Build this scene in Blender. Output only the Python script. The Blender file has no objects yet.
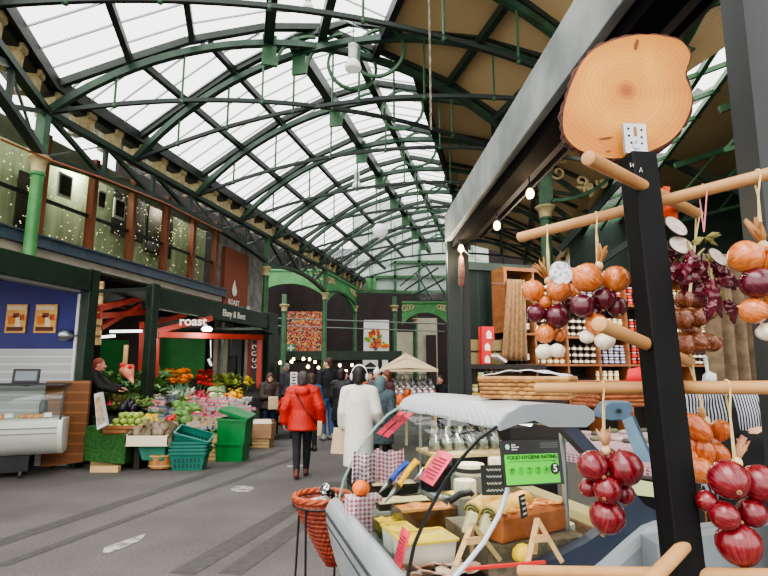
import bpy, bmesh, math, random
from mathutils import Matrix, Vector, Euler, Quaternion
random.seed(7)
PI = math.pi
scene = bpy.context.scene
col = scene.collection
# ------------------------------------------------------------------ camera model
F = 530.0
HC = 1.55
TH = math.atan(85 / 530)
AZ_A = math.radians(13.1)     # far length of the market hall
AZ_B = math.radians(-15.0)    # near length of the hall
AZ_S = math.radians(-16.0)    # deli stall
MA = Matrix.Rotation(-AZ_A, 4, 'Z')
MBN = Matrix.Rotation(-AZ_B, 4, 'Z')
MS = Matrix.Rotation(-AZ_S, 4, 'Z')
I4 = Matrix.Identity(4)


def ray(px, py):
    cx = (px - 384) / F
    cy = (288 - py) / F
    return cx, math.cos(TH) - cy * math.sin(TH), math.sin(TH) + cy * math.cos(TH)


def P(px, py, d):
    x, y, z = ray(px, py)
    t = d / y
    return Vector((x * t, d, HC + z * t))


def G(px, py, z=0.0):
    x, y, zz = ray(px, py)
    t = (z - HC) / zz
    return Vector((x * t, y * t, z))


def uv(x, y, a):
    return x * math.cos(a) - y * math.sin(a), x * math.sin(a) + y * math.cos(a)


def PU(px, py, u, a=AZ_A):
    x, y, z = ray(px, py)
    uu, vv = uv(x, y, a)
    t = u / uu
    return Vector((u, vv * t, HC + z * t))


def PV(px, py, v, a=AZ_S):
    x, y, z = ray(px, py)
    uu, vv = uv(x, y, a)
    t = v / vv
    return Vector((uu * t, v, HC + z * t))


def GS(px, py, z, a=AZ_S):
    g = G(px, py, z)
    u, v = uv(g.x, g.y, a)
    return Vector((u, v, z))


cam_d = bpy.data.cameras.new('camera')
cam = bpy.data.objects.new('camera', cam_d)
col.objects.link(cam)
cam.location = (0, 0, HC)
cam.rotation_euler = (PI / 2 + TH, 0, 0)
cam_d.sensor_width = 36
cam_d.lens = F / 768 * 36
cam_d.clip_start = 0.05
cam_d.clip_end = 300
scene.camera = cam

# ------------------------------------------------------------------ materials
_mats = {}


def lin(c):
    c = c / 255.0
    return c / 12.92 if c <= 0.04045 else ((c + 0.055) / 1.055) ** 2.4


def rgb(c):
    return (lin(c[0]), lin(c[1]), lin(c[2]), 1)


def mat(name, c, rough=0.6, metal=0.0, c2=None, scale=8.0, stretch=(1, 1, 1), bump=0.0, bscale=None, spec=0.5,
        emit=0.0, alpha=1.0, trans=0.0, detail=4, lo=0.35, hi=0.65, coat=0.0):
    if name in _mats:
        return _mats[name]
    m = bpy.data.materials.new(name)
    m.use_nodes = True
    nt = m.node_tree
    b = nt.nodes['Principled BSDF']
    b.inputs['Roughness'].default_value = rough
    b.inputs['Metallic'].default_value = metal
    b.inputs['Specular IOR Level'].default_value = spec
    b.inputs['Coat Weight'].default_value = coat
    b.inputs['Base Color'].default_value = rgb(c)
    if c2 is not None or bump:
        tc = nt.nodes.new('ShaderNodeTexCoord')
        mp = nt.nodes.new('ShaderNodeMapping')
        mp.inputs['Scale'].default_value = stretch
        nt.links.new(tc.outputs['Object'], mp.inputs['Vector'])
        nz = nt.nodes.new('ShaderNodeTexNoise')
        nz.inputs['Scale'].default_value = scale
        nz.inputs['Detail'].default_value = detail
        nt.links.new(mp.outputs['Vector'], nz.inputs['Vector'])
        if c2 is not None:
            cr = nt.nodes.new('ShaderNodeValToRGB')
            cr.color_ramp.elements[0].position = lo
            cr.color_ramp.elements[1].position = hi
            cr.color_ramp.elements[0].color = rgb(c)
            cr.color_ramp.elements[1].color = rgb(c2)
            nt.links.new(nz.outputs['Fac'], cr.inputs['Fac'])
            nt.links.new(cr.outputs['Color'], b.inputs['Base Color'])
        if bump:
            n2 = nz
            if bscale:
                n2 = nt.nodes.new('ShaderNodeTexNoise')
                n2.inputs['Scale'].default_value = bscale
                n2.inputs['Detail'].default_value = 3
                nt.links.new(mp.outputs['Vector'], n2.inputs['Vector'])
            bp = nt.nodes.new('ShaderNodeBump')
            bp.inputs['Strength'].default_value = bump
            bp.inputs['Distance'].default_value = 0.02
            nt.links.new(n2.outputs['Fac'], bp.inputs['Height'])
            nt.links.new(bp.outputs['Normal'], b.inputs['Normal'])
    if emit:
        b.inputs['Emission Color'].default_value = rgb(c)
        b.inputs['Emission Strength'].default_value = emit
    if alpha < 1:
        b.inputs['Alpha'].default_value = alpha
    if trans:
        b.inputs['Transmission Weight'].default_value = trans
    _mats[name] = m
    return m


def glass_mat(name, c=(235, 245, 240), clear=0.85, rough=0.05, gloss=0.08):
    """thin sheet glass: mostly straight-through, a fresnel share of reflection"""
    if name in _mats:
        return _mats[name]
    m = bpy.data.materials.new(name)
    m.use_nodes = True
    nt = m.node_tree
    nt.nodes.clear()
    out = nt.nodes.new('ShaderNodeOutputMaterial')
    tr = nt.nodes.new('ShaderNodeBsdfTransparent')
    tr.inputs['Color'].default_value = tuple(x * clear for x in rgb(c)[:3]) + (1,)
    gl = nt.nodes.new('ShaderNodeBsdfGlossy')
    gl.inputs['Roughness'].default_value = rough
    lw = nt.nodes.new('ShaderNodeLayerWeight')
    lw.inputs['Blend'].default_value = 0.25
    mm = nt.nodes.new('ShaderNodeMath')
    mm.operation = 'MULTIPLY_ADD'
    mm.inputs[1].default_value = 0.5
    mm.inputs[2].default_value = gloss * 0.5
    mx = nt.nodes.new('ShaderNodeMixShader')
    nt.links.new(lw.outputs['Fresnel'], mm.inputs[0])
    nt.links.new(mm.outputs[0], mx.inputs['Fac'])
    nt.links.new(tr.outputs[0], mx.inputs[1])
    nt.links.new(gl.outputs[0], mx.inputs[2])
    nt.links.new(mx.outputs[0], out.inputs['Surface'])
    _mats[name] = m
    return m


def roof_glass_mat(name):
    m = bpy.data.materials.new(name)
    m.use_nodes = True
    nt = m.node_tree
    nt.nodes.clear()
    out = nt.nodes.new('ShaderNodeOutputMaterial')
    tr = nt.nodes.new('ShaderNodeBsdfTransparent')
    tr.inputs['Color'].default_value = (0.97, 0.98, 0.98, 1)
    tl = nt.nodes.new('ShaderNodeBsdfTranslucent')
    tl.inputs['Color'].default_value = (0.9, 0.92, 0.93, 1)
    tc = nt.nodes.new('ShaderNodeTexCoord')
    nz = nt.nodes.new('ShaderNodeTexNoise')
    nz.inputs['Scale'].default_value = 0.6
    cr = nt.nodes.new('ShaderNodeValToRGB')
    cr.color_ramp.elements[0].position = 0.35
    cr.color_ramp.elements[1].position = 0.75
    cr.color_ramp.elements[0].color = (0.04, 0.04, 0.04, 1)
    cr.color_ramp.elements[1].color = (0.22, 0.22, 0.22, 1)
    mx = nt.nodes.new('ShaderNodeMixShader')
    nt.links.new(tc.outputs['Object'], nz.inputs['Vector'])
    nt.links.new(nz.outputs['Fac'], cr.inputs['Fac'])
    nt.links.new(cr.outputs['Color'], mx.inputs['Fac'])
    nt.links.new(tr.outputs[0], mx.inputs[1])
    nt.links.new(tl.outputs[0], mx.inputs[2])
    nt.links.new(mx.outputs[0], out.inputs['Surface'])
    return m


def stripe_mat(name, c1, c2, scale, axis='X', rough=0.7, sharp=0.5, bump=0.0, check=False, noise=None):
    """procedural stripes (or gingham checks) in object space"""
    if name in _mats:
        return _mats[name]
    m = bpy.data.materials.new(name)
    m.use_nodes = True
    nt = m.node_tree
    b = nt.nodes['Principled BSDF']
    b.inputs['Roughness'].default_value = rough
    tc = nt.nodes.new('ShaderNodeTexCoord')

    def band(ax):
        w = nt.nodes.new('ShaderNodeTexWave')
        w.bands_direction = ax
        w.inputs['Scale'].default_value = scale
        w.inputs['Distortion'].default_value = 0.0 if not noise else noise
        w.inputs['Detail'].default_value = 1
        nt.links.new(tc.outputs['Object'], w.inputs['Vector'])
        r = nt.nodes.new('ShaderNodeValToRGB')
        r.color_ramp.elements[0].position = max(0, sharp - 0.06)
        r.color_ramp.elements[1].position = min(1, sharp + 0.06)
        nt.links.new(w.outputs['Fac'], r.inputs['Fac'])
        return r.outputs['Color']
    f = band(axis)
    if check:
        g = band('Z' if check == 'XZ' else 'Y')
        mm = nt.nodes.new('ShaderNodeMix')
        mm.data_type = 'RGBA'
        mm.inputs[0].default_value = 0.5
        nt.links.new(f, mm.inputs[6])
        nt.links.new(g, mm.inputs[7])
        f = mm.outputs[2]
    cr = nt.nodes.new('ShaderNodeMix')
    cr.data_type = 'RGBA'
    cr.inputs[6].default_value = rgb(c1)
    cr.inputs[7].default_value = rgb(c2)
    nt.links.new(f, cr.inputs[0])
    nt.links.new(cr.outputs[2], b.inputs['Base Color'])
    if bump:
        bp = nt.nodes.new('ShaderNodeBump')
        bp.inputs['Strength'].default_value = bump
        bp.inputs['Distance'].default_value = 0.01
        nt.links.new(f, bp.inputs['Height'])
        nt.links.new(bp.outputs['Normal'], b.inputs['Normal'])
    _mats[name] = m
    return m


# ------------------------------------------------------------------ mesh builder
class MB:
    def __init__(self, M=I4, mat=None):
        self.v = []
        self.f = []
        self.mi = []
        self.mats = []
        self.M = M.copy()
        self.cur = 0
        if mat:
            self.use(mat)

    def use(self, m):
        if m not in self.mats:
            self.mats.append(m)
        self.cur = self.mats.index(m)
        return self

    def add(self, vs, fs):
        b = len(self.v)
        M = self.M
        for p in vs:
            self.v.append(M @ Vector(p))
        for f in fs:
            self.f.append([b + i for i in f])
            self.mi.append(self.cur)
        return self

    def box(self, c, s, R=None):
        hx, hy, hz = s[0] / 2, s[1] / 2, s[2] / 2
        vs = [Vector((sx * hx, sy * hy, sz * hz)) for sz in (-1, 1) for sy in (-1, 1) for sx in (-1, 1)]
        if R is not None:
            vs = [R @ v for v in vs]
        c = Vector(c)
        vs = [v + c for v in vs]
        return self.add(vs, [(0, 2, 3, 1), (4, 5, 7, 6), (0, 1, 5, 4), (2, 6, 7, 3), (0, 4, 6, 2), (1, 3, 7, 5)])

    def box2(self, a, b):
        c = [(a[i] + b[i]) / 2 for i in range(3)]
        return self.box(c, [abs(a[i] - b[i]) for i in range(3)])

    def frame_of(self, p0, p1, up=(0, 0, 1)):
        d = (Vector(p1) - Vector(p0)).normalized()
        u = Vector(up)
        if abs(d.dot(u)) > 0.98:
            u = Vector((0, 1, 0)) if abs(d.y) < 0.9 else Vector((1, 0, 0))
        x = d.cross(u).normalized()
        z = x.cross(d).normalized()
        return x, d, z

    def bar(self, p0, p1, w, h=None, up=(0, 0, 1)):
        h = h or w
        x, d, z = self.frame_of(p0, p1, up)
        p0, p1 = Vector(p0), Vector(p1)
        vs = []
        for p in (p0, p1):
            for a, b in ((-1, -1), (1, -1), (1, 1), (-1, 1)):
                vs.append(p + x * (a * w / 2) + z * (b * h / 2))
        return self.add(vs, [(3, 2, 1, 0), (4, 5, 6, 7), (0, 1, 5, 4), (1, 2, 6, 5), (2, 3, 7, 6), (3, 0, 4, 7)])

    def strip(self, pts, w, h, up=(0, 0, 1)):
        """rectangular section swept along pts"""
        n = len(pts)
        pts = [Vector(p) for p in pts]
        vs = []
        for i, p in enumerate(pts):
            a = pts[max(i - 1, 0)]
            b = pts[min(i + 1, n - 1)]
            x, d, z = self.frame_of(a, b, up)
            for s, t in ((-1, -1), (1, -1), (1, 1), (-1, 1)):
                vs.append(p + x * (s * w / 2) + z * (t * h / 2))
        fs = [(3, 2, 1, 0), tuple(4 * (n - 1) + k for k in range(4))]
        for i in range(n - 1):
            for k in range(4):
                a, b = 4 * i + k, 4 * i + (k + 1) % 4
                fs.append((a, b, b + 4, a + 4))
        return self.add(vs, fs)

    def tube(self, pts, r, n=8, cap=True):
        pts = [Vector(p) for p in pts]
        m = len(pts)
        rs = r if isinstance(r, (list, tuple)) else [r] * m
        vs = []
        px = None
        for i, p in enumerate(pts):
            d = (pts[min(i + 1, m - 1)] - pts[max(i - 1, 0)]).normalized()
            if px is None:
                u = Vector((0, 0, 1)) if abs(d.z) < 0.9 else Vector((1, 0, 0))
                px = d.cross(u).normalized()
            else:
                px = (px - d * px.dot(d))
                px = px.normalized() if px.length > 1e-6 else d.orthogonal().normalized()
            q = d.cross(px)
            for k in range(n):
                a = 2 * PI * k / n
                vs.append(p + (px * math.cos(a) + q * math.sin(a)) * rs[i])
        fs = []
        for i in range(m - 1):
            for k in range(n):
                a, b = i * n + k, i * n + (k + 1) % n
                fs.append((a, b, b + n, a + n))
        if cap:
            fs.append(tuple(range(n - 1, -1, -1)))
            fs.append(tuple((m - 1) * n + k for k in range(n)))
        return self.add(vs, fs)

    def lathe(self, prof, n=16, M=None, sx=1, sy=1):
        """prof (r, z) list about z"""
        vs = []
        fs = []
        rows = []
        for r, z in prof:
            if r < 1e-6:
                rows.append([len(vs)])
                vs.append(Vector((0, 0, z)))
            else:
                rows.append(list(range(len(vs), len(vs) + n)))
                for k in range(n):
                    a = 2 * PI * k / n
                    vs.append(Vector((r * sx * math.cos(a), r * sy * math.sin(a), z)))
        for i in range(len(rows) - 1):
            A, B = rows[i], rows[i + 1]
            for k in range(n):
                k2 = (k + 1) % n
                if len(A) == 1 and len(B) == 1:
                    continue
                if len(A) == 1:
                    fs.append((A[0], B[k2], B[k]))
                elif len(B) == 1:
                    fs.append((A[k], A[k2], B[0]))
                else:
                    fs.append((A[k], A[k2], B[k2], B[k]))
        if len(rows[0]) > 1:
            fs.append(tuple(reversed(rows[0])))
        if len(rows[-1]) > 1:
            fs.append(tuple(rows[-1]))
        if M is not None:
            vs = [M @ v for v in vs]
        return self.add(vs, fs)

    def ball(self, c, r, n=12, R=None):
        if not isinstance(r, (tuple, list)):
            r = (r, r, r)
        m = max(4, n * 2 // 3)
        prof = [(math.sin(PI * i / m), -math.cos(PI * i / m)) for i in range(m + 1)]
        prof[0] = (0, -1)
        prof[-1] = (0, 1)
        M = Matrix.Translation(c) @ (R.to_4x4() if R is not None else I4) @ Matrix.Diagonal((r[0], r[1], r[2], 1))
        return self.lathe(prof, n, M)

    def capsule(self, p0, r0, p1, r1, n=12):
        p0, p1 = Vector(p0), Vector(p1)
        L = (p1 - p0).length
        q = (p1 - p0).to_track_quat('Z', 'Y').to_matrix().to_4x4()
        prof = [(0, -r0)]
        for i in range(1, 5):
            a = PI / 2 * i / 4
            prof.append((r0 * math.sin(a), -r0 * math.cos(a)))
        for i in range(0, 4):
            a = PI / 2 * i / 4
            prof.append((r1 * math.cos(a), L + r1 * math.sin(a)))
        prof.append((0, L + r1))
        return self.lathe(prof, n, Matrix.Translation(p0) @ q)

    def prism(self, poly, d, M=I4):
        """polygon in local xy extruded along local z by d"""
        n = len(poly)
        vs = [M @ Vector((x, y, 0)) for x, y in poly] + [M @ Vector((x, y, d)) for x, y in poly]
        fs = [tuple(reversed(range(n))), tuple(range(n, 2 * n))]
        for i in range(n):
            j = (i + 1) % n
            fs.append((i, j, j + n, i + n))
        return self.add(vs, fs)

    def quad(self, a, b, c, d):
        return self.add([a, b, c, d], [(0, 1, 2, 3)])

    def loft(self, rings, closed=True, cap=True):
        n = len(rings[0])
        vs = [Vector(p) for r in rings for p in r]
        fs = []
        for i in range(len(rings) - 1):
            for k in range(n if closed else n - 1):
                a, b = i * n + k, i * n + (k + 1) % n
                fs.append((a, b, b + n, a + n))
        if cap and closed:
            fs.append(tuple(reversed(range(n))))
            fs.append(tuple((len(rings) - 1) * n + k for k in range(n)))
        return self.add(vs, fs)

    def eloft(self, secs, n=20):
        """secs: (center, rx, ry)"""
        rings = []
        for c, rx, ry in secs:
            c = Vector(c)
            rings.append([c + Vector((rx * math.cos(2 * PI * k / n), ry * math.sin(2 * PI * k / n), 0)) for k in range(n)])
        return self.loft(rings)

    def grid(self, fn, nu, nv):
        vs = [fn(i / nu, j / nv) for j in range(nv + 1) for i in range(nu + 1)]
        fs = []
        for j in range(nv):
            for i in range(nu):
                a = j * (nu + 1) + i
                fs.append((a, a + 1, a + nu + 2, a + nu + 1))
        return self.add(vs, fs)

    def mesh(self, name, smooth=True, ang=40):
        me = bpy.data.meshes.new(name)
        me.from_pydata([tuple(v) for v in self.v], [], self.f)
        for m in self.mats:
            me.materials.append(m)
        if len(self.mats) > 1:
            me.polygons.foreach_set('material_index', self.mi)
        if smooth:
            me.shade_smooth()
            me.set_sharp_from_angle(angle=math.radians(ang))
        me.update()
        return me

    def build(self, name, parent=None, loc=None, smooth=True, ang=40, bevel=0.0, kind=None, thick=0.0):
        me = self.mesh(name, smooth, ang)
        o = bpy.data.objects.new(name, me)
        col.objects.link(o)
        if parent is not None:
            me.transform(world(parent).inverted())
            o.parent = parent
        else:
            if loc is None:
                xs = [v.x for v in self.v]
                ys = [v.y for v in self.v]
                zs = [v.z for v in self.v]
                loc = ((min(xs) + max(xs)) / 2, (min(ys) + max(ys)) / 2, min(zs))
            me.transform(Matrix.Translation(Vector(loc)).inverted())
            o.location = loc
        if thick:
            md = o.modifiers.new('solid', 'SOLIDIFY')
            md.thickness = thick
            md.offset = 0
        if bevel:
            md = o.modifiers.new('bevel', 'BEVEL')
            md.width = bevel
            md.segments = 2
            md.limit_method = 'ANGLE'
            md.angle_limit = math.radians(50)
        if kind:
            o['kind'] = kind
        return o


def world(o):
    m = Matrix.LocRotScale(o.location, o.rotation_euler, o.scale)
    if o.parent is not None:
        return world(o.parent) @ m
    return m


def tag(o, label, cat, group=None, kind=None):
    o['label'] = label
    o['category'] = cat
    if group:
        o['group'] = group
    if kind:
        o['kind'] = kind
    return o


def thing(name, label, cat, loc=(0, 0, 0), rotz=0.0, group=None, kind=None):
    o = bpy.data.objects.new(name, None)
    o.empty_display_size = 0.1
    col.objects.link(o)
    o.location = loc
    o.rotation_euler = (0, 0, rotz)
    return tag(o, label, cat, group, kind)


def copy_tree(o, parent=None):
    c = o.copy()
    col.objects.link(c)
    if parent is not None:
        c.parent = parent
    for ch in list(o.children):
        copy_tree(ch, c)
    return c


def place_mesh(me, name, M, parent=None, label=None, cat=None, group=None):
    """an object that shares mesh data, placed by a matrix (world)"""
    o = bpy.data.objects.new(name, me)
    col.objects.link(o)
    if parent is not None:
        o.parent = parent
        M = world(parent).inverted() @ M
    o.matrix_basis = M
    if label:
        tag(o, label, cat, group)
    return o


def TRS(loc, rot=(0, 0, 0), s=1.0):
    if not isinstance(s, (tuple, list)):
        s = (s, s, s)
    return Matrix.LocRotScale(Vector(loc), Euler(rot), Vector(s))


def text_obj(body, name, size, M, m, parent=None, extrude=0.002, bold=0.0, align='CENTER', label=None, shear=0.0):
    cu = bpy.data.curves.new('t', 'FONT')
    cu.body = body
    cu.size = size
    cu.extrude = extrude
    cu.offset = bold
    cu.shear = shear
    cu.align_x = align
    cu.align_y = 'CENTER'
    t = bpy.data.objects.new('t', cu)
    col.objects.link(t)
    bpy.context.view_layer.update()
    dg = bpy.context.evaluated_depsgraph_get()
    me = bpy.data.meshes.new_from_object(t.evaluated_get(dg))
    bpy.data.objects.remove(t)
    me.materials.clear()
    me.materials.append(m)
    me.name = name
    o = place_mesh(me, name, M, parent)
    if label:
        o['label'] = label
    return o


def facing(loc, xdir, up=(0, 0, 1)):
    """matrix whose local x runs along xdir, local y up, local z towards the viewer side"""
    x = Vector(xdir).normalized()
    y = Vector(up)
    y = (y - x * y.dot(x)).normalized()
    z = x.cross(y)
    M = Matrix((x, y, z)).transposed().to_4x4()
    M.translation = Vector(loc)
    return M


def blob(mb, name, m, parent, voxel=0.012, smooth=3, sub=False):
    """union of the builder's closed pieces as one continuous smooth skin"""
    me = mb.mesh(name)
    me.materials.clear()
    t = bpy.data.objects.new('tmp', me)
    col.objects.link(t)
    md = t.modifiers.new('r', 'REMESH')
    md.mode = 'VOXEL'
    md.voxel_size = voxel
    if smooth:
        ms = t.modifiers.new('s', 'SMOOTH')
        ms.factor = 0.5
        ms.iterations = smooth
    bpy.context.view_layer.update()
    dg = bpy.context.evaluated_depsgraph_get()
    me2 = bpy.data.meshes.new_from_object(t.evaluated_get(dg))
    bpy.data.objects.remove(t)
    me2.materials.clear()
    me2.materials.append(m)
    me2.shade_smooth()
    me2.name = name
    o = bpy.data.objects.new(name, me2)
    col.objects.link(o)
    if parent is not None:
        me2.transform(world(parent).inverted())
        o.parent = parent
    return o


# palette
green_dark = mat('green_paint_dark', (32, 50, 40), 0.45, c2=(42, 62, 50), scale=3)
green_mid = mat('green_paint_mid', (50, 88, 58), 0.4, c2=(66, 106, 72), scale=4)
green_bright = mat('green_paint_bright', (66, 128, 70), 0.4, c2=(84, 146, 86), scale=3)
green_stall = mat('stall_green_paint', (22, 42, 28), 0.5, c2=(32, 54, 36), scale=3)
green_panel = mat('green_board', (34, 112, 48), 0.6, c2=(44, 126, 56), scale=2)
cream = mat('cream_paint', (200, 186, 140), 0.6, c2=(176, 160, 116), scale=5)
blue_grey = mat('blue_grey_steel', (62, 76, 88), 0.4, c2=(74, 88, 100), scale=3)
black_paint = mat('black_paint', (20, 20, 22), 0.5, c2=(32, 32, 34), scale=4)
mullion = mat('brown_mullion', (104, 58, 36), 0.5, c2=(130, 74, 48), scale=6, stretch=(1, 1, .1))
white_paint = mat('white_paint', (225, 225, 222), 0.5)
steel = mat('steel', (170, 174, 176), 0.3, metal=0.9)
galv = mat('galvanised_sheet', (108, 114, 112), 0.55, metal=0.2, c2=(148, 152, 148), scale=4, detail=8)
red_paint = mat('red_paint', (138, 40, 26), 0.55, c2=(160, 52, 34), scale=3)
wood_pale = mat('pale_wood', (196, 158, 104), 0.55, c2=(214, 180, 128), scale=6, stretch=(1, 1, 12), bump=0.05)
wood_brown = mat('brown_wood', (128, 76, 40), 0.55, c2=(158, 98, 54), scale=5, stretch=(.3, 1, 6))
paper = mat('white_paper', (232, 230, 224), 0.8)
skin = mat('skin', (214, 160, 130), 0.55, c2=(226, 172, 142), scale=10)
# ================================================================== THE SETTING
def asphalt():
    m = bpy.data.materials.new('asphalt')
    m.use_nodes = True
    nt = m.node_tree
    b = nt.nodes['Principled BSDF']
    b.inputs['Roughness'].default_value = 0.75
    tc = nt.nodes.new('ShaderNodeTexCoord')
    n1 = nt.nodes.new('ShaderNodeTexNoise')
    n1.inputs['Scale'].default_value = 0.9
    n1.inputs['Detail'].default_value = 6
    n2 = nt.nodes.new('ShaderNodeTexNoise')
    n2.inputs['Scale'].default_value = 55
    n2.inputs['Detail'].default_value = 2
    n3 = nt.nodes.new('ShaderNodeTexVoronoi')
    n3.inputs['Scale'].default_value = 9
    for n in (n1, n2, n3):
        nt.links.new(tc.outputs['Object'], n.inputs['Vector'])
    c1 = nt.nodes.new('ShaderNodeValToRGB')
    c1.color_ramp.elements[0].position = 0.3
    c1.color_ramp.elements[1].position = 0.7
    c1.color_ramp.elements[0].color = rgb((84, 80, 78))
    c1.color_ramp.elements[1].color = rgb((106, 102, 98))
    c2 = nt.nodes.new('ShaderNodeValToRGB')
    c2.color_ramp.elements[0].position = 0.35
    c2.color_ramp.elements[1].position = 0.7
    c2.color_ramp.elements[0].color = (0.72, 0.72, 0.72, 1)
    c2.color_ramp.elements[1].color = (1.2, 1.2, 1.2, 1)
    mx = nt.nodes.new('ShaderNodeMix')
    mx.data_type = 'RGBA'
    mx.blend_type = 'MULTIPLY'
    mx.inputs[0].default_value = 1
    sp = nt.nodes.new('ShaderNodeValToRGB')      # pale chewing-gum spots
    sp.color_ramp.elements[0].position = 0.02
    sp.color_ramp.elements[1].position = 0.06
    sp.color_ramp.elements[0].color = (1, 1, 1, 1)
    sp.color_ramp.elements[1].color = (0, 0, 0, 1)
    m2 = nt.nodes.new('ShaderNodeMix')
    m2.data_type = 'RGBA'
    m2.inputs[7].default_value = rgb((140, 136, 130))
    nt.links.new(n1.outputs['Fac'], c1.inputs['Fac'])
    nt.links.new(n2.outputs['Fac'], c2.inputs['Fac'])
    nt.links.new(c1.outputs['Color'], mx.inputs[6])
    nt.links.new(c2.outputs['Color'], mx.inputs[7])
    nt.links.new(n3.outputs['Distance'], sp.inputs['Fac'])
    nt.links.new(sp.outputs['Color'], m2.inputs[0])
    nt.links.new(mx.outputs[2], m2.inputs[6])
    nt.links.new(m2.outputs[2], b.inputs['Base Color'])
    bp = nt.nodes.new('ShaderNodeBump')
    bp.inputs['Strength'].default_value = 0.25
    bp.inputs['Distance'].default_value = 0.01
    nt.links.new(n2.outputs['Fac'], bp.inputs['Height'])
    nt.links.new(bp.outputs['Normal'], b.inputs['Normal'])
    return m


fl = MB(mat=asphalt())
fl.box2((-26, -8, -0.2), (26, 48, 0))
floor = fl.build('floor', loc=(0, 0, 0), kind='structure')
tyre = mat('asphalt_tyre_track', (66, 63, 61), 0.7, c2=(78, 75, 73), scale=14)


def track(p0, p1, w):
    a, b = G(*p0), G(*p1)
    d = (b - a).normalized()
    n = Vector((-d.y, d.x, 0)) * w / 2
    m = MB(mat=tyre)
    m.quad(*[p + Vector((0, 0, .003)) for p in (a + n, a - n, b - n, b + n)])
    m.build('tyre_track', parent=floor)


track((-40, 556), (285, 449), .20)
track((0, 566), (300, 456), .12)
track((182, 574), (338, 482), .22)
track((230, 574), (350, 490), .2)
worn = mat('worn_white_road_paint', (176, 172, 164), 0.8, c2=(112, 108, 103), scale=9, lo=.4, hi=.6)


def road_patch(poly, label):
    m = MB(mat=worn)
    pts = [G(*p) + Vector((0, 0, .004)) for p in poly]
    m.add(pts, [tuple(range(len(pts)))])
    tag(m.build('road_marking'), label, 'road marking')


road_patch([(104, 548), (124, 541), (139, 536), (146, 534), (140, 541), (126, 547), (110, 553), (103, 553)],
           'worn white paint patch on the open asphalt, the nearer and longer one')
road_patch([(231, 489), (236, 486.5), (245, 486), (253, 487), (254, 490), (248, 492), (237, 492), (232, 491)],
           'small round worn white paint patch on the asphalt before the green crates')
road_patch([(287, 465.5), (308, 464.5), (309, 466.5), (288, 467.5)],
           'thin worn white line on the asphalt beside the feet of the red jacket')

# ---- roof profile: s runs across the hall from the left eave
S_OFF_A = -9.5
S_OFF_B = -4.26
prof = [(0.1, 7.85), (1.5, 8.68), (2.75, 9.38), (4.5, 10.05), (5.9, 10.3), (7.3, 9.9)]
boards = [(7.3, 9.9), (9.3, 9.3), (10.5, 8.65), (12.6, 7.45)]


def v0(u):
    return (12.22 + .471 * u) / .882


def arc_z(s):
    return 9.65 - 8.33 + math.sqrt(max(8.33 ** 2 - (s - 6) ** 2, 0))


def low_z(s):
    return 7.1 + .95 * (1 - ((s - 6) / 6) ** 2)


V_END = 34.5
rg = roof_glass_mat('roof_glass')
glass = MB(MA, rg)
for (s0, z0), (s1, z1) in zip(prof, prof[1:]):
    u0, u1 = s0 + S_OFF_A, s1 + S_OFF_A
    glass.quad((u0, v0(u0), z0), (u1, v0(u1), z1), (u1, V_END, z1), (u0, V_END, z0))
glass.build('ceiling', loc=(0, 0, 0), smooth=False, kind='structure')
glass = MB(MBN, rg)
for (s0, z0), (s1, z1) in zip(prof, prof[1:]):
    u0, u1 = s0 + S_OFF_B, s1 + S_OFF_B
    glass.quad((u0, 1, z0), (u1, 1, z1), (u1, 12.22, z1), (u0, 12.22, z0))
glass.build('ceiling', loc=(0, 0, 0), smooth=False, kind='structure')
board_m = stripe_mat('ceiling_boards', (186, 160, 118), (202, 176, 132), 5.0, 'Y', rough=.7, sharp=.08)
bd = MB(mat=board_m)
for (s0, z0), (s1, z1) in zip(boards, boards[1:]):
    u0, u1 = s0 + S_OFF_A, s1 + S_OFF_A
    bd.M = MA
    bd.quad((u0, v0(u0), z0), (u1, v0(u1), z1), (u1, V_END, z1), (u0, V_END, z0))
bo = bd.build('ceiling', loc=(0, 0, 0), smooth=False, kind='structure')
bd = MB(mat=board_m)
bd.M = MBN
for (s0, z0), (s1, z1) in zip(boards, boards[1:]):
    u0, u1 = s0 + S_OFF_B, s1 + S_OFF_B
    bd.quad((u0, 1, z0), (u1, 1, z1), (u1, 12.22, z1), (u0, 12.22, z0))
bd.build('ceiling', loc=(0, 0, 0), smooth=False, kind='structure')
# aisle roof to the right of the hall
aisle = MB(MA, board_m)
aisle.quad((2.6, 7, 7.4), (3.4, 7, 7.65), (3.4, 34, 7.65), (2.6, 34, 7.4))
aisle.quad((4.9, 7, 8.1), (12.2, 7, 10.2), (12.2, 34, 10.2), (4.9, 34, 8.1))
aisle.build('ceiling', loc=(0, 0, 0), smooth=False, kind='structure')

bar_m = mat('glazing_bar_grey', (176, 180, 184), 0.5)
purl_m = mat('dark_purlin', (34, 44, 38), 0.5, c2=(48, 58, 50), scale=3)
gb = MB(MA, bar_m)
v = 8.6
while v < V_END:
    for (s0, z0), (s1, z1) in zip(prof, prof[1:]):
        u0, u1 = s0 + S_OFF_A, s1 + S_OFF_A
        if v > max(v0(u0), v0(u1)):
            gb.bar((u0, v, z0 - .03), (u1, v, z1 - .03), .028, .04)
        elif v > v0(u0):
            t = (v - v0(u0)) / (v0(u1) - v0(u0))
            gb.bar((u0, v, z0 - .03), (u0 + (u1 - u0) * t, v, z0 + (z1 - z0) * t - .03), .028, .04)
    v += .56
gb.build('trim_1', loc=(0, 0, 0), smooth=False, kind='structure')
gb = MB(MBN, bar_m)
v = 4.0
while v < 12.1:
    for (s0, z0), (s1, z1) in zip(prof, prof[1:]):
        gb.bar((s0 + S_OFF_B, v, z0 - .03), (s1 + S_OFF_B, v, z1 - .03), .028, .04)
    v += .7
gb.build('trim_2', loc=(0, 0, 0), smooth=False, kind='structure')


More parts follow.
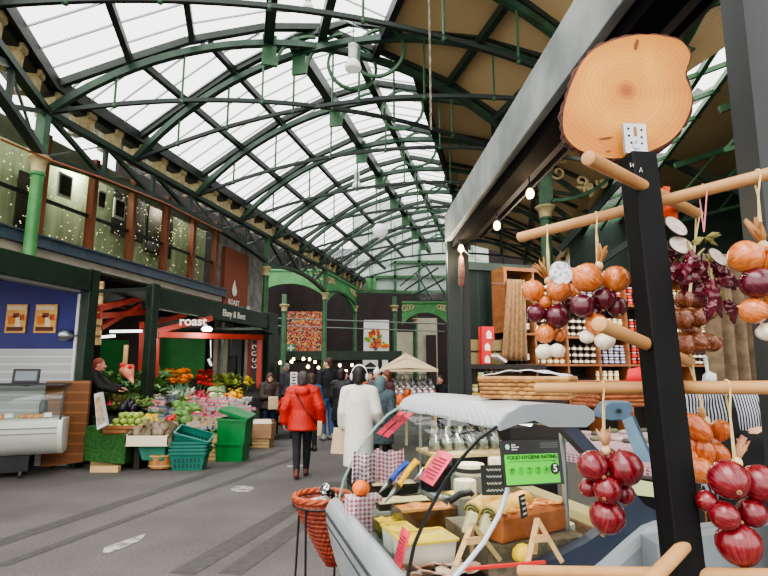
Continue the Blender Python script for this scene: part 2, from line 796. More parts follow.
def zprof(s):
    pr = prof[:-1] + boards
    for (a, za), (b, zb) in zip(pr, pr[1:]):
        if a <= s <= b:
            return za + (zb - za) * (s - a) / (b - a)
    return 7.5


for s, w, h, m in ((1.55, .13, .16, purl_m), (2.85, .13, .16, purl_m), (4.6, .24, .34, green_dark), (5.9, .2, .3, green_dark),
                   (7.3, .16, .3, black_paint), (9.3, .14, .2, green_dark), (10.7, .14, .2, green_dark)):
    z = zprof(s) - h / 2 - .06
    if s in (4.6, 5.9):
        z -= .18
    ua, ub = s + S_OFF_A, s + S_OFF_B
    p = MB(MA, m)
    p.bar((ua, v0(ua), z), (ua, V_END, z), w, h)
    p.build('purlin', loc=(0, 0, 0), smooth=False)['kind'] = 'structure'
    p = MB(MBN, m)
    p.bar((ub, 1, z), (ub, 12.22, z), w, h)
    p.build('purlin', loc=(0, 0, 0), smooth=False)['kind'] = 'structure'
# cream teeth along the second lantern beam
# ---- trusses
green_truss = mat('truss_green_paint', (36, 58, 46), 0.4, c2=(54, 84, 64), scale=2.5)


def truss(M, off, v, label, smin=0.0):
    org = M @ Vector((off + 6, v, 7.1))
    t = thing('roof_truss', label, 'roof truss', org, 0, 'arched roof trusses')
    mb = MB(M, green_truss)
    n = 30
    ss = [smin + (12 - smin) * i / n for i in range(n + 1)]
    mb.strip([(off + s, v, arc_z(s)) for s in ss], .15, .15)
    mb.build('upper_arch', parent=t)
    mb = MB(M, mat('truss_tie_paint', (40, 50, 46), 0.4))
    mb.strip([(off + s, v, low_z(s)) for s in ss], .08, .09)
    mb.build('tie_bar', parent=t)
    for s in (1.3, 2.7, 4.5, 6.2, 7.8, 9.4, 10.8):
        mb = MB(M, green_mid)
        mb.tube([(off + s, v, low_z(s)), (off + s, v, arc_z(s))], .028, 6)
        mb.ball((off + s, v, low_z(s) - .03), .06, 8)
        mb.build('hanger_rod', parent=t)
    # bracket plates and open ring below the lantern
    mb = MB(M, green_mid)
    c, r = (6.7, 9.25), .62
    ring = [(off + c[0] + r * math.cos(a), v, c[1] + r * math.sin(a)) for a in [2 * PI * k / 28 for k in range(29)]]
    mb.strip(ring, .07, .07, up=(0, 1, 0))
    mb.build('ring_bracket', parent=t)
    mb = MB(M, green_mid)
    mb.box2((off + 4.45, v - .04, 8.95), (off + 4.8, v + .04, 9.75))
    q = [(off + 4.8 + .95 * (1 - math.cos(a)), v, 8.95 + .95 * math.sin(a)) for a in [PI / 2 * k / 8 for k in range(9)]]
    mb.strip(q, .07, .07, up=(0, 1, 0))
    mb.build('bracket_plate', parent=t)
    # straight rafter under the glass
    mb = MB(M, purl_m)
    for (s0, z0), (s1, z1) in zip(prof, prof[1:]):
        mb.bar((s0 + off, v, z0 - .1), (s1 + off, v, z1 - .1), .14, .16)
    for (s0, z0), (s1, z1) in zip(boards, boards[1:]):
        mb.bar((s0 + off, v, z0 - .06), (s1 + off, v, z1 - .06), .12, .12)
    mb.build('rafter', parent=t)
    return t


ordn = ['first', 'second', 'third', 'fourth', 'fifth', 'sixth', 'seventh', 'eighth', 'ninth', 'tenth', 'eleventh', 'twelfth']
truss(MBN, S_OFF_B, 8.75, 'nearest green iron roof truss, its tie bar crossing the top edge of the photo')
truss(MBN, S_OFF_B, 12.22, 'large green arched roof truss that springs from the nearest left column')
for k, v in enumerate((11.5, 14.4, 17.3, 20.1, 22.9, 25.7, 28.5, 31.3)):
    truss(MA, S_OFF_A, v, 'green arched iron roof truss, %s one behind the truss at the nearest left column' % ordn[k])

# ---- columns and girders on the left
capital_m = mat('cream_capital', (196, 180, 136), 0.55, c2=(170, 152, 110), scale=9)


def column(x, y, zcap, r, label, ztop=7.1, z0=0.0, group='green cast iron columns', m=None):
    t = thing('iron_column', label, 'column', (x, y, 0), 0, group)
    mb = MB(Matrix.Translation((x, y, 0)), m or green_bright)
    mb.lathe([(r * 1.7, z0), (r * 1.7, z0 + .25), (r * 1.15, z0 + .4), (r, z0 + .5), (r * .95, zcap - .42), (r * 1.15, zcap - .4), (r * 1.15, zcap - .34), (r * .95, zcap - .32)], 20)
    mb.build('shaft', parent=t)
    mb = MB(Matrix.Translation((x, y, 0)), capital_m)
    mb.lathe([(r * .98, zcap - .36), (r * 1.1, zcap - .33), (r * 1.0, zcap - .3), (r * 1.15, zcap - .15), (r * 1.55, zcap - .06), (r * 1.75, zcap - .04), (r * 1.8, zcap), (r * 1.5, zcap + .03)], 20)
    mb.build('capital', parent=t)
    if ztop > zcap:
        mb = MB(Matrix.Translation((x, y, 0)), green_mid)
        mb.box2((-r * .8, -r * .8, zcap), (r * .8, r * .8, ztop))
        mb.build('stub_post', parent=t)
    return t


COLV = [8.7, 19.6, 26.8, 32.6]
for k, v in enumerate(COLV):
    p = MA @ Vector((-9.5, v, 0))
    column(p.x, p.y, 6.05 if k == 0 else 5.8, .125,
           m=None if k == 0 else green_mid, label=['bright green iron column with cream capital, nearest one at the left edge',
            'green iron column with cream capital beside the dark stone corner past the wooden panel',
            'green iron column at the right side of the flower mural',
            'green iron column between the mural and the white fruit banner'][k])


def girder(M, u, va, vb, zlow, label, rise=.4, n=6):
    t = thing('lattice_girder', label, 'girder', M @ Vector((u, (va + vb) / 2, zlow)), 0, 'lattice girders of the left row')
    mb = MB(M, green_dark)
    mb.bar((u, va, 7.1), (u, vb, 7.1), .2, .14)
    mb.build('upper_chord', parent=t)
    lz = lambda f: zlow + rise * (1 - (2 * f - 1) ** 2)
    mb = MB(M, green_dark)
    mb.strip([(u, va + (vb - va) * i / 16, lz(i / 16)) for i in range(17)], .2, .13)
    mb.build('lower_chord', parent=t)
    for i in range(n):
        f0, f1 = i / n, (i + 1) / n
        mb = MB(M, green_dark)
        a, b = va + (vb - va) * f0, va + (vb - va) * f1
        if i < n / 2:
            mb.bar((u, a, 7.1), (u, b, lz(f1)), .1, .1)
        else:
            mb.bar((u, a, lz(f0)), (u, b, 7.1), .1, .1)
        if 0 < i:
            mb.bar((u, a, lz(f0)), (u, a, 7.1), .09, .09)
        mb.build('web_bar', parent=t)
        mb = MB(M, mat('brace_grey', (92, 104, 96), .5))
        if i < n / 2:
            mb.bar((u - .05, a, lz(f0)), (u - .05, b, 7.1), .05, .03)
        else:
            mb.bar((u - .05, a, 7.1), (u - .05, b, lz(f1)), .05, .03)
        mb.build('thin_brace', parent=t)


girder(MA, -9.5, 8.7, 19.6, 6.05, 'long dark green lattice girder in front of the upper glass front')
girder(MA, -9.5, 19.6, 26.8, 5.85, 'dark green lattice girder between the second and third left columns', n=4)
girder(MA, -9.5, 26.8, 32.6, 5.8, 'dark green lattice girder at the far end of the left row', n=4)
girder(MBN, -4.26, 1.4, 12.2, 6.1, 'dark green lattice girder running off the left top corner of the photo')

# cornice: dark gutter, cream corbels, pale panels
for nm, M, off, va, vb in (('far', MA, -9.5, 8.7, V_END), ('near', MBN, -4.26, 2.0, 12.2)):
    t = thing('cornice', 'dark roof gutter on cream corbels above the %s left girders' % ('long far' if nm == 'far' else 'near upper'), 'cornice',
              M @ Vector((off, (va + vb) / 2, 7.2)), 0, 'roof cornices')
    mb = MB(M, mat('gutter_dark', (30, 34, 32), .55, c2=(44, 48, 44), scale=4))
    mb.box2((off - .75, va, 7.62), (off + .2, vb, 7.9))
    mb.box2((off - .25, va, 7.52), (off + .05, vb, 7.62))
    mb.build('gutter', parent=t, smooth=False)
    v = va + .3
    k = 0
    while v < vb and k < 34:
        mb = MB(M, capital_m)
        mb.prism([(-.45, 7.62), (.12, 7.62), (.12, 7.52), (.06, 7.47), (.05, 7.2), (.0, 7.12), (-.45, 7.12)], .24,
                 Matrix(((1, 0, 0, off), (0, 0, -1, v + .1), (0, 1, 0, 0), (0, 0, 0, 1))))
        mb.build('corbel', parent=t)
        v += .92
        k += 1
    mb = MB(M, rg)
    mb.quad((off - .26, va, 7.0), (off - .26, vb, 7.0), (off - .26, vb, 7.62), (off - .26, va, 7.62))
    mb.build('clerestory_glass', parent=t, smooth=False)

# ---- upper restaurant front on the left
U = -10.0
wl = MB(MA, mat('pale_stone', (150, 152, 138), .8, c2=(128, 130, 118), scale=2))
wl.box2((U - .5, 2, 6.6), (U - .3, 20.6, 7.0))
wl.build('wall_left', loc=(0, 0, 0), kind='structure')
be = MB(MA, blue_grey)
be.box2((U - .25, 2, 4.26), (U + .1, 17.3, 4.54))
be.box2((U + .1, 2, 4.26), (U + .16, 17.3, 4.3))
be.box2((U + .1, 2, 4.5), (U + .16, 17.3, 4.54))
be.build('trim_3', loc=(0, 0, 0), smooth=False, kind='structure')
be = MB(MA, mat('cream_strip', (196, 188, 172), .6, c2=(180, 172, 156), scale=3))
be.box2((U - .3, 2, 4.08), (U, 17.3, 4.26))
be.build('trim_4', loc=(0, 0, 0), smooth=False, kind='structure')
so = MB(MA, mat('dark_soffit', (58, 46, 40), .8))
so.box2((U - 5, 2, 4.0), (U - .3, 20.6, 4.1))
so.box2((U - 5.1, 2, 0), (U - 5, 40, 4.1))
so.build('wall_left', loc=(0, 0, 0), smooth=False, kind='structure')
# pale interior of the restaurant
ri = MB(MA, mat('restaurant_curtain', (186, 194, 164), .8, c2=(146, 154, 128), scale=2.2, stretch=(1, 2, .25)))
ri.box2((U - 1.0, 2, 4.3), (U - .95, 17.4, 6.9))
ri.build('wall_left', loc=(0, 0, 0), smooth=False, kind='structure')
mv = [4.0] + [PU(px, py, U).y for px, py in ((43, 228), (93, 250), (133, 262), (167, 272), (194, 280), (217, 288))]
winglass = glass_mat('window_glass', (232, 240, 228), .97, .03, .06)
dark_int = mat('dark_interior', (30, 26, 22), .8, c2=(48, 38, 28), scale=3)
for k in range(len(mv)):
    vb = mv[k]
    va = mv[k - 1] if k else 2.0
    w = MB(MA, winglass)
    w.quad((U - .2, va, 4.55), (U - .2, vb, 4.55), (U - .2, vb, 6.9), (U - .2, va, 6.9))
    wo = w.build('window_%d' % (k + 1), smooth=False, kind='structure')
    w = MB(MA, mullion)
    w.box2((U - .26, vb - .07, 4.54), (U - .06, vb + .07, 6.95))
    w.build('mullion', parent=wo)
    w = MB(MA, black_paint)
    w.box2((U - .24, va, 5.42), (U - .16, vb, 5.49))
    w.build('transom', parent=wo)
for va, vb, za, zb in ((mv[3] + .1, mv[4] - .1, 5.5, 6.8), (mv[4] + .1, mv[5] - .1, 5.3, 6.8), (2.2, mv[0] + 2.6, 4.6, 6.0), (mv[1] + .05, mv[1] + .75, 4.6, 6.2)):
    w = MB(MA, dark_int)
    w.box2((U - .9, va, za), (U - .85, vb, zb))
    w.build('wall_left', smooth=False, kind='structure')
fx = MB(MA, mat('fairy_light', (255, 232, 190), .5, emit=2.2))
for i in range(800):
    v = random.uniform(5.5, mv[6] - .15)
    z = random.uniform(4.6, 6.75)
    den = 1.0 if (mv[3] < v < mv[5] and z > 5.4) else .5
    if random.random() > den:
        continue
    r = random.uniform(.01, .021)
    c = Vector((U - .6 + random.uniform(-.2, .15), v, z))
    fx.add([c + Vector(q) * r for q in ((1, 0, 0), (-1, 0, 0), (0, 1, 0), (0, -1, 0), (0, 0, 1), (0, 0, -1))],
           [(0, 2, 4), (2, 1, 4), (1, 3, 4), (3, 0, 4), (2, 0, 5), (1, 2, 5), (3, 1, 5), (0, 3, 5)])
tag(fx.build('fairy_lights', smooth=False), 'curtain of tiny warm fairy lights behind the upper restaurant windows', 'fairy lights', kind='stuff')
for (px, py, w, h), lb in zip(((64.5, 186, .42, .6), (119, 209, .42, .56), (101, 200, .28, .5)),
                              ('black framed picture in the upper window, nearest of the pictures', 'black framed picture in the upper window showing a pale swirl', 'small half hidden framed picture beside the brown mullion')):
    c = PU(px, py, U - .5)
    t = thing('framed_picture', lb, 'picture', MA @ c, 0, 'pictures in the restaurant windows')
    m = MB(MA, mat('silver_frame', (206, 208, 196), .5))
    m.box((c.x, c.y, c.z), (.05, w, h))
    m.build('frame', parent=t)
    m = MB(MA, dark_int)
    m.box((c.x + .02, c.y, c.z), (.05, w * .75, h * .78))
    m.build('picture_panel', parent=t)
c = PU(8, 215, U - .12)
text_obj('roast', 'window_lettering', .5, MA @ facing((U - .1, 7.75, 5.08), (0, 1, 0)), mat('window_letter', (196, 196, 182), .6), extrude=.004)
tag(bpy.data.objects['window_lettering'], 'pale restaurant lettering on the upper window glass beside the nearest column', 'lettering')

# timber panel with flame sign, stone piers
c0, c1 = PU(222, 300, U), PU(246, 305, U)
pl_m = stripe_mat('red_brown_planks', (156, 88, 58), (120, 62, 42), 3.4, 'Y', sharp=.2)
t = thing('timber_sign', 'red brown timber panel with white flame emblem above the dark green shop fascia', 'panel', MA @ Vector((U + .05, (c0.y + c1.y) / 2, 4.2)))
m = MB(MA, pl_m)
m.box2((U - .1, c0.y, 3.4), (U + .05, c1.y, 6.15))
m.build('plank_panel', parent=t)
m = MB(MA, mat('sign_white', (228, 224, 214), .6))
fc = PU(234, 290, U + .06)
fm = facing(MA @ Vector((U + .07, fc.y, fc.z)), MA.to_3x3() @ Vector((0, 1, 0)))
m.M = fm
m.prism([(-.02, -.25), (.12, -.2), (.18, -.05), (.12, .1), (.04, .2), (.0, .38), (-.1, .2), (-.17, 0), (-.13, -.17)], .02)
m.build('flame_emblem', parent=t)
fm2 = fm.copy()
fm2.translation = MA @ Vector((U + .07, fc.y + .02, fc.z - .48))
text_obj('ROAST', 'sign_lettering', .26, fm2, mat('sign_white', (228, 224, 214)), t, bold=.006)
m = MB(MA, mat('grey_stone', (150, 150, 142), .85, c2=(112, 112, 106), scale=2.5))
m.box2((U - .4, 17.05, 3.0), (U - .1, c0.y, 7.0))
m.box2((U - .4, c1.y, 0), (U - .02, c1.y + 1.4, 7.0))
m.box2((U - .45, c0.y, 0), (U - .12, c1.y, 7.0))
m.box2((U - .4, 17.05, 0), (U - .1, c0.y - .05, 3.0))
m.build('wall_left', loc=(0, 0, 0), smooth=False, kind='structure')
# copper cable slung along the girder
cb = MB(mat=mat('copper_cable', (176, 104, 66), .5))
pts = [PU(0, 139, -9.3), PU(50, 160, -9.3), PU(105, 179, -9.3), PU(165, 203, -9.3), PU(222, 232, -9.3)]
cb.M = MA
cb.tube(pts, .022, 6)
tag(cb.build('cable'), 'thin copper coloured cable slung along the left girder', 'cable')

# ---- far end of the hall
back = MB(mat=mat('far_void_backdrop', (22, 17, 16), .85, c2=(40, 26, 24), scale=1.2))  # dark backdrop sheets standing in for the unlit void past the arches
back.box2((-30, 44, 0), (24, 44.3, 12))
back.M = MA
back.box2((-18, 20.6, 0), (-17.8, 46, 13))
back.M = I4
back.build('wall_back', loc=(0, 0, 0), kind='structure')
gab = MB(mat=mat('gable_panel', (176, 188, 178), .6, c2=(156, 170, 158), scale=1.5))
D = 36.0
pa, pb = P(352, 292, D), P(446, 292, D)
gab.box2((pa.x, D, pa.z), (pb.x + 3, D + .2, 13.5))
gab.build('wall_back', loc=(0, 0, 0), kind='structure')
gb = MB(mat=green_mid)
for y in (292, 277, 262):
    a, b = P(350, y, D - .12), P(450, y, D - .12)
    gb.bar(a, b, .12, .2)
for px in (372, 395, 419):
    gb.bar(P(px, 292, D - .1), P(px, 225, D - .1), .16, .16)
gb.use(green_bright)
a, b = P(366, 291, D - .14), P(376, 277, D - .14)
gb.box2((a.x, a.y - .03, a.z), (b.x, b.y + .03, b.z))
gb.build('trim_5', loc=(0, 0, 0), smooth=False, kind='structure')
# low glazed roof beyond the right end columns
lg = MB(mat=rg)
q = [P(400, 286, 33), P(428, 263, 33), P(452, 268, 27), P(452, 300, 27), P(420, 300, 30)]
lg.add(q, [(0, 1, 2, 3, 4)])
lgo = lg.build('ceiling', loc=(0, 0, 0), smooth=False, kind='structure')
m = MB(mat=green_dark)
for a, b in (((400, 286), (428, 263)), ((405, 290), (438, 268)), ((413, 296), (450, 276)), ((425, 265), (447, 297)), ((416, 273), (432, 299))):
    m.bar(P(a[0], a[1], 32.2 if a[0] < 410 else 30), P(b[0], b[1], 32.2 if b[0] < 430 else 28), .06, .08)
m.build('glazing_bars', parent=lgo)

for px, py, d, r, lb, m in ((284.5, 305, 29.5, .16, 'green iron column at the left side of the flower mural', green_mid),
                            (394.5, 306, 33.5, .17, 'green iron column with cream capital just right of the white fruit banner', green_mid),
                            (415.5, 319, 38.0, .16, 'farthest green iron column before the cream wall', green_mid)):
    p = P(px, py, d)
    column(p.x, p.y, p.z, r, lb, p.z + .6, m=m)


def spandrel(p0, p1, ztop, drop0, dmid, label, m, rings=3):
    """arched cast beam between two plan points with pale open rings"""
    p0, p1 = Vector(p0), Vector(p1)
    L = (p1 - p0).length
    M = facing(Vector((p0.x, p0.y, ztop)), (p1 - p0))
    t = thing('arched_beam', label, 'beam', Vector(((p0.x + p1.x) / 2, (p0.y + p1.y) / 2, ztop - .5)), 0, 'arched green beams of the far end')
    poly = [(0, 0), (L, 0), (L, -drop0)]
    for k in range(1, 12):
        f = 1 - k / 12
        poly.append((L * f, -(dmid + (drop0 - dmid) * abs(2 * f - 1) ** 2.2)))
    poly.append((0, -drop0))
    mb = MB(M, m)
    mb.prism(poly[::-1], .12, Matrix.Translation((0, 0, -.06)))
    mb.build('web_plate', parent=t, smooth=False)
    mb = MB(M, m)
    mb.box2((0, -.02, -.14), (L, .1, .14))
    mb.build('top_flange', parent=t)
    for k in range(rings):
        for f in ((.06 + .07 * k), (.94 - .07 * k)):
            mb = MB(M, cream)
            rr = .17 - .02 * k
            cc = [(L * f + rr * math.cos(a), -.34 + .04 * k + rr * math.sin(a), .08) for a in [2 * PI * i / 16 for i in range(17)]]
            mb.tube(cc, .035, 6)
            mb.build('ring', parent=t)


cA = MA @ Vector((-9.5, 26.8, 0))
cB = MA @ Vector((-9.5, 32.6, 0))
a, b = P(254, 270, 30.2), P(326, 279, 30.2)
spandrel((a.x, 30.2, 0), (b.x, 30.2, 0), P(290, 271, 30.2).z, 1.55, .75, 'bright green arched beam with pale rings left of the mural top', green_bright, 2)
spandrel((cA.x, cA.y, 0), (cB.x, cB.y, 0), 6.9, 1.7, .75, 'green arched beam with four pale rings right of the mural', green_bright, 3)
a, b = P(394, 300, 33.4), P(448, 300, 33.4)
spandrel((a.x + .5, 33.4, 0), (b.x, 33.4, 0), P(400, 303, 33.4).z, 1.4, .6, 'green arched beam with pale rings at the far right end behind the umbrella kiosk', green_bright, 3)
a = P(355, 292, 34)
b = P(394, 292, 34)
m = MB(mat=green_mid)
m.box2((a.x, 33.9, a.z - .1), (b.x, 34.1, a.z + .15))
m.build('trim_6', smooth=False, kind='structure')

# gallery floor band
ga = MB(mat=green_stall)
a, b = P(272, 351, 30.5), P(402, 360, 30.5)
ga.box2((a.x, 30.5, b.z), (b.x, 38, a.z))
ga.build('trim_7', loc=(0, 0, 0), smooth=False, kind='structure')
rail = MB(mat=mat('grey_tie_rod', (120, 126, 120), .5))
for y in (322.0, 329.5):
    rail.tube([P(270, y - 4, 30.3), P(445, y + 2, 30.3)], .035, 6)
rail.build('trim_8', loc=(0, 0, 0), kind='structure')
# flower mural and fruit banner: plain stand-ins for pictures of produce
def picture_mat(name, cols, scale, base=None):
    m = bpy.data.materials.new(name)
    m.use_nodes = True
    nt = m.node_tree
    b = nt.nodes['Principled BSDF']
    b.inputs['Roughness'].default_value = .7
    tc = nt.nodes.new('ShaderNodeTexCoord')
    vo = nt.nodes.new('ShaderNodeTexVoronoi')
    vo.inputs['Scale'].default_value = scale
    nz = nt.nodes.new('ShaderNodeTexNoise')
    nz.inputs['Scale'].default_value = scale * .22
    nt.links.new(tc.outputs['Object'], vo.inputs['Vector'])
    nt.links.new(tc.outputs['Object'], nz.inputs['Vector'])
    sp = nt.nodes.new('ShaderNodeSeparateColor')
    nt.links.new(vo.outputs['Color'], sp.inputs['Color'])
    ad = nt.nodes.new('ShaderNodeMix')
    ad.inputs[0].default_value = .6
    nt.links.new(sp.outputs['Red'], ad.inputs[2])
    nt.links.new(nz.outputs['Fac'], ad.inputs[3])
    cr = nt.nodes.new('ShaderNodeValToRGB')
    cr.color_ramp.interpolation = 'CONSTANT'
    els = cr.color_ramp.elements
    n = len(cols)
    while len(els) < n:
        els.new(.5)
    for i, c in enumerate(cols):
        els[i].position = .2 + .6 * i / n
        els[i].color = rgb(c)
    nt.links.new(ad.outputs[0], cr.inputs['Fac'])
    nt.links.new(cr.outputs['Color'], b.inputs['Base Color'])
    return m


t = thing('flower_mural', 'large colourful mural of flowers and produce hung between green columns', 'mural', P(304, 352, 31))
a, b = P(286.5, 351.5, 31), P(322, 311.5, 31)
m = MB(mat=picture_mat('mural_flowers', [(60, 36, 30), (150, 60, 60), (196, 84, 60), (196, 112, 70), (150, 44, 70), (206, 168, 90), (96, 34, 52), (186, 150, 130), (56, 72, 40), (60, 24, 34)], 9))
m.box2((a.x, 31, a.z), (b.x, 31.06, b.z))
m.build('mural_sheet', parent=t)
m = MB(mat=mat('mural_sign_green', (70, 130, 96), .6))
a, b = P(286.5, 351.5, 30.97), P(295.5, 344, 30.97)
m.box2((a.x, 30.95, a.z), (b.x, 30.99, b.z))
m.use(paper)
c = P(291, 348, 30.93)
m.box2((c.x - .05, 30.92, c.z - .18), (c.x + .05, 30.95, c.z + .18))
m.box2((c.x - .18, 30.92, c.z - .05), (c.x + .18, 30.95, c.z + .05))
m.build('sign_corner', parent=t)

t = thing('fruit_banner', 'white hanging banner with a bright bouquet of fruit shapes', 'banner', P(376, 352, 33))
a, b = P(363.5, 352.5, 33), P(389, 320, 33)
m = MB(mat=mat('banner_white', (226, 226, 222), .8))
m.box2((a.x, 33, a.z), (b.x, 33.03, b.z))
m.build('banner_cloth', parent=t)
rr = random.Random(3)
fruit_cols = [(230, 150, 40), (206, 60, 40), (120, 160, 50), (240, 200, 60), (60, 110, 50), (150, 60, 90), (226, 110, 40)]
for ci, cc in enumerate(fruit_cols):
    for k in range(7):
        m = MB(mat=mat('banner_ink_%d' % ci, cc, .8))
        ang = rr.uniform(.15, PI - .15)
        rad = rr.uniform(.05, .62)
        c = P(376 + 13 * math.cos(ang) * rad * 1.25, 349 - 25 * math.sin(ang) * rad * 1.25, 32.96 - .004 * ci)
        s = rr.uniform(.07, .17)
        L = s * rr.uniform(1, 2.6)
        M = Matrix.Translation(c) @ Matrix.Rotation(-(ang - PI / 2), 4, 'Y') @ Matrix.Rotation(PI / 2, 4, 'X')
        m.M = M
        m.lathe([(0, -.002), (s, -.001), (s, .001), (0, .002)], 10, sx=.7, sy=L / s * .7)
        m.build('fruit_print', parent=t)
# poster boards below the gallery
for px0, px1, y0, y1, lb, cc in ((362.5, 378, 360, 368.5, 'white poster with dark roof shape below the fruit banner', (214, 216, 212)),
                                 (382, 388, 360, 368, 'narrow white poster below the gallery beside the umbrella', (206, 210, 206))):
    a, b = P(px0, y1, 29.8), P(px1, y0, 29.8)
    t = thing('poster', lb, 'poster', ((a.x + b.x) / 2, 29.8, a.z))
    m = MB(mat=mat('poster_white', cc, .8))
    m.box2((a.x, 29.8, a.z), (b.x, 29.84, b.z))
    m.build('poster_board', parent=t)
    if px0 < 370:
        m = MB(mat=black_paint)
        q = [P(x, y, 29.78) for x, y in ((364, 367), (366, 365), (370.5, 362), (375, 365), (377, 367))]
        m.add(q, [(0, 1, 2, 3, 4)])
        m.build('roof_print', parent=t, smooth=False)
# cream wall and brown door at far right
m = MB(mat=mat('cream_wall', (196, 190, 168), .8, c2=(180, 172, 150), scale=1.5))
a, b = P(416, 372, 40), P(437, 318, 40)
m.box2((a.x, 40, 0), (b.x, 40.2, b.z))
a, b = P(397, 372, 41), P(413, 332, 41)
m.box2((a.x, 41, 0), (b.x, 41.2, b.z))
m.build('wall_back', smooth=False, kind='structure')
m = MB(mat=mat('far_door_brown', (52, 38, 36), .6))
a, b = P(426.5, 372, 39.9), P(436, 335, 39.9)
m.box2((a.x, 39.85, 0), (b.x, 39.98, b.z))
m.build('door_1', smooth=False, kind='structure')
# string lights under the gallery
bulb_m = mat('warm_bulb', (255, 214, 150), .4, emit=14)
pts = [(280, 362.5), (291.5, 361.5), (293.5, 359), (303.5, 358.8), (309.5, 359.2), (308, 366.5), (315, 362), (327.3, 364.3), (339.8, 365.2), (352, 365), (346, 371), (333, 373), (363, 369.5), (355.5, 377), (318.5, 367.5)]
for k, (px, py) in enumerate(pts):
    d = 24 + (k * 37 % 5)
    c = P(px, py, d)
    t = thing('string_bulb', 'small warm bulb hanging in the dark passage under the gallery', 'light bulb', c, 0, 'string lights under the gallery')
    m = MB(mat=bulb_m)
    m.lathe([(0, -.085), (.05, -.07), (.075, -.02), (.06, .04), (.03, .07)], 10, Matrix.Translation(c))
    m.build('bulb', parent=t)
    m = MB(mat=black_paint)
    m.lathe([(.03, .07), (.035, .13), (.0, .14)], 8, Matrix.Translation(c))
    m.tube([c + Vector((0, 0, .13)), c + Vector((0, 0, .5))], .008, 5)
    m.build('socket', parent=t)

# ---- hanging lamps, chain
lamp_m = mat('lamp_white', (222, 222, 214), .4)


def pendant(px, py, d, r, label, ztop):
    c = P(px, py, d)
    t = thing('pendant_lamp', label, 'lamp', c, 0, 'white industrial pendant lamps')
    m = MB(Matrix.Translation(c), mat('lamp_glass', (236, 236, 228), .3, emit=.35))
    m.lathe([(r * .35, -r * .75), (r * .9, -r * .7), (r, -r * .45), (r * .85, 0), (r * .55, r * .45), (r * .4, r * .6)], 20)
    m.build('lamp_shade', parent=t)
    m = MB(Matrix.Translation(c), lamp_m)
    m.lathe([(r * .42, r * .58), (r * .55, r * .7), (r * .55, r * 2.0), (r * .6, r * 2.05), (r * .6, r * 2.4), (r * .3, r * 2.5), (r * .12, r * 2.7), (0, r * 2.72)], 16)
    m.build('lamp_housing', parent=t)
    m = MB(mat=black_paint)
    m.tube([c + Vector((0, 0, r * 2.7)), Vector((c.x, c.y, ztop))], .012, 5)
    m.build('cable', parent=t)


pendant(353, 64, 11.4, .2, 'nearest white pendant lamp hanging above the hall near the boarded roof', 9.9)
pendant(357, 184.5, 19.0, .19, 'white pendant lamp hanging below the trusses further down the hall', 10)
pendant(308, 6, 10.5, .13, 'small white lamp hanging at the top edge of the photo', 9.9)
# globe
c = P(380, 231, 21)
t = thing('globe_lamp', 'round white globe lamp far down the glazed roof', 'lamp', c)
m = MB(Matrix.Translation(c), mat('globe_white', (238, 240, 240), .3, emit=.3))
m.lathe([(0, -.3), (.2, -.24), (.31, -.05), (.3, .1), (.18, .26), (.06, .3)], 18)
m.build('globe', parent=t)
m = MB(mat=black_paint)
m.tube([c + Vector((0, 0, .3)), Vector((c.x, c.y, 10))], .015, 5)
m.build('rod', parent=t)
# chain from the boarded roof
ch = MB(mat=mat('chain_steel', (150, 146, 132), .4, metal=.6))
a = P(431, 128, 9.0)
n = int((8.9 - a.z) / .062)
for k in range(n):
    z = a.z + k * .062
    M = Matrix.Translation((a.x, a.y, z)) @ Matrix.Rotation(k * PI / 2 + .6, 4, 'Z')
    ch.M = M
    ring = [(.018 * math.cos(q), 0, .04 * math.sin(q)) for q in [2 * PI * i / 8 for i in range(9)]]
    ch.tube(ring, .008, 5, cap=False)
tag(ch.build('chain'), 'long steel chain hanging from the boarded roof', 'chain')

# ---- right row column with scroll bracket, seen through the stall
p = P(545, 207, 15.5)
column(p.x, p.y, p.z, .17, 'green iron column with cream capital seen above the stall behind the dowel rack', 7.6, m=green_mid)
t = thing('scroll_bracket', 'cream and green cast scrollwork bracket beside the stall column', 'bracket', p + Vector((1, 0, 1)))
m = MB(mat=cream)
cx, cz = p.x + .3, p.z + .4
rr = random.Random(5)
for k in range(14):
    ox, oz = rr.uniform(.1, 1.7), rr.uniform(.1, 1.4)
    r0 = rr.uniform(.16, .3)
    pts = [(cx + ox + r0 * (1 - q / 15) * math.cos(q * .62 + k), p.y, cz + oz + r0 * (1 - q / 15) * math.sin(q * .62 + k)) for q in range(14)]
    m.tube(pts, .045, 5)
m.build('scrollwork', parent=t)
m = MB(mat=green_mid)
m.bar((p.x + .2, p.y, p.z + .2), (p.x + .2, p.y, p.z + 2.1), .1, .1)
m.bar((p.x, p.y, p.z + 2.1), (p.x + 2.6, p.y, p.z + 2.1), .12, .12)
m.strip([(p.x + .2 + 2.3 * math.sin(a), p.y, p.z + .2 + 1.9 * (1 - math.cos(a))) for a in [PI / 2 * i / 10 for i in range(11)]], .1, .1, up=(0, 1, 0))
m.build('bracket_frame', parent=t)
for k, (a, b) in enumerate((((560, 250), (700, 90)), ((600, 262), (768, 150)), ((640, 130), (768, 60)), ((575, 120), (768, 205)))):
    m = MB(mat=green_dark)
    m.bar(P(a[0], a[1], 17), P(b[0], b[1], 15), .16, .2)
    m.build('trim_%d' % (9 + k), smooth=False, kind='structure')
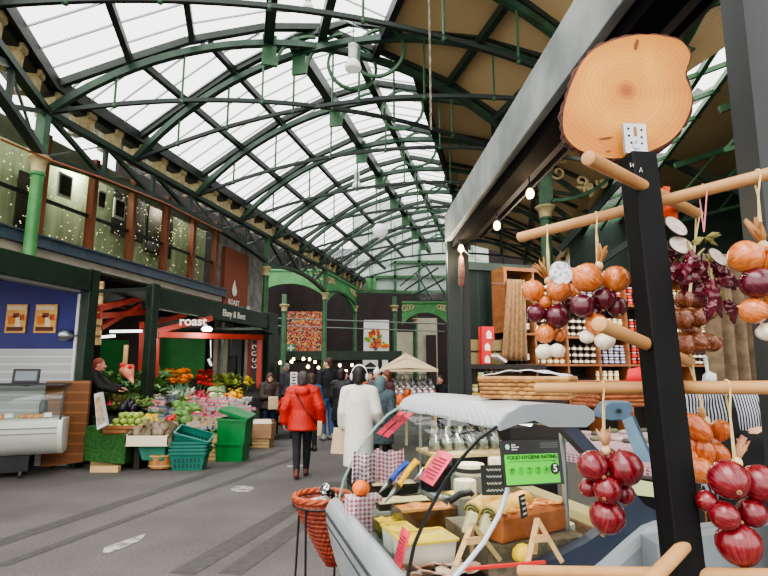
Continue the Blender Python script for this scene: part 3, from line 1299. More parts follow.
# rooflight in the aisle
m = MB(MA, rg)
m.quad((3.4, 7, 7.65), (4.9, 7, 8.1), (4.9, 34, 8.1), (3.4, 34, 7.65))
ral = m.build('ceiling', loc=(0, 0, 0), smooth=False, kind='structure')
m = MB(MA, green_mid)
for k in range(12):
    v = 9 + k * 1.3
    m.bar((3.3, v, 7.55), (5.0, v, 8.05), .08, .1)
for u_, z_ in ((3.4, 7.6), (4.15, 7.8), (4.9, 8.05)):
    m.bar((u_, 7, z_), (u_, 24, z_), .1, .14)
m.build('glazing_bars', parent=ral)
for k, v in enumerate((9.5, 13, 16.5, 20)):
    m = MB(MA, green_mid)
    m.bar((5, v, 7.6), (12, v, 9.6), .12, .16)
    m.bar((5, v, 6.6), (12, v, 8.2), .08, .1)
    for q in range(6):
        f0, f1 = q / 6, (q + 1) / 6
        m.bar((5 + 7 * f0, v, 6.6 + 1.6 * f0), (5 + 7 * f1, v, 7.6 + 2 * f1), .06, .06)
    m.build('trim_%d' % (16 + k), smooth=False, kind='structure')
m = MB(MA, green_dark)
m.box2((2.8, 24, 0), (18, 24.2, 11))
m.box2((12, 2, 0), (12.2, 24, 11))
m.build('wall_right', loc=(0, 0, 0), smooth=False, kind='structure')

# ---- light
for k, v in enumerate((7.5, 11.0, 14.5)):  # unseen fill lights, added to brighten the restaurant windows
    ld = bpy.data.lights.new('restaurant_fill', 'POINT')
    ld.energy = 95
    ld.color = (1, .95, .84)
    ld.shadow_soft_size = .15
    lo_ = bpy.data.objects.new('restaurant_fill', ld)
    col.objects.link(lo_)
    lo_.location = MA @ Vector((U - .62, v, 6.75))
for k, (u_, v_, z_) in enumerate(((1.6, 4.0, 2.5), (2.4, 3.9, 2.5), (3.2, 3.8, 2.5))):  # extra warm fills hidden behind the beam, added to brighten the shelves
    ld = bpy.data.lights.new('stall_fill', 'POINT')
    ld.energy = 16
    ld.color = (1, .86, .68)
    ld.shadow_soft_size = .08
    lo_ = bpy.data.objects.new('stall_fill', ld)
    col.objects.link(lo_)
    lo_.location = MS @ Vector((u_, v_, z_))
w = bpy.data.worlds.new('overcast')
scene.world = w
w.use_nodes = True
nt = w.node_tree
bg = nt.nodes['Background']
bg.inputs['Color'].default_value = (1.0, 0.985, 0.96, 1)
bg.inputs['Strength'].default_value = 2.9
sun = bpy.data.lights.new('overcast_sun', 'SUN')
sun.energy = 2.0
sun.angle = math.radians(40)
so = bpy.data.objects.new('overcast_sun', sun)
col.objects.link(so)
so.rotation_euler = (math.radians(28), math.radians(-18), 0)
for px_, py_, d_, e_ in ((207, 333, 12.6, 28), (125, 338, 12.6, 22), (175, 340, 11.6, 26)):  # two at the spot and tube lamps, the last added to brighten the heap
    ld = bpy.data.lights.new('produce_light', 'POINT')
    ld.energy = e_
    ld.color = (1, .97, .9)
    ld.shadow_soft_size = .12
    lo_ = bpy.data.objects.new('produce_light', ld)
    col.objects.link(lo_)
    lo_.location = P(px_, py_, d_)
ld = bpy.data.lights.new('case_fill', 'AREA')  # unseen light assumed under the hood, added to brighten the food
ld.shape = 'RECTANGLE'
ld.size = .05
ld.size_y = 1.0
ld.energy = 7
ld.color = (1, .95, .86)
lo_ = bpy.data.objects.new('case_fill', ld)
col.objects.link(lo_)
lo_.matrix_world = MS @ Matrix.Translation((1.1, 2.3, 1.352))
scene.view_settings.view_transform = 'AgX'
scene.view_settings.look = 'AgX - Medium High Contrast'
scene.view_settings.exposure = 0.0
# ================================================================== LEFT STALLS
# ---- pastry stall
A3 = MA.to_3x3()
st = thing('market_stall', 'dark green stall frame with deep fascia over the blue pastry stall at the left edge', 'stall', MA @ Vector((-7.05, 6, 0)))
m = MB(MA, green_stall)
m.box2((-7.16, 2.6, 2.95), (-7.0, 7.72, 3.32))
m.build('fascia', parent=st, bevel=.01)
m = MB(MA, mat('grey_trim', (112, 116, 112), .6))
m.box2((-7.18, 2.6, 2.9), (-7.04, 7.5, 2.955))
m.build('fascia_trim', parent=st)
m = MB(MA, green_stall)
m.box2((-7.16, 7.66, 0), (-7.0, 7.88, 3.34))
m.build('corner_post', parent=st, bevel=.01)
m = MB(MA, mat('stall_roof_dark', (28, 34, 30), .8))
m.box2((-9.9, 2.6, 3.2), (-7.16, 7.8, 3.32))
m.build('roof_panel', parent=st)
D = 9.35
blue_m = mat('deep_blue_board', (30, 32, 104), .5, c2=(36, 40, 118), scale=1.5)
a, b = P(83, 349, D), P(83, 285, D)
m = MB(mat=blue_m)
m.box2((-10.5, D, a.z), (a.x, D + .08, 3.18))
m.build('wall_left', smooth=False, kind='structure')
m = MB(mat=stripe_mat('white_boards', (226, 226, 222), (186, 188, 188), 2.4, 'Z', sharp=.06))
m.box2((-10.5, D - .01, 0), (a.x - .02, D + .08, a.z))
m.build('wall_left', smooth=False, kind='structure')
m = MB(mat=white_paint)
p0, p1 = P(76, 382, D - .05), P(81, 294, D - .05)
m.bar((p1.x - .02, D - .04, .6), (p1.x - .02, D - .04, p1.z), .05, .05)
m.build('trim_13', smooth=False, kind='structure')
for px0, px1, lb in ((4.5, 28, 'left one of two food posters on the deep blue wall'), (33.5, 58, 'right one of two food posters on the deep blue wall, next to the clamp lamp')):
    a, b = P(px0, 333, D - .02), P(px1, 304.5, D - .02)
    t = thing('food_poster', lb, 'poster', ((a.x + b.x) / 2, D - .02, a.z), 0, 'posters on the blue wall')
    w_, h_ = b.x - a.x, b.z - a.z
    m = MB(mat=mat('poster_gold', (206, 140, 60), .5, c2=(232, 188, 108), scale=7))
    m.box2((a.x, D - .03, a.z), (b.x, D - .005, b.z))
    m.build('poster_sheet', parent=t, smooth=False)
    m = MB(mat=mat('poster_header', (226, 202, 160), .6))
    m.box2((a.x + .06 * w_, D - .034, b.z - .2 * h_), (b.x - .08 * w_, D - .03, b.z - .06 * h_))
    m.build('title_band', parent=t, smooth=False)
    for fx, fz, sx, sz, cc in ((.3, .45, .34, .3, (214, 120, 40)), (.62, .4, .26, .36, (236, 220, 180)), (.5, .62, .3, .16, (140, 60, 40)), (.5, .14, .8, .14, (96, 44, 22)), (.8, .55, .2, .2, (200, 84, 40))):
        m = MB(mat=mat('poster_ink_%d_%d' % (cc[0], cc[1]), cc, .6))
        m.box((a.x + fx * w_, D - .033, a.z + fz * h_), (sx * w_, .006, sz * h_))
        m.build('food_print', parent=t, smooth=False)
c = P(69, 336, D - .12)
t = thing('clamp_lamp', 'silver clamp lamp on the white edge of the blue wall', 'lamp', c)
m = MB(Matrix.Translation(c) @ Matrix.Rotation(-PI / 2 + .2, 4, 'Y') @ Matrix.Rotation(.3, 4, 'X'), steel)
m.lathe([(.1, .14), (.105, .12), (.09, .04), (.05, -.02), (.03, -.06), (0, -.07)], 16)
m.build('lamp_shade', parent=t)
m = MB(mat=steel)
m.tube([c + Vector((.05, 0, 0)), c + Vector((.16, .04, .02)), c + Vector((.19, .08, -.06))], .016, 6)
m.build('arm', parent=t)

# curved glass pastry counter, long side towards the road
XR = P(62, 420, 8.3).x
XL = -8.9
RC = Matrix.Translation((XR, 8.3, 0)) @ Matrix.Rotation(math.radians(24), 4, 'Z') @ Matrix.Translation((-XR, -8.3, 0))
ct = thing('pastry_counter', 'cream curved glass pastry counter at the left edge in front of the white boards', 'display counter', ((XR + XL) / 2, 8.6, 0))
m = MB(RC, mat('counter_cream', (206, 208, 198), .35, c2=(196, 198, 188), scale=2))
bel = [(8.28, .86), (8.22, .82), (8.21, .72), (8.24, .6), (8.34, .45), (8.5, .33), (9.1, .3), (9.1, .84)]
rings = [[(x, y, z) for y, z in bel] for x in (XL, XR - .04)]
m.loft(rings)
m.build('body', parent=ct)
m = MB(RC, mat('counter_groove', (120, 122, 118), .5))
for z, y in ((.74, 8.205), (.66, 8.225)):
    m.bar((XL, y, z), (XR - .05, y, z), .02, .014)
m.build('bumper_strip', parent=ct)
m = MB(RC, mat('counter_endcap', (224, 226, 220), .4))
m.loft([[(x, y, z) for y, z in bel] for x in (XR - .04, XR + .02)])
m.build('end_cap', parent=ct)
m = MB(RC, black_paint)
m.box2((XL, 8.55, .08), (P(42, 470, 8.6).x, 9.05, .32))
m.build('plinth', parent=ct)
gl = [(8.27, .85), (8.27, .98), (8.33, 1.14), (8.44, 1.28), (8.6, 1.37)]
cg = glass_mat('counter_glass', (236, 244, 240), .93, .03, .06)
m = MB(RC, cg)
m.loft([[(x, y, z) for y, z in gl] for x in (XL, XR - .03)], closed=False, cap=False)
m.build('curved_glass', parent=ct)
m = MB(RC, cg)
m.add([(XR - .03, y, z) for y, z in gl] + [(XR - .03, 9.0, 1.37), (XR - .03, 9.0, .85)], [tuple(range(len(gl) + 2))])
m.build('end_glass', parent=ct, smooth=False)
m = MB(RC, mat('dark_metal', (52, 54, 56), .4, metal=.5))
m.bar((XL, 8.62, 1.375), (XR, 8.62, 1.375), .05, .03)
m.strip([(XR - .02, y, z) for y, z in gl], .02, .025, up=(1, 0, 0))
m.bar((XL, 9.0, 1.375), (XR, 9.0, 1.375), .04, .03)
m.build('glass_rail', parent=ct)
m = MB(RC, mat('counter_deck', (196, 196, 190), .4))
m.box2((XL, 8.35, .84), (XR - .05, 9.0, .87))
m.build('deck', parent=ct)
for px in (30, ):
    c = P(px, 474, 8.45)
    m = MB(RC @ Matrix.Translation((c.x, 8.5, .05)) @ Matrix.Rotation(PI / 2, 4, 'Y'), mat('rubber_grey', (60, 60, 60), .7))
    m.lathe([(0, -.02), (.05, -.02), (.05, .02), (0, .02)], 14)
    m.build('castor', parent=ct)
pastry_m = mat('pastry', (196, 122, 56), .6, c2=(226, 164, 92), scale=18, bump=.3)
proto = MB(mat=pastry_m)
proto.lathe([(0, -.02), (.05, -.02), (.062, .0), (.05, .03), (.02, .045), (0, .046)], 12)
pme = proto.mesh('pastry_bun')
k = 0
for px in range(-14, 44, 5):
    if 17 <= px <= 23:
        continue
    for row in range(2):
        c = Vector((XR - .25 - (41 - px) * .019 - .03 * row, 0, 0))
        place_mesh(pme, 'pastry_bun', RC @ TRS((c.x, 8.44 + row * .14, .89), (random.uniform(-.2, .2), random.uniform(-.2, .2), k)), None,
                   'golden round bun on the deck of the left pastry counter', 'pastry', 'buns in the left pastry counter')
        k += 1
for px, lb in ((1, 'white price card at the left edge of the pastry counter'), (20, 'white price card between the two rows of buns'), (47, 'white price card near the right end of the pastry counter')):
    c = Vector((XR - .2 - (47 - px) * .0185, 0, 0))
    m = MB(RC @ TRS((c.x, 8.37, .92), (-.4, 0, .1)), paper)
    m.box((0, 0, 0), (.1, .006, .07))
    tag(m.build('price_card'), lb, 'card', 'price cards in the pastry counter')
c = Vector((XR - .62, 0, 0))
t = thing('card_till', 'dark till screen standing behind the pastry counter before the white boards', 'till', RC @ Vector((c.x, 8.9, 1.38)))
m = MB(RC @ TRS((c.x, 8.9, 1.50), (-.35, 0, .05)), mat('till_case', (44, 46, 48), .4))
m.box((0, 0, 0), (.37, .03, .24))
m.build('casing', parent=t, bevel=.012)
m = MB(RC @ TRS((c.x, 8.882, 1.505), (-.35, 0, .05)), mat('till_screen', (120, 132, 136), .2))
m.box((0, 0, 0), (.29, .012, .16))
m.build('screen', parent=t)
m = MB(RC @ TRS((c.x, 8.95, 1.36)), mat('till_case', (44, 46, 48)))
m.bar((0, .02, -.02), (0, 0, .12), .06, .04)
m.box((0, 0, 0), (.2, .14, .02))
m.build('stand', parent=t)
c = RC @ Vector((XR - .33, 8.8, 0))
t = thing('milk_bottle', 'dark glass bottle standing inside the pastry counter beside the timber screen', 'bottle', (c.x, c.y, .87))
m = MB(Matrix.Translation((c.x, c.y, .87)), mat('dark_bottle', (44, 52, 44), .2))
m.lathe([(0, 0), (.055, 0), (.06, .02), (.06, .2), (.03, .27), (.025, .33), (0, .33)], 14)
m.build('glass_body', parent=t)
m = MB(Matrix.Translation((c.x, c.y, 1.2)), steel)
m.lathe([(.027, 0), (.03, .03), (0, .032)], 12)
m.build('cap', parent=t)

# timber screen on wheels
ts = thing('timber_screen', 'brown plank screen on castors beside the pastry counter', 'screen', P(63, 465, 8.95))
m = MB(mat=stripe_mat('plank_screen', (150, 100, 60), (122, 78, 46), 1.9, 'Z', sharp=.08, noise=.6))
q = [P(46, 381.5, 8.95), P(90, 380.5, 9.0), P(83, 462, 9.0), P(40, 467.5, 8.95)]
q2 = [v + Vector((0, .06, 0)) for v in q]
m.add(q + q2, [(0, 3, 2, 1), (4, 5, 6, 7), (0, 1, 5, 4), (1, 2, 6, 5), (2, 3, 7, 6), (3, 0, 4, 7)])
m.build('plank_board', parent=ts, smooth=False)
for px in (50, 67.5):
    c = P(px, 467, 9.0)
    m = MB(Matrix.Translation((c.x, 9.05, .05)) @ Matrix.Rotation(PI / 2, 4, 'Y'), mat('rubber_grey', (60, 60, 60), .7))
    m.lathe([(0, -.02), (.05, -.02), (.05, .02), (0, .02)], 14)
    m.build('castor', parent=ts)

# ---- produce stall frame
sf = thing('market_stall', 'dark green stall frame with lettered fascia above the produce stall', 'stall', MA @ Vector((-7.0, 12, 0)))
m = MB(MA, green_stall)
m.box2((-7.15, 9.3, 2.86), (-7.0, 15.3, 3.3))
m.build('fascia', parent=sf, bevel=.01)
m = MB(MA, green_stall)
m.box2((-7.12, 9.3, 0), (-6.97, 9.52, 3.36))
m.build('corner_post', parent=sf, bevel=.01)
m = MB(MA, green_stall)
m.box2((-7.25, 14.7, 0), (-6.96, 15.35, 3.36))
m.build('end_post', parent=sf, bevel=.01)
m = MB(MA, mat('stall_roof_dark', (28, 34, 30), .8))
m.box2((-9.9, 9.3, 3.2), (-7.15, 15.3, 3.28))
m.build('roof_panel', parent=sf)
fm = facing(MA @ Vector((-6.995, 12.66, 3.06)), A3 @ Vector((0, 1, 0)))
text_obj('Elsey & Bent', 'fascia_lettering', .235, fm, mat('sign_white', (228, 224, 214)), sf, bold=.006)
fm = facing(P(193, 321.5, 11.2), Vector((1, .12, 0)))
text_obj('roast', 'hanging_sign', .27, fm, mat('sign_white_glow', (240, 238, 230), .6, emit=.12), None, bold=.006)  # faint glow added to the letters so they stay white in the dark stall
tag(bpy.data.objects['hanging_sign'], 'white cut out lettering hanging behind the red bars of the produce stall', 'sign')
D = 14.6
for px0, px1, y0, nm in ((96, 128, 340, 0), (158, 206, 330, 1)):
    a, b = P(px0, 400, D), P(px1, y0, D)
    m = MB(mat=green_panel)
    m.box2((a.x, D, 0), (b.x, D + .06, b.z))
    m.build('wall_left', smooth=False, kind='structure')
a, b = P(158, 330, 13.8), P(262, 312, 13.8)
m = MB(mat=green_stall)
m.box2((a.x, 13.8, a.z), (b.x, 15.5, a.z + .06))
m.build('ceiling', smooth=False, kind='structure')
# stone piers right of the green board
for px0, px1, cc in ((211, 219, (196, 188, 170)), (221, 229, (180, 174, 154)), (229, 243, (92, 94, 92)), (243, 249, (170, 168, 156))):
    a, b = P(px0, 400, 15.2), P(px1, 320, 15.2)
    m = MB(mat=mat('pier_%d' % cc[0], cc, .8, c2=tuple(int(x * .82) for x in cc), scale=4))
    m.box2((a.x, 15.2, 0), (b.x, 15.5, b.z + .4))
    m.build('wall_left', smooth=False, kind='structure')
a = P(205, 350, 15)
m = MB(mat=black_paint)
m.box2((a.x, 15.0, 0), (a.x + .17, 15.2, 3.1))
m.build('trim_14', smooth=False, kind='structure')
c = P(233, 365, 15.1)
m = MB(mat=black_paint)
m.box((c.x, 15.1, c.z), (.2, .1, .5))
tag(m.build('meter_box', bevel=.02), 'small black box fixed to the grey stone pier behind the flowers', 'box')
# red frame of the produce stall
rf = thing('red_gazebo', 'red painted frame of posts and rafters inside the produce stall', 'frame', P(155, 385, 12))
def rb(a, b, da, db, w):
    m = MB(mat=red_paint)
    m.bar(P(a[0], a[1], da), P(b[0], b[1], db), w, w)
    return m
for a, b, da, db, w, nm in (((155, 336), (153.5, 386), 12, 12, .15, 'post'), ((143, 322), (141.5, 385), 13.5, 13.5, .13, 'post'),
                            ((260, 336), (259, 388), 14.3, 14.3, .13, 'post'), ((250, 336), (249, 388), 15.0, 15.0, .1, 'post'),
                            ((157, 334.5), (262, 337.5), 12, 14.3, .13, 'cross_beam'), ((158, 331), (212, 318), 12, 12.6, .12, 'rafter'),
                            ((152, 323), (186, 315), 12.8, 13, .1, 'rafter'), ((97, 309), (140, 298), 10.6, 12, .12, 'rafter'),
                            ((97, 316), (145, 312), 10.5, 13, .12, 'cross_beam'), ((100, 328), (139, 305), 11, 12.4, .1, 'rafter'),
                            ((97, 303), (142, 309), 12.5, 12.5, .07, 'tie_bar')):
    rb(a, b, da, db, w).build(nm, parent=rf)
rack_w = MB(mat=wood_pale)
c0, c1 = P(101.5, 283, 11), P(98, 345, 11)
rack_w.bar(c0, c1, .1, .05)
for k in range(6):
    q = c0.lerp(c1, k / 6)
    rack_w.box(q + Vector((0, -.04, 0)), (.14, .05, .05))
tag(rack_w.build('peg_rail'), 'pale wooden peg rail hanging in the gap between the two left stalls', 'rail')
m = MB(mat=wood_pale)
m.bar(P(126.5, 345, 13.2), P(123.5, 384, 13.2), .1, .05)
tag(m.build('timber_prop'), 'pale timber prop leaning beside the green board behind the bouquet', 'timber')
m = MB(mat=mat('tube_lamp', (240, 244, 236), .4, emit=2.5))
for k, (a, b) in enumerate((((110, 331.5), (142, 331)), ((101, 337), (115, 336)))):
    m = MB(mat=mat('tube_lamp', (240, 244, 236), .4, emit=2.5))
    m.tube([P(a[0], a[1], 13.3), P(b[0], b[1], 13.3)], .035, 8)
    t = tag(m.build('tube_light'), ['long white tube light under the red rafters', 'short white tube light under the red rafters, lower of the two'][k], 'light')
c = P(207, 329, 12.8)
m = MB(Matrix.Translation(c), mat('lamp_bright', (250, 252, 244), .3, emit=8))
m.lathe([(0, -.06), (.1, -.05), (.13, 0), (.09, .05), (0, .07)], 16)
tag(m.build('spot_lamp'), 'round glowing lamp under the produce stall roof above the red beam', 'lamp')
m = MB(mat=white_paint)
m.tube([P(210.5, 340, 13), P(211, 358, 13)], .012, 6)
m.tube([P(208.5, 359, 13), P(211.5, 366, 13)], .035, 6)
tag(m.build('hanging_switch'), 'white pull cord with a switch hanging before the green board', 'switch')
t = thing('leaning_sign', 'tall narrow red sign with white symbols on the far post of the produce stall', 'sign', P(254, 372, 14.2))
m = MB(mat=mat('sign_dark', (40, 36, 36), .6))
a, b = P(251, 382, 14.4), P(257.5, 340, 14.4)
m.box2((a.x, 14.4, a.z), (b.x, 14.44, b.z))
m.build('sign_board', parent=t)
for k, y in enumerate((347, 353.5, 360, 366)):
    c = P(254.3, y, 14.37)
    m = MB(Matrix.Translation(c) @ Matrix.Rotation(PI / 2, 4, 'X'), mat('sign_white', (228, 224, 214)))
    m.tube([(.05 * math.cos(q) * (1 + .3 * (k % 2)), .05 * math.sin(q), 0) for q in [PI * 1.5 * i / 8 + k for i in range(9)]], .014, 5)
    m.build('symbol', parent=t)

# ------------------------------------------------------------------ produce bank
A1, A2, A3p = P(112, 432, 9.0), P(238, 432, 10.7), P(190, 379, 13.6)
pn = (A2 - A1).cross(A3p - A1).normalized()


def heap(px, py, lift=0.0):
    r = Vector(ray(px, py))
    o = Vector((0, 0, HC))
    t = (A1 - o).dot(pn) / r.dot(pn)
    return o + r * t + Vector((0, 0, lift))


bench = thing('produce_bank', 'sloping dark market bench under the heaped fruit, flowers and vegetables', 'market bench', (-4, 11, 0))
poly = [heap(*q) for q in ((128, 433), (170, 436), (243, 431), (258, 420), (262, 384), (200, 379), (128, 381), (106, 396), (108, 424))]
m = MB(mat=mat('bench_dark', (30, 34, 28), .85, c2=(44, 46, 38), scale=6))
n = len(poly)
m.add(poly + [Vector((p.x, p.y, .05)) for p in poly],
      [tuple(range(n))] + [(i, i + n, (i + 1) % n + n, (i + 1) % n) for i in range(n)])
m.build('sloping_top', parent=bench, smooth=False)

leaf_a = mat('leaf_green', (70, 112, 52), .6, c2=(112, 152, 78), scale=14)
leaf_b = mat('leaf_dark', (50, 80, 46), .6, c2=(84, 116, 66), scale=14)
leaf_c = mat('leaf_olive', (122, 130, 66), .6, c2=(160, 166, 96), scale=14)


def leafy(mats, n, L, w, seed, spread=1.0, up=.6):
    rr = random.Random(seed)
    m = MB()
    for i in range(n):
        m.use(mats[i % len(mats)])
        a = rr.uniform(0, 2 * PI)
        e = rr.uniform(.1, up + .5)
        d = Vector((math.cos(a) * spread, math.sin(a) * spread, e)).normalized()
        s = Vector((-d.y, d.x, 0)).normalized()
        l = L * rr.uniform(.6, 1.1)
        o = Vector((rr.uniform(-.3, .3) * L, rr.uniform(-.3, .3) * L, rr.uniform(0, .2) * L))
        pts = []
        for k, ww in enumerate((.25, .8, 1, .55, .05)):
            q = o + d * (l * k / 4) + Vector((0, 0, -.12 * l * (k / 4) ** 2))
            pts.append((q - s * w * ww * .5 + Vector((0, 0, .2 * w * ww)), q, q + s * w * ww * .5 + Vector((0, 0, .2 * w * ww))))
        vs = [p for t3 in pts for p in t3]
        fs = []
        for k in range(4):
            b = k * 3
            fs += [(b, b + 1, b + 4, b + 3), (b + 1, b + 2, b + 5, b + 4)]
        m.add(vs, fs)
    return m.mesh('leaves')


def flower(cm, seed, r=.06):
    rr = random.Random(seed)
    m = MB(mat=cm)
    for ring, (nn, tilt, rs) in enumerate(((7, .25, 1.0), (6, .7, .8), (4, 1.1, .5))):
        for k in range(nn):
            a = 2 * PI * k / nn + ring * .4
            d = Vector((math.cos(a) * math.cos(tilt), math.sin(a) * math.cos(tilt), math.sin(tilt)))
            s = Vector((-math.sin(a), math.cos(a), 0))
            R = r * rs
            m.add([(0, 0, 0), d * R * .5 - s * R * .35, d * R, d * R * .5 + s * R * .35], [(0, 1, 2, 3)])
    m.use(leaf_a)
    m.tube([(0, 0, 0), (0, 0, -r * 1.6)], r * .08, 5)
    for k in range(3):
        a = k * 2.1
        d = Vector((math.cos(a), math.sin(a), -.3))
        s = Vector((-math.sin(a), math.cos(a), 0))
        m.add([(0, 0, -r * .5), d * r * .6 - s * r * .2, d * r * 1.1, d * r * .6 + s * r * .2], [(0, 1, 2, 3)])
    return m.mesh('flower')


def roundveg(cm, r, top=None, squash=.9, n=12):
    m = MB(mat=cm)
    m.lathe([(0, -.5 * r * squash), (.45 * r, -.8 * r * squash), (.9 * r, -.35 * r * squash), (r, .1 * r * squash), (.8 * r, .65 * r * squash), (.35 * r, .88 * r * squash), (.08 * r, .72 * r * squash), (0, .72 * r * squash)], n)
    m.use(mat('stalk_brown', (92, 70, 40), .7))
    m.tube([(0, 0, .68 * r * squash), (.1 * r, 0, 1.15 * r * squash)], .06 * r, 5)
    return m.mesh('round')


def cabbage(cm, c2, r):
    m = MB(mat=cm)
    m.ball((0, 0, 0), (r * .82, r * .82, r * .76), 12)
    m.use(c2)
    for k in range(7):
        a = 2 * PI * k / 7
        d = Vector((math.cos(a), math.sin(a), 0))
        s = Vector((-d.y, d.x, 0))
        pts = []
        for j, (rad, z, w) in enumerate(((.35, -.75, .2), (.9, -.4, .6), (1.05, .15, .7), (.85, .7, .45))):
            c = d * rad * r + Vector((0, 0, z * r))
            pts.append((c - s * w * r, c + d * .06 * r, c + s * w * r))
        vs = [p for t3 in pts for p in t3]
        fs = []
        for j in range(3):
            b = 3 * j
            fs += [(b, b + 1, b + 4, b + 3), (b + 1, b + 2, b + 5, b + 4)]
        m.add(vs, fs)
    return m.mesh('cabbage')


def punnet(fm, seed, w=.2, d=.15, h=.07, r=.028):
    rr = random.Random(seed)
    m = MB(mat=mat('punnet_tray', (128, 134, 132), .4))
    for a, b in (((-w / 2, -d / 2), (w / 2, -d / 2)), ((w / 2, -d / 2), (w / 2, d / 2)), ((w / 2, d / 2), (-w / 2, d / 2)), ((-w / 2, d / 2), (-w / 2, -d / 2))):
        m.bar((a[0], a[1], h / 2), (b[0], b[1], h / 2), .006, h)
    m.box((0, 0, .004), (w, d, .006))
    m.use(fm)
    for i in range(5):
        for j in range(4):
            m.ball((-w / 2 + w * (i + .5) / 5, -d / 2 + d * (j + .5) / 4, h * .85 + rr.uniform(-.008, .016)), r, 6)
    return m.mesh('punnet')


apple_g = mat('pale_green_fruit', (142, 166, 74), .4, c2=(176, 192, 104), scale=5)
K = {}
K['green_fruit'] = (roundveg(apple_g, .062), 'pale green round fruit heaped in the crate at the near end of the produce bank', 'fruit', 'pale green fruit heap')
K['orange_flower'] = (flower(mat('petal_orange', (232, 122, 24), .6, c2=(244, 160, 40), scale=9), 1, .085), 'orange flower bloom in the orange bunch at the back of the produce bank', 'flower', 'orange flowers')
K['red_flower'] = (flower(mat('petal_red', (206, 34, 40), .6, c2=(224, 60, 56), scale=9), 2, .085), 'red flower bloom in the red bunch at the back of the produce bank', 'flower', 'red flowers')
K['yellow_flower'] = (flower(mat('petal_yellow', (240, 208, 34), .6, c2=(248, 224, 80), scale=9), 3, .08), 'yellow flower bloom in the bunch beside the woman in brown', 'flower', 'yellow flowers')
K['leafy_bunch'] = (leafy([leaf_b, leaf_a], 26, .26, .09, 4), 'dark green leafy bunch at the near end of the produce bank', 'vegetable', 'dark leafy bunches')
K['olive_bunch'] = (leafy([leaf_c, leaf_a, leaf_b], 24, .2, .07, 5), 'olive green leafy bunch on the produce bank behind the price board', 'vegetable', 'olive leafy bunches')
K['salad_head'] = (leafy([leaf_c, mat('leaf_lime', (148, 170, 64), .6)], 22, .18, .08, 6), 'lime green salad head at the far back of the produce bank', 'vegetable', 'lime salad heads')
arti = MB(mat=mat('artichoke', (124, 130, 88), .6, c2=(150, 116, 110), scale=16))
for i in range(46):
    z = -1 + 2 * (i + .5) / 46
    a = i * 2.4
    rr_ = math.sqrt(1 - z * z)
    d = Vector((rr_ * math.cos(a), rr_ * math.sin(a), z))
    s = Vector((-math.sin(a), math.cos(a), 0))
    arti.add([d * .05 - s * .02, d * .055 - Vector((0, 0, .02)), d * .05 + s * .02, d * .062 + Vector((0, 0, .028))], [(0, 1, 2, 3)])
arti.ball((0, 0, 0), .048, 10)
arti.tube([(0, 0, -.04), (.01, 0, -.1)], .012, 6)
K['artichoke'] = (arti.mesh('artichoke'), 'small purple green artichoke in the pale wooden tray', 'vegetable', 'artichokes in the wooden tray')
K['cabbage'] = (cabbage(mat('cabbage_green', (128, 164, 78), .5, c2=(152, 186, 100), scale=6), mat('cabbage_leaf', (96, 140, 70), .5, c2=(132, 168, 96), scale=6), .1), 'light green cabbage in the middle of the produce bank', 'vegetable', 'light green cabbages')
K['cauliflower'] = (cabbage(mat('cauli_white', (232, 226, 200), .7, c2=(214, 206, 176), scale=30, bump=.6), mat('cauli_leaf', (150, 180, 130), .5), .1), 'white cauliflower in pale leaves behind the red punnets', 'vegetable', 'white cauliflowers')
K['leek'] = (leafy([mat('leek_blue', (124, 152, 134), .5), mat('leek_pale', (170, 190, 160), .5)], 18, .24, .06, 8, up=1.0), 'blue green leek top below the orange flowers', 'vegetable', 'blue green leeks')
K['radish_bunch'] = (roundveg(mat('radish_red', (150, 26, 50), .4, c2=(178, 44, 66), scale=6), .055), 'dark red root vegetable below the red flowers', 'vegetable', 'dark red roots')
K['red_punnet'] = (punnet(mat('berry_red', (166, 30, 52), .35, c2=(196, 60, 84), scale=9), 9), 'punnet of dark red berries in the stepped rows of the produce bank', 'punnet', 'berry punnets')
K['pink_punnet'] = (punnet(mat('berry_pink', (206, 92, 112), .4, c2=(224, 150, 150), scale=9), 10), 'punnet of pink fruit in the stepped rows of the produce bank', 'punnet', 'pink fruit punnets')
K['blue_punnet'] = (punnet(mat('berry_blue', (56, 62, 92), .4, c2=(88, 92, 120), scale=9), 11), 'punnet of dark blue berries on the produce bank', 'punnet', 'blueberry punnets')
K['white_punnet'] = (punnet(mat('mushroom', (222, 210, 190), .6, c2=(198, 180, 152), scale=9), 12), 'punnet of pale mushrooms on the produce bank', 'punnet', 'mushroom punnets')
K['nut_punnet'] = (punnet(mat('nut_tan', (204, 160, 104), .6, c2=(176, 128, 78), scale=9), 13), 'punnet of tan coloured produce along the front of the produce bank', 'punnet', 'tan punnets')
K['orange_fruit'] = (roundveg(mat('orange_peel', (232, 124, 40), .45, c2=(240, 150, 60), scale=14), .05), 'orange fruit on the far part of the produce bank near the woman in brown', 'fruit', 'orange fruit')
K['tomato'] = (roundveg(mat('tomato_red', (206, 52, 40), .3, c2=(224, 84, 64), scale=6), .05), 'tomato in the far crates to the right of the woman in brown', 'fruit', 'tomatoes')
K['yellow_pepper'] = (roundveg(mat('pepper_yellow', (232, 186, 40), .3), .055, squash=1.2), 'yellow pepper behind the artichoke tray', 'vegetable', 'yellow peppers')
K['red_pepper'] = (roundveg(mat('pepper_red', (196, 30, 34), .3), .06, squash=1.4), 'red pepper on the near front of the produce bank above the teal baskets', 'vegetable', 'red peppers')
K['aubergine'] = (roundveg(mat('aubergine', (48, 34, 54), .25), .06, squash=1.5), 'dark purple aubergine beside the pale green fruit', 'vegetable', 'aubergines')
rp = random.Random(21)


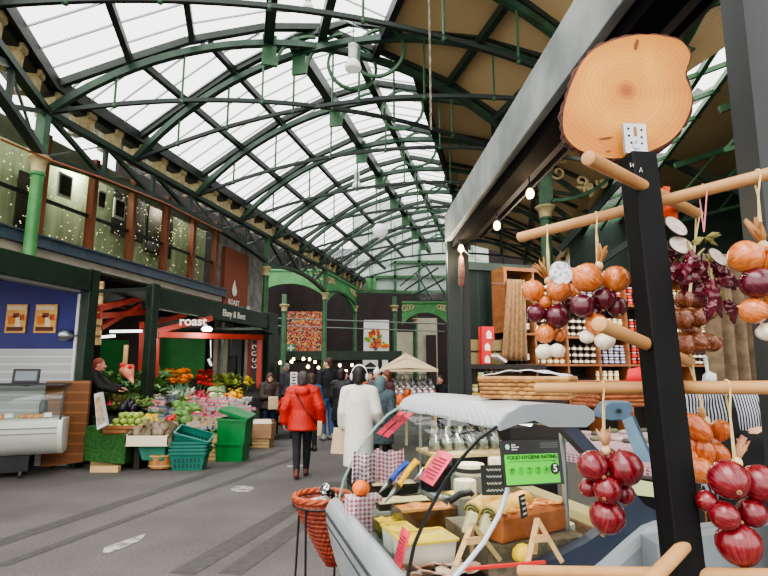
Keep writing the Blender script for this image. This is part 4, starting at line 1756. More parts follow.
def scatter(kind, n, x0, y0, x1, y1, s=1.0, lift=.03, flat=False, mound=0.0):
    me, lb, cat, grp = K[kind]
    cols_ = max(1, int(math.sqrt(n * (x1 - x0) / max(y1 - y0, 1) * .6)))
    rows_ = math.ceil(n / cols_)
    k = 0
    for j in range(rows_):
        for i in range(cols_):
            if k >= n:
                break
            px = x0 + (x1 - x0) * (i + .5 + rp.uniform(-.3, .3)) / cols_
            py = y0 + (y1 - y0) * (j + .5 + rp.uniform(-.3, .3)) / rows_
            c = heap(px, py, 0)
            c = c + Vector((0, 0, lift))
            rot = (rp.uniform(-.15, .15), rp.uniform(-.15, .15), rp.uniform(-.2, .2)) if flat else (rp.uniform(-.6, .6), rp.uniform(-.6, .6), rp.uniform(0, 6.28))
            if flat:
                rot = (rot[0] - .25, rot[1], rot[2])
            place_mesh(me, kind, TRS(c, rot, s * rp.uniform(.88, 1.12)), None, lb, cat, grp)
            k += 1


scatter('leafy_bunch', 22, 112, 384, 162, 404, 1.3, .1)
scatter('olive_bunch', 18, 108, 396, 150, 416, 1.0, .08)
scatter('radish_bunch', 8, 106, 404, 122, 414, 1.2, .12)
scatter('orange_flower', 30, 165, 376, 191, 391, 1.15, .16)
scatter('red_flower', 24, 197, 376, 213, 392, 1.1, .14)
scatter('yellow_flower', 11, 244, 384, 254, 394, 1.1, .2)
scatter('yellow_flower', 10, 228, 393, 242, 403, 1.0, .1)
scatter('salad_head', 10, 214, 380, 240, 394, 1.15, .05)
scatter('leek', 10, 170, 392, 192, 404, 1.0, .02)
scatter('cauliflower', 8, 209, 391, 224, 403, 1.1, .06)
scatter('radish_bunch', 20, 187, 394, 211, 404, 1.25, .06)
scatter('cabbage', 12, 172, 408, 199, 426, 1.0, .07)
scatter('yellow_pepper', 9, 144, 419, 158, 427, 1.1, .06)
scatter('aubergine', 6, 120, 412, 134, 420, 1.0, .18)
scatter('red_pepper', 3, 167, 422, 175, 431, 1.3, .08)
scatter('red_punnet', 16, 196, 408, 226, 423, 1.15, .03, True)
scatter('pink_punnet', 12, 190, 402, 234, 412, 1.15, .03, True)
scatter('blue_punnet', 8, 158, 412, 174, 424, .9, .03, True)
scatter('white_punnet', 14, 218, 402, 250, 417, 1.15, .03, True)
scatter('nut_punnet', 14, 188, 423, 226, 434, 1.1, .03, True)
scatter('pink_punnet', 5, 150, 407, 166, 416, .95, .05, True)
scatter('blue_punnet', 5, 158, 400, 174, 410, .9, .05, True)
scatter('orange_fruit', 20, 212, 396, 242, 404, 1.2, .06)
scatter('white_punnet', 5, 153, 397, 172, 407, .95, .05, True)
scatter('olive_bunch', 10, 148, 402, 174, 428, .8, .03)
scatter('salad_head', 6, 176, 402, 200, 412, .8, .04)
scatter('red_punnet', 5, 236, 410, 254, 422, 1.1, .03, True)
scatter('cabbage', 5, 226, 412, 244, 428, .8, .05)
tt = thing('side_table', 'low dark table of tomatoes to the right of the woman in brown', 'table', P(280, 425, 13.2))
c0, c1 = P(266, 413, 13.0), P(293, 413, 13.0)
m = MB(mat=mat('bench_dark', (30, 34, 28)))
m.box2((c0.x, 13.0, c0.z - .06), (c1.x, 14.2, c0.z))
m.build('table_top', parent=tt)
for q in ((c0.x + .05, 13.1), (c1.x - .05, 13.1), (c0.x + .05, 14.1), (c1.x - .05, 14.1)):
    m = MB(mat=mat('bench_dark', (30, 34, 28)))
    m.box2((q[0] - .03, q[1] - .03, 0), (q[0] + .03, q[1] + .03, c0.z - .06))
    m.build('leg', parent=tt)
me, lb, cat, grp = K['tomato']
for j in range(6):
    for i in range(7):
        place_mesh(me, 'tomato', TRS((c0.x + .06 + i * .088 + rp.uniform(-.02, .02), 13.08 + j * .15, c0.z + .05 + j * .05), (0, 0, i)), None, lb, cat, grp)


def crate(name, x0, x1, y0, y1, z0, z1, m_, label, cat, rotz=0, slats=3, wall=.015, group=None, open_top=True):
    c = Vector(((x0 + x1) / 2, (y0 + y1) / 2, z0))
    t = thing(name, label, cat, c, rotz, group)
    w, d, h = x1 - x0, y1 - y0, z1 - z0
    M = Matrix.Translation(c) @ Matrix.Rotation(rotz, 4, 'Z')
    m = MB(M, m_)
    m.box((0, 0, wall / 2), (w, d, wall))
    m.build('base', parent=t)
    for nm, sx, sy in (('side_panel', 0, -1), ('side_panel', 0, 1), ('end_panel', -1, 0), ('end_panel', 1, 0)):
        m = MB(M, m_)
        for k in range(slats):
            hh = h / slats
            zc = hh * (k + .5)
            if sy:
                m.box((0, sy * (d / 2 - wall / 2), zc), (w, wall, hh * .82))
            else:
                m.box((sx * (w / 2 - wall / 2), 0, zc), (wall, d, hh * .82))
        if sx:
            for s in (-1, 1):
                m.box((sx * (w / 2 - wall), s * (d / 2 - wall * 1.5), h / 2), (wall * 1.6, wall * 2, h))
        m.build(nm, parent=t, smooth=False)
    return t


# apple crate with the pale green fruit
c = P(124, 430, 8.95)
fz = c.z
crate('fruit_crate', c.x - .34, c.x + .34, 8.9, 9.4, fz - .06, fz + .08, wood_brown, 'brown crate holding the pale green fruit on the grass covered stand', 'crate', slats=2)
me, lb, cat, grp = K['green_fruit']
k = 0
for layer, (nx, ny) in enumerate(((5, 3), (4, 3), (3, 2))):
    for i in range(nx):
        for j in range(ny):
            place_mesh(me, 'green_fruit', TRS((c.x + (i - (nx - 1) / 2) * .125, 9.0 + j * .12 + layer * .05, fz + .04 + layer * .09), (rp.uniform(-.5, .5), rp.uniform(-.5, .5), k)), None, lb, cat, grp)
            k += 1
# pale wooden tray with artichokes
c = P(147.5, 439, 8.75)
crate('wooden_tray', c.x - .34, c.x + .34, 8.72, 9.2, c.z - .11, c.z + .07, mat('tray_pale', (220, 206, 172), .6), 'pale wooden tray of artichokes hanging over the front of the produce bank', 'tray', slats=1)
me, lb, cat, grp = K['artichoke']
for j in range(4):
    for i in range(7):
        place_mesh(me, 'artichoke', TRS((c.x + (i - 3) * .1 + rp.uniform(-.02, .02), 8.8 + j * .1, c.z + .08 + j * .035), (rp.uniform(-1, 1), rp.uniform(-1, 1), rp.uniform(0, 6)), rp.uniform(.95, 1.25)), None, lb, cat, grp)
for px0, px1, nm in ((133, 140, 0), (157, 163, 1)):
    a = P(px0, 470, 8.95)
    m = MB(mat=mat('dark_trestle', (40, 32, 26), .8))
    m.box2((a.x, 8.95, 0), (a.x + .09, 9.15, c.z - .11))
    tag(m.build('trestle_leg'), ['dark trestle leg under the left end of the artichoke tray', 'dark trestle leg under the right end of the artichoke tray'][nm], 'leg', 'trestle legs under the tray')

# grass covered stand on pale battens
a, b = P(84, 465, 8.85), P(127, 430, 8.85)
t = thing('grass_stand', 'display stand draped in bright artificial grass beside the timber screen', 'stand', ((a.x + b.x) / 2, 9.0, 0))
grass_m = mat('artificial_grass', (26, 66, 24), .9, c2=(44, 94, 34), scale=30, bump=.9)
gp = [P(84, 461, 8.8), P(124, 465, 8.8), P(127, 436, 8.85), P(120, 428, 8.95), P(86, 426, 8.95), P(83.5, 440, 8.85)]
bk = [Vector((p.x, 9.4, p.z)) for p in gp]
m = MB(mat=grass_m)
m.loft([gp[::-1], bk[::-1]])
m.build('grass_cover', parent=t, smooth=False, bevel=.02)
for px0, px1, y in ((90, 118, 468), ):
    for dy in (8.72, 9.2):
        a, b = P(px0, y, dy), P(px1, y, dy)
        m = MB(mat=wood_pale)
        m.box2((a.x, dy, 0), (b.x, dy + .1, .09))
        m.build('batten', parent=t)
# leaning picture board
t = thing('price_board', 'white edged picture board leaning at the left end of the grass stand', 'sign', P(100, 429, 8.7))
q = [P(94, 394, 8.75), P(101, 392, 8.7), P(107, 425, 8.6), P(97, 430, 8.6)]
off = Vector((.1, .06, 0))
m = MB(mat=mat('board_grey', (196, 198, 200), .5))
q2 = [p + Vector((.0, .07, 0)) for p in q]
m.add(q + q2, [(0, 3, 2, 1), (4, 5, 6, 7), (0, 1, 5, 4), (1, 2, 6, 5), (2, 3, 7, 6), (3, 0, 4, 7)])
m.build('board', parent=t, smooth=False)
m = MB(mat=mat('board_print', (120, 116, 116), .6, c2=(206, 170, 120), scale=9))
cx = sum(q, Vector()) / 4
m.add([cx + (p - cx) * .78 + Vector((0, -.01, 0)) for p in q], [(0, 3, 2, 1)])
m.build('print', parent=t, smooth=False)
# teal cloth covered crate and round basket under the tray
a, b = P(141, 461, 8.9), P(165, 446, 8.9)
m = MB(mat=mat('teal_cloth', (44, 112, 92), .8, c2=(58, 130, 106), scale=5, bump=.3))
m.loft([[(a.x, 8.9, a.z), (b.x, 8.86, a.z), (b.x, 9.3, a.z), (a.x, 9.3, a.z)], [(a.x - .08, 8.9, b.z), (b.x + .02, 8.9, b.z), (b.x, 9.3, b.z), (a.x, 9.3, b.z)]])
tag(m.build('folded_tarpaulin', bevel=.03), 'folded teal tarpaulin under the artichoke tray', 'tarpaulin')
c = P(160, 466, 9.0)
t = thing('round_hamper', 'low round split wood hamper on the ground under the tray', 'basket', (c.x, 9.1, 0))
m = MB(Matrix.Translation((c.x, 9.1, 0)), mat('hamper_wood', (196, 140, 84), .6, c2=(166, 110, 62), scale=8, stretch=(1, 1, .1)))
m.lathe([(0, .02), (.2, .02), (.24, .24), (.225, .24), (.19, .05), (0, .05)], 20)
m.build('staves', parent=t)
m = MB(Matrix.Translation((c.x, 9.1, 0)), wood_pale)
for z, r in ((.06, .215), (.22, .24)):
    m.tube([(r * math.cos(q), r * math.sin(q), z) for q in [2 * PI * i / 20 for i in range(21)]], .012, 6)
m.build('hoop', parent=t)

# shopping baskets
def basket_mesh(m_, w, d, h, taper=.82, slotted=True):
    parts = {}
    rng = lambda f, s: [(sx * w / 2 * s, sy * d / 2 * s, h * f) for sx, sy in ((-1, -1), (1, -1), (1, 1), (-1, 1))]
    b = MB(mat=m_)
    b.loft([rng(0, taper), rng(1, 1)], cap=False)
    b.add(rng(0.01, taper), [(3, 2, 1, 0)])
    parts['shell'] = b
    r = MB(mat=m_)
    q = rng(1, 1.03)
    for i in range(4):
        r.bar(q[i], q[(i + 1) % 4], .03, .035)
    parts['rim'] = r
    if slotted:
        b.use(mat('basket_slots', (18, 62, 52), .6))
    for sy in ((-1, 1) if slotted else ()):
        for k in range(7):
            for j in range(2):
                x = (k - 3) * w * .11
                f = .25 + j * .32
                s = taper + (1 - taper) * f
                b.box((x, sy * (d / 2 * s + .002), h * f), (w * .06, .006, h * .2))
    return {k: v.mesh(k, smooth=False) for k, v in parts.items()}


def basket(parts, M, label, grp):
    o = bpy.data.objects.new('shopping_basket', None)
    col.objects.link(o)
    o.matrix_basis = M
    tag(o, label, 'basket', grp)
    for k, me in parts.items():
        ch = bpy.data.objects.new(k, me)
        col.objects.link(ch)
        ch.parent = o
    return o


teal = mat('teal_plastic', (26, 104, 88), .35, c2=(34, 118, 100), scale=4)
bp_ = basket_mesh(teal, .56, .4, .27)
c = P(185, 470, 8.85)
for k in range(4):
    basket(bp_, TRS((c.x, 9.05, .0 + .055 * k), (0, 0, .1)), ['lowest teal shopping basket of the nested stack on the ground', 'second lowest teal shopping basket of the nested stack', 'third teal shopping basket up in the nested stack', 'fourth teal shopping basket up, just under the tilted one'][k], 'teal shopping baskets')
basket(bp_, TRS((c.x - .02, 9.08, .31), (.25, .28, .15), .98), 'teal shopping basket tilted on top of the nested stack', 'teal shopping baskets')
gp_ = mat('green_plastic', (14, 108, 48), .4, c2=(22, 124, 58), scale=4)
cr_ = basket_mesh(gp_, .5, .42, .3, .94, False)
cr2 = basket_mesh(gp_, .52, .44, .42, .94, False)
lid = MB(mat=gp_)
lid.box((0, 0, 0), (.56, .48, .05))
lid.box((0, 0, -.03), (.5, .42, .03))
cr3 = {'lid_plate': lid.mesh('lid_plate', smooth=False)}
c = P(229, 462, 9.72)
basket(cr_, TRS((c.x, 9.93, .0), (0, 0, -.06)), 'lower bright green plastic crate on the ground beside the teal baskets', 'bright green crates')
o = basket(cr2, TRS((c.x + .02, 9.93, .3), (0, .03, -.06)), 'taller bright green plastic crate stacked on the lower one', 'bright green crates')
o = basket(cr3, TRS((c.x + .06, 9.93, .83), (.1, .3, -.06)), 'bright green lid sloping on top of the stacked green crates', 'bright green crates')
o.name = 'crate_lid'
o['category'] = 'lid'

# wooden crates beside
c = P(210.5, 458, 9.75)
for k in range(2):
    crate('wooden_crate', c.x - .17, c.x + .15, 9.8, 10.2, .0 + .24 * k, .22 + .24 * k, wood_pale, ['lower slatted wooden crate behind the teal baskets', 'upper slatted wooden crate with herbs on top behind the teal baskets'][k], 'crate', group='slatted wooden crates')
lm = leafy([leaf_a, mat('leaf_bright', (70, 150, 60), .5)], 24, .13, .05, 31)
place_mesh(lm, 'herb_tray', TRS((c.x, 9.95, .46)), None, 'green herbs sitting on the upper slatted wooden crate', 'herbs')
# cardboard box on pallet crates by the woman in brown
c = P(258.5, 447, 11.4)
crate('pallet_crate', c.x - .24, c.x + .22, 11.45, 11.9, 0, .2, wood_pale, 'low pale wooden pallet crate under the cardboard box', 'crate')
m = MB(mat=mat('cardboard', (178, 140, 104), .8, c2=(160, 124, 90), scale=3))
m.box2((c.x - .25, 11.42, .2), (c.x + .25, 11.95, .5))
bx_ = thing('cardboard_box', 'cardboard box with pale flaps on the pallet crate by the woman in brown', 'box', (c.x, 11.7, .2))
m.build('carton', parent=bx_)
m = MB(mat=mat('carton_flap', (212, 196, 180), .8))
m.quad((c.x - .25, 11.42, .5), (c.x + .25, 11.42, .5), (c.x + .2, 11.6, .58), (c.x - .2, 11.6, .58))
m.quad((c.x - .25, 11.95, .5), (c.x + .25, 11.95, .5), (c.x + .22, 11.8, .57), (c.x - .22, 11.8, .57))
m.build('flap', parent=bx_)
# bouquet wrapped in paper held over the bank
t = thing('wrapped_bouquet', 'red and pink bouquet in pale wrapping at the back of the near end', 'bouquet', P(130, 378, 9.9))
c0, c1 = P(133, 383, 9.8), P(127, 370, 9.9)
m = MB(mat=mat('wrap_pink', (228, 170, 140), .6, c2=(206, 90, 70), scale=9))
q = (c1 - c0).to_track_quat('Z', 'Y').to_matrix().to_4x4()
m.M = Matrix.Translation(c0) @ q
m.lathe([(.02, 0), (.05, .1), (.12, .28), (.14, .33), (.12, .32), (.03, .1)], 10)
m.build('wrapping', parent=t)
m = MB(mat=mat('petal_red', (206, 34, 40)))
rr = random.Random(4)
for k in range(9):
    m.ball(c1 + Vector((rr.uniform(-.1, .1), rr.uniform(-.08, .08), rr.uniform(-.02, .1))), rr.uniform(.035, .05), 7)
m.build('blooms', parent=t)['kind'] = 'stuff'
# ================================================================== PEOPLE
def vlerp(a, b, t):
    return Vector(a) + (Vector(b) - Vector(a)) * t


def hand_into(mb, wrist, d, side, curl=.5):
    """palm, four fingers of unequal length and a thumb from the side of the palm"""
    d = Vector(d).normalized()
    s = d.cross(Vector((0, 0, 1)))
    s = s.normalized() if s.length > .2 else Vector((0, 1, 0))
    if abs(d.z) > .8:
        s = Vector((0, 1, 0))
    n = d.cross(s).normalized()
    w = Vector(wrist)
    for k in (-1, 0, 1):
        mb.capsule(w + d * .01 + s * .012 * k, .018, w + d * .075 + s * .022 * k, .017, 8)
    for k, L in zip((-1.5, -.5, .5, 1.5), (.062, .075, .07, .052)):
        a = w + d * .082 + s * .019 * k
        b = a + (d + n * curl * .5 * side).normalized() * L * .55
        c = b + (d + n * curl * 1.6 * side).normalized() * L * .45
        mb.capsule(a, .0095, b, .009, 7)
        mb.capsule(b, .009, c, .0075, 7)
    a = w + d * .03 - s * .03
    b = a + (d * .8 - s * .7).normalized() * .04
    mb.capsule(a, .012, b, .0105, 7)
    mb.capsule(b, .0105, b + (d + n * .4 * side).normalized() * .03, .009, 7)


BASE = dict(pelvis=(0, 0, .95), chest=(0, 0, 1.3), neck=(0, -.01, 1.5), head=(0, .015, 1.635), yaw=0, pitch=0,
            shL=(-.19, 0, 1.42), elL=(-.235, -.03, 1.14), wrL=(-.23, .05, .9), shR=(.19, 0, 1.42), elR=(.235, -.03, 1.14), wrR=(.23, .05, .9),
            hipL=(-.09, 0, .92), knL=(-.1, .03, .5), anL=(-.1, -.02, .09), hipR=(.09, 0, .92), knR=(.1, .03, .5), anR=(.1, -.02, .09), footyL=0, footyR=0)
eye_w = mat('eye_white', (230, 228, 222), .3)
eye_d = mat('eye_dark', (40, 28, 22), .3)
lip_m = mat('lip', (168, 92, 84), .5)


class Person:
    def __init__(self, label, loc, rotz, H, pose=None, group=None, skin_m=None, vox=.0095):
        self.J = dict(BASE)
        self.J.update(pose or {})
        self.s = H / 1.75
        self.t = thing('person', label, 'person', loc, rotz, group)
        self.M = Matrix.Translation(loc) @ Matrix.Rotation(rotz, 4, 'Z') @ Matrix.Scale(self.s, 4)
        self.vox = vox * self.s
        self.skin = skin_m or skin
        self.build_body()

    def mb(self, m=None):
        b = MB(self.M)
        if m:
            b.use(m)
        return b

    def headM(self):
        J = self.J
        return self.M @ Matrix.Translation(J['head']) @ Matrix.Rotation(J['yaw'], 4, 'Z') @ Matrix.Rotation(J['pitch'], 4, 'X')

    def torso(self, b, g=0.0, low=.86, top=1.47):
        J = self.J
        p, c = Vector(J['pelvis']), Vector(J['chest'])
        off = lambda z: vlerp(p, c, (z - .95) / .35).xy
        secs = []
        for z, rx, ry in ((.84, .14, .1), (.93, .172, .122), (1.08, .142, .105), (1.22, .16, .118), (1.34, .178, .122), (1.42, .165, .095), (1.47, .1, .07), (1.5, .062, .06)):
            if low - .01 <= z <= top:
                o = off(z)
                secs.append(((o.x, o.y, z), rx + g, ry + g))
        b.eloft(secs, 22)
        for sd in 'LR':
            b.capsule(vlerp(J['chest'], J['sh' + sd], .45) + Vector((0, 0, .08)), .07 + g, J['sh' + sd], .06 + g, 10)

    def arm(self, b, sd, g=0.0, end=1.0):
        J = self.J
        b.capsule(J['sh' + sd], .056 + g, J['el' + sd], .042 + g, 10)
        b.capsule(J['el' + sd], .042 + g, vlerp(J['el' + sd], J['wr' + sd], end), .03 + g * .9, 10)

    def leg(self, b, sd, g=0.0, end=1.0, start=0):
        J = self.J
        b.capsule(J['hip' + sd], .088 + g, J['kn' + sd], .058 + g, 12)
        b.capsule(J['kn' + sd], .058 + g, vlerp(J['kn' + sd], J['an' + sd], .35), .056 + g, 12)
        b.capsule(vlerp(J['kn' + sd], J['an' + sd], .35), .056 + g, vlerp(J['kn' + sd], J['an' + sd], end), .038 + g, 12)

    def build_body(self):
        J = self.J
        b = self.mb()
        self.torso(b)
        b.capsule(J['chest'], .08, J['neck'], .055, 12)
        b.capsule(J['neck'], .054, vlerp(J['neck'], J['head'], .7), .052, 12)
        keep = b.M
        b.M = self.headM()
        b.ball((0, -.012, .03), (.077, .096, .092), 18)
        b.ball((0, .018, -.04), (.058, .072, .075), 16)
        b.capsule((0, .088, .01), .008, (0, .108, -.03), .015, 8)
        b.ball((0, .075, -.09), (.026, .022, .02), 10)
        for sx in (-1, 1):
            b.ball((sx * .078, -.01, -.01), (.014, .024, .034), 10)
            b.ball((sx * .04, .06, -.035), (.028, .025, .025), 8)
        b.M = keep
        for sd, sg in (('L', -1), ('R', 1)):
            self.arm(b, sd)
            hand_into(b, J['wr' + sd], Vector(J['wr' + sd]) - Vector(J['el' + sd]), -sg)
            self.leg(b, sd)
            a = Vector(J['an' + sd])
            b.capsule(a + Vector((0, -.03, -.04)), .04, a + Vector((0, .13 + J['footy' + sd], -.055)), .03, 10)
        blob(b, 'body', self.skin, self.t, self.vox, 2)
        for sx in (-1, 1):
            e = MB(self.headM(), eye_w)
            e.ball((sx * .032, .077, .008), (.013, .011, .009), 8)
            eo = e.build('eye', parent=self.t)
            e = MB(self.headM(), eye_d)
            e.ball((sx * .032, .086, .008), (.006, .004, .006), 8)
            e.build('iris', parent=eo)
        e = MB(self.headM(), lip_m)
        e.ball((0, .083, -.062), (.023, .01, .007), 10)
        e.build('mouth', parent=self.t)

    def part(self, name, b, m, smooth=3, vox=None, label=None):
        o = blob(b, name, m, self.t, (vox or .012) * self.s, smooth)
        if label:
            o['label'] = label
        return o

    def hair(self, m, kind='short'):
        b = MB(self.headM())
        if kind == 'short':
            b.ball((0, -.024, .046), (.085, .1, .09), 16)
            b.capsule((0, -.07, -.03), .058, (0, -.05, .03), .07, 12)
        elif kind == 'bob':
            b.ball((0, -.026, .044), (.096, .11, .098), 16)
            b.capsule((0, -.062, -.06), .072, (0, -.05, .03), .086, 14)
            for sx in (-1, 1):
                b.capsule((sx * .075, -.02, -.06), .03, (sx * .078, -.01, .05), .036, 10)
        elif kind == 'long':
            b.ball((0, -.024, .044), (.092, .108, .096), 16)
            b.capsule((0, -.08, -.2), .07, (0, -.06, .03), .085, 14)
            for sx in (-1, 1):
                b.capsule((sx * .085, .01, -.2), .035, (sx * .08, .0, .05), .034, 10)
        elif kind == 'hood':
            b.ball((0, -.03, .03), (.115, .125, .135), 16)
            b.capsule((0, -.06, -.1), .1, (0, -.05, .02), .11, 14)
        elif kind == 'hat':
            b.ball((0, -.015, .07), (.098, .11, .085), 16)
            b.ball((0, -.02, .17), .045, 12)
        return self.part({'hood': 'hood', 'hat': 'bobble_hat'}.get(kind, 'hair'), b, m, 3, .01)

    def trousers(self, m, g=.014):
        b = self.mb()
        J = self.J
        p = Vector(J['pelvis'])
        b.eloft([((p.x, p.y, .83), .16, .115), ((p.x, p.y, .93), .18, .13), ((p.x, p.y, 1.04), .16, .12)], 20)
        for sd in 'LR':
            self.leg(b, sd, g, .97)
        return self.part('trousers', b, m)

    def top(self, name, m, g=.02, low=.86, hem=None, sleeve=.95, puff=0, extra=None):
        b = self.mb()
        self.torso(b, g, low=.9, top=1.48)
        J = self.J
        p = Vector(J['pelvis'])
        if hem is not None:
            b.eloft([((p.x, p.y, hem), .185 + g * 1.5, .14 + g * 1.3), ((p.x, p.y, (hem + 1.0) / 2), .18 + g * 1.2, .135 + g), ((p.x, p.y, 1.1), .15 + g, .11 + g)], 22)
        if puff:
            z = (hem or .86) + .03
            while z < 1.4:
                f = (z - .86) / .54
                o = vlerp(J['pelvis'], J['chest'], (z - .95) / .35)
                rx = .19 + g * 1.0 - .03 * math.sin(max(min(f, 1), 0) * PI)
                b.eloft([((o.x, o.y, z - puff * .5), rx - .012, rx * .72 - .012), ((o.x, o.y, z), rx + .004, rx * .72 + .004), ((o.x, o.y, z + puff * .5), rx - .012, rx * .72 - .012)], 22)
                z += puff
        for sd in 'LR':
            self.arm(b, sd, g * .9, sleeve)
            if puff:
                for seg in (('sh', 'el'), ('el', 'wr')):
                    for k in range(4):
                        c = vlerp(J[seg[0] + sd], J[seg[1] + sd], (k + .5) / 4.4)
                        b.ball(c, .058 + g * .8 - (.008 if seg[0] == 'el' else 0), 10)
        c = Vector(J['neck'])
        b.capsule(vlerp(J['chest'], c, .7), .07 + g * .6, vlerp(J['chest'], c, .92), .066 + g * .4, 14)
        if extra:
            extra(b)
        return self.part(name, b, m)

    def shoes(self, m):
        for sd in 'LR':
            b = self.mb()
            a = Vector(self.J['an' + sd])
            f = self.J['footy' + sd]
            b.capsule(a + Vector((0, -.035, -.035)), .05, a + Vector((0, .1 + f, -.047)), .042, 12)
            b.capsule(a + Vector((0, .1 + f, -.05)), .042, a + Vector((0, .15 + f, -.055)), .034, 12)
            b.capsule(a + Vector((0, -.02, -.02)), .05, a + Vector((0, -.01, .03)), .046, 12)
            self.part('shoe', b, m, 2)


def strap(p, pts, w, h, m, name='strap'):
    b = MB(p.M, m)
    b.strip(pts, w, h)
    return b.build(name, parent=p.t)


hair_grey = mat('hair_dark_grey', (52, 48, 48), .6, c2=(82, 76, 74), scale=22, stretch=(1, 1, .2))
hair_brown = mat('hair_brown', (58, 40, 30), .6, c2=(78, 56, 42), scale=22, stretch=(1, 1, .2))
hair_black = mat('hair_black', (26, 20, 18), .55, c2=(40, 32, 28), scale=22, stretch=(1, 1, .2))
trs_black = mat('trousers_black', (22, 22, 26), .8, c2=(32, 32, 36), scale=9)
jeans = mat('jeans_blue', (58, 84, 128), .8, c2=(76, 104, 148), scale=7)
jeans_dk = mat('jeans_navy', (30, 36, 62), .8, c2=(40, 48, 78), scale=7)
shoe_br = mat('shoe_brown', (96, 44, 34), .5)
shoe_bk = mat('shoe_dark', (34, 32, 34), .5)
red_jk = mat('jacket_red', (172, 30, 16), .55, c2=(194, 44, 26), scale=5, bump=.25, bscale=14)
white_robe = mat('robe_white', (232, 228, 218), .85, c2=(218, 212, 200), scale=4, bump=.2, bscale=9)
black_kn = mat('sweater_black', (22, 22, 26), .8, c2=(30, 30, 36), scale=12)
brown_jk = mat('jacket_brown', (44, 32, 28), .6, c2=(58, 42, 36), scale=6, bump=.2)
tan_bag = mat('bag_tan', (206, 186, 150), .75, c2=(190, 168, 130), scale=4)

# 1 red jacket, walking away
g = G(301, 477)
p = Person('short haired person in red quilted jacket and black trousers walking away', (g.x, g.y, 0), math.radians(4), 1.56,
           dict(pelvis=(0, 0, .95), yaw=math.radians(-12), elL=(-.3, -.04, 1.14), wrL=(-.31, .03, .9), elR=(.3, -.03, 1.14), wrR=(.33, .06, .9),
                knL=(-.08, -.06, .5), anL=(-.06, -.2, .1), knR=(.08, .12, .51), anR=(.07, .14, .085)), 'shoppers')
p.hair(hair_grey, 'bob')
p.trousers(trs_black)
def hood(b):
    b.ball((0, -.14, 1.43), (.13, .06, .09), 14)
p.top('jacket', red_jk, .05, hem=.78, puff=.1, extra=hood)
p.shoes(shoe_br)
strap(p, [(-.13, -.09, 1.47), (-.1, -.17, 1.38), (.0, -.19, 1.22), (.12, -.18, 1.06), (.23, -.1, .93), (.25, .0, .88)], .025, .01, mat('strap_dark', (48, 36, 34), .6))
b = MB(p.M, tan_bag)
b.box((.3, .08, .80), (.09, .26, .26))
tag(b.build('shoulder_bag', bevel=.02), 'tan bag hanging at the right side of the person in the red jacket', 'bag')

# 2 white robe with headphones
c = P(359, 420, 7.0)
p = Person('person in a long white robe and white headphones seen from behind', (c.x, 7.0, 0), math.radians(-6), 1.62,
           dict(elL=(-.225, -.02, 1.14), wrL=(-.24, .1, .94), elR=(.25, .0, 1.15), wrR=(.27, .16, 1.0)), 'shoppers', skin_m=mat('skin_deep', (110, 72, 54), .55))
p.hair(hair_black, 'bob')
p.trousers(trs_black)
p.shoes(shoe_bk)
b = p.mb()
b.eloft([((0, 0, .42), .215, .19), ((0, 0, .8), .205, .175), ((0, 0, 1.1), .185, .15), ((0, 0, 1.3), .18, .145), ((0, 0, 1.41), .15, .11), ((0, 0, 1.5), .075, .08)], 26)
for sd in 'LR':
    J = p.J
    b.capsule((0, 0, 1.45), .085, Vector(J['sh' + sd]) * .9 + Vector((0, 0, .148)), .08, 12)
    b.capsule(J['sh' + sd], .078, J['el' + sd], .078, 12)
    b.capsule(J['el' + sd], .078, vlerp(J['el' + sd], J['wr' + sd], .85), .08, 12)
p.part('robe', b, white_robe, 5, .014)
hm = MB(p.headM(), mat('headphone_white', (236, 236, 234), .35))
arc = [(.108 * math.cos(a), -.015, .0 + .15 * math.sin(a)) for a in [PI * i / 16 for i in range(17)]]
hm.tube(arc, .013, 8)
for sx in (-1, 1):
    hm.ball((sx * .108, -.01, -.01), (.028, .045, .055), 12)
hm.build('headphones', parent=p.t)
b = p.mb(tan_bag)
c = p.M @ Vector(p.J['wrL'])
t = thing('paper_bag', 'tan paper carrier bag held by the person in the white robe', 'bag', (c.x - .06, c.y, .45))
b = MB(TRS((c.x - .03, c.y + .02, .52), (0, .06, .15)), tan_bag)
b.loft([[(-.13, -.06, 0), (.13, -.06, 0), (.13, .06, 0), (-.13, .06, 0)], [(-.11, -.05, .32), (.11, -.05, .32), (.11, .05, .32), (-.11, .05, .32)]])
b.build('bag_body', parent=t, smooth=False)
b = MB(TRS((c.x - .03, c.y + .02, .52), (0, .06, .15)), tan_bag)
b.tube([(-.05, 0, .32), (-.035, 0, .42), (.03, 0, .42), (.05, 0, .32)], .006, 6)
b.build('handle', parent=t)

# 3 tall man
g = G(327, 440)
p = Person('tall person in black sweater and blue jeans standing with back turned', (g.x, g.y, 0), math.radians(35), 1.9,
           dict(yaw=math.radians(28), wrR=(.24, .02, .88), wrL=(-.2, .2, 1.05)), 'shoppers')
p.hair(hair_brown, 'short')
p.trousers(jeans)
p.top('sweater', black_kn, .02, hem=.9)
p.shoes(mat('shoe_grey', (150, 150, 148), .6))

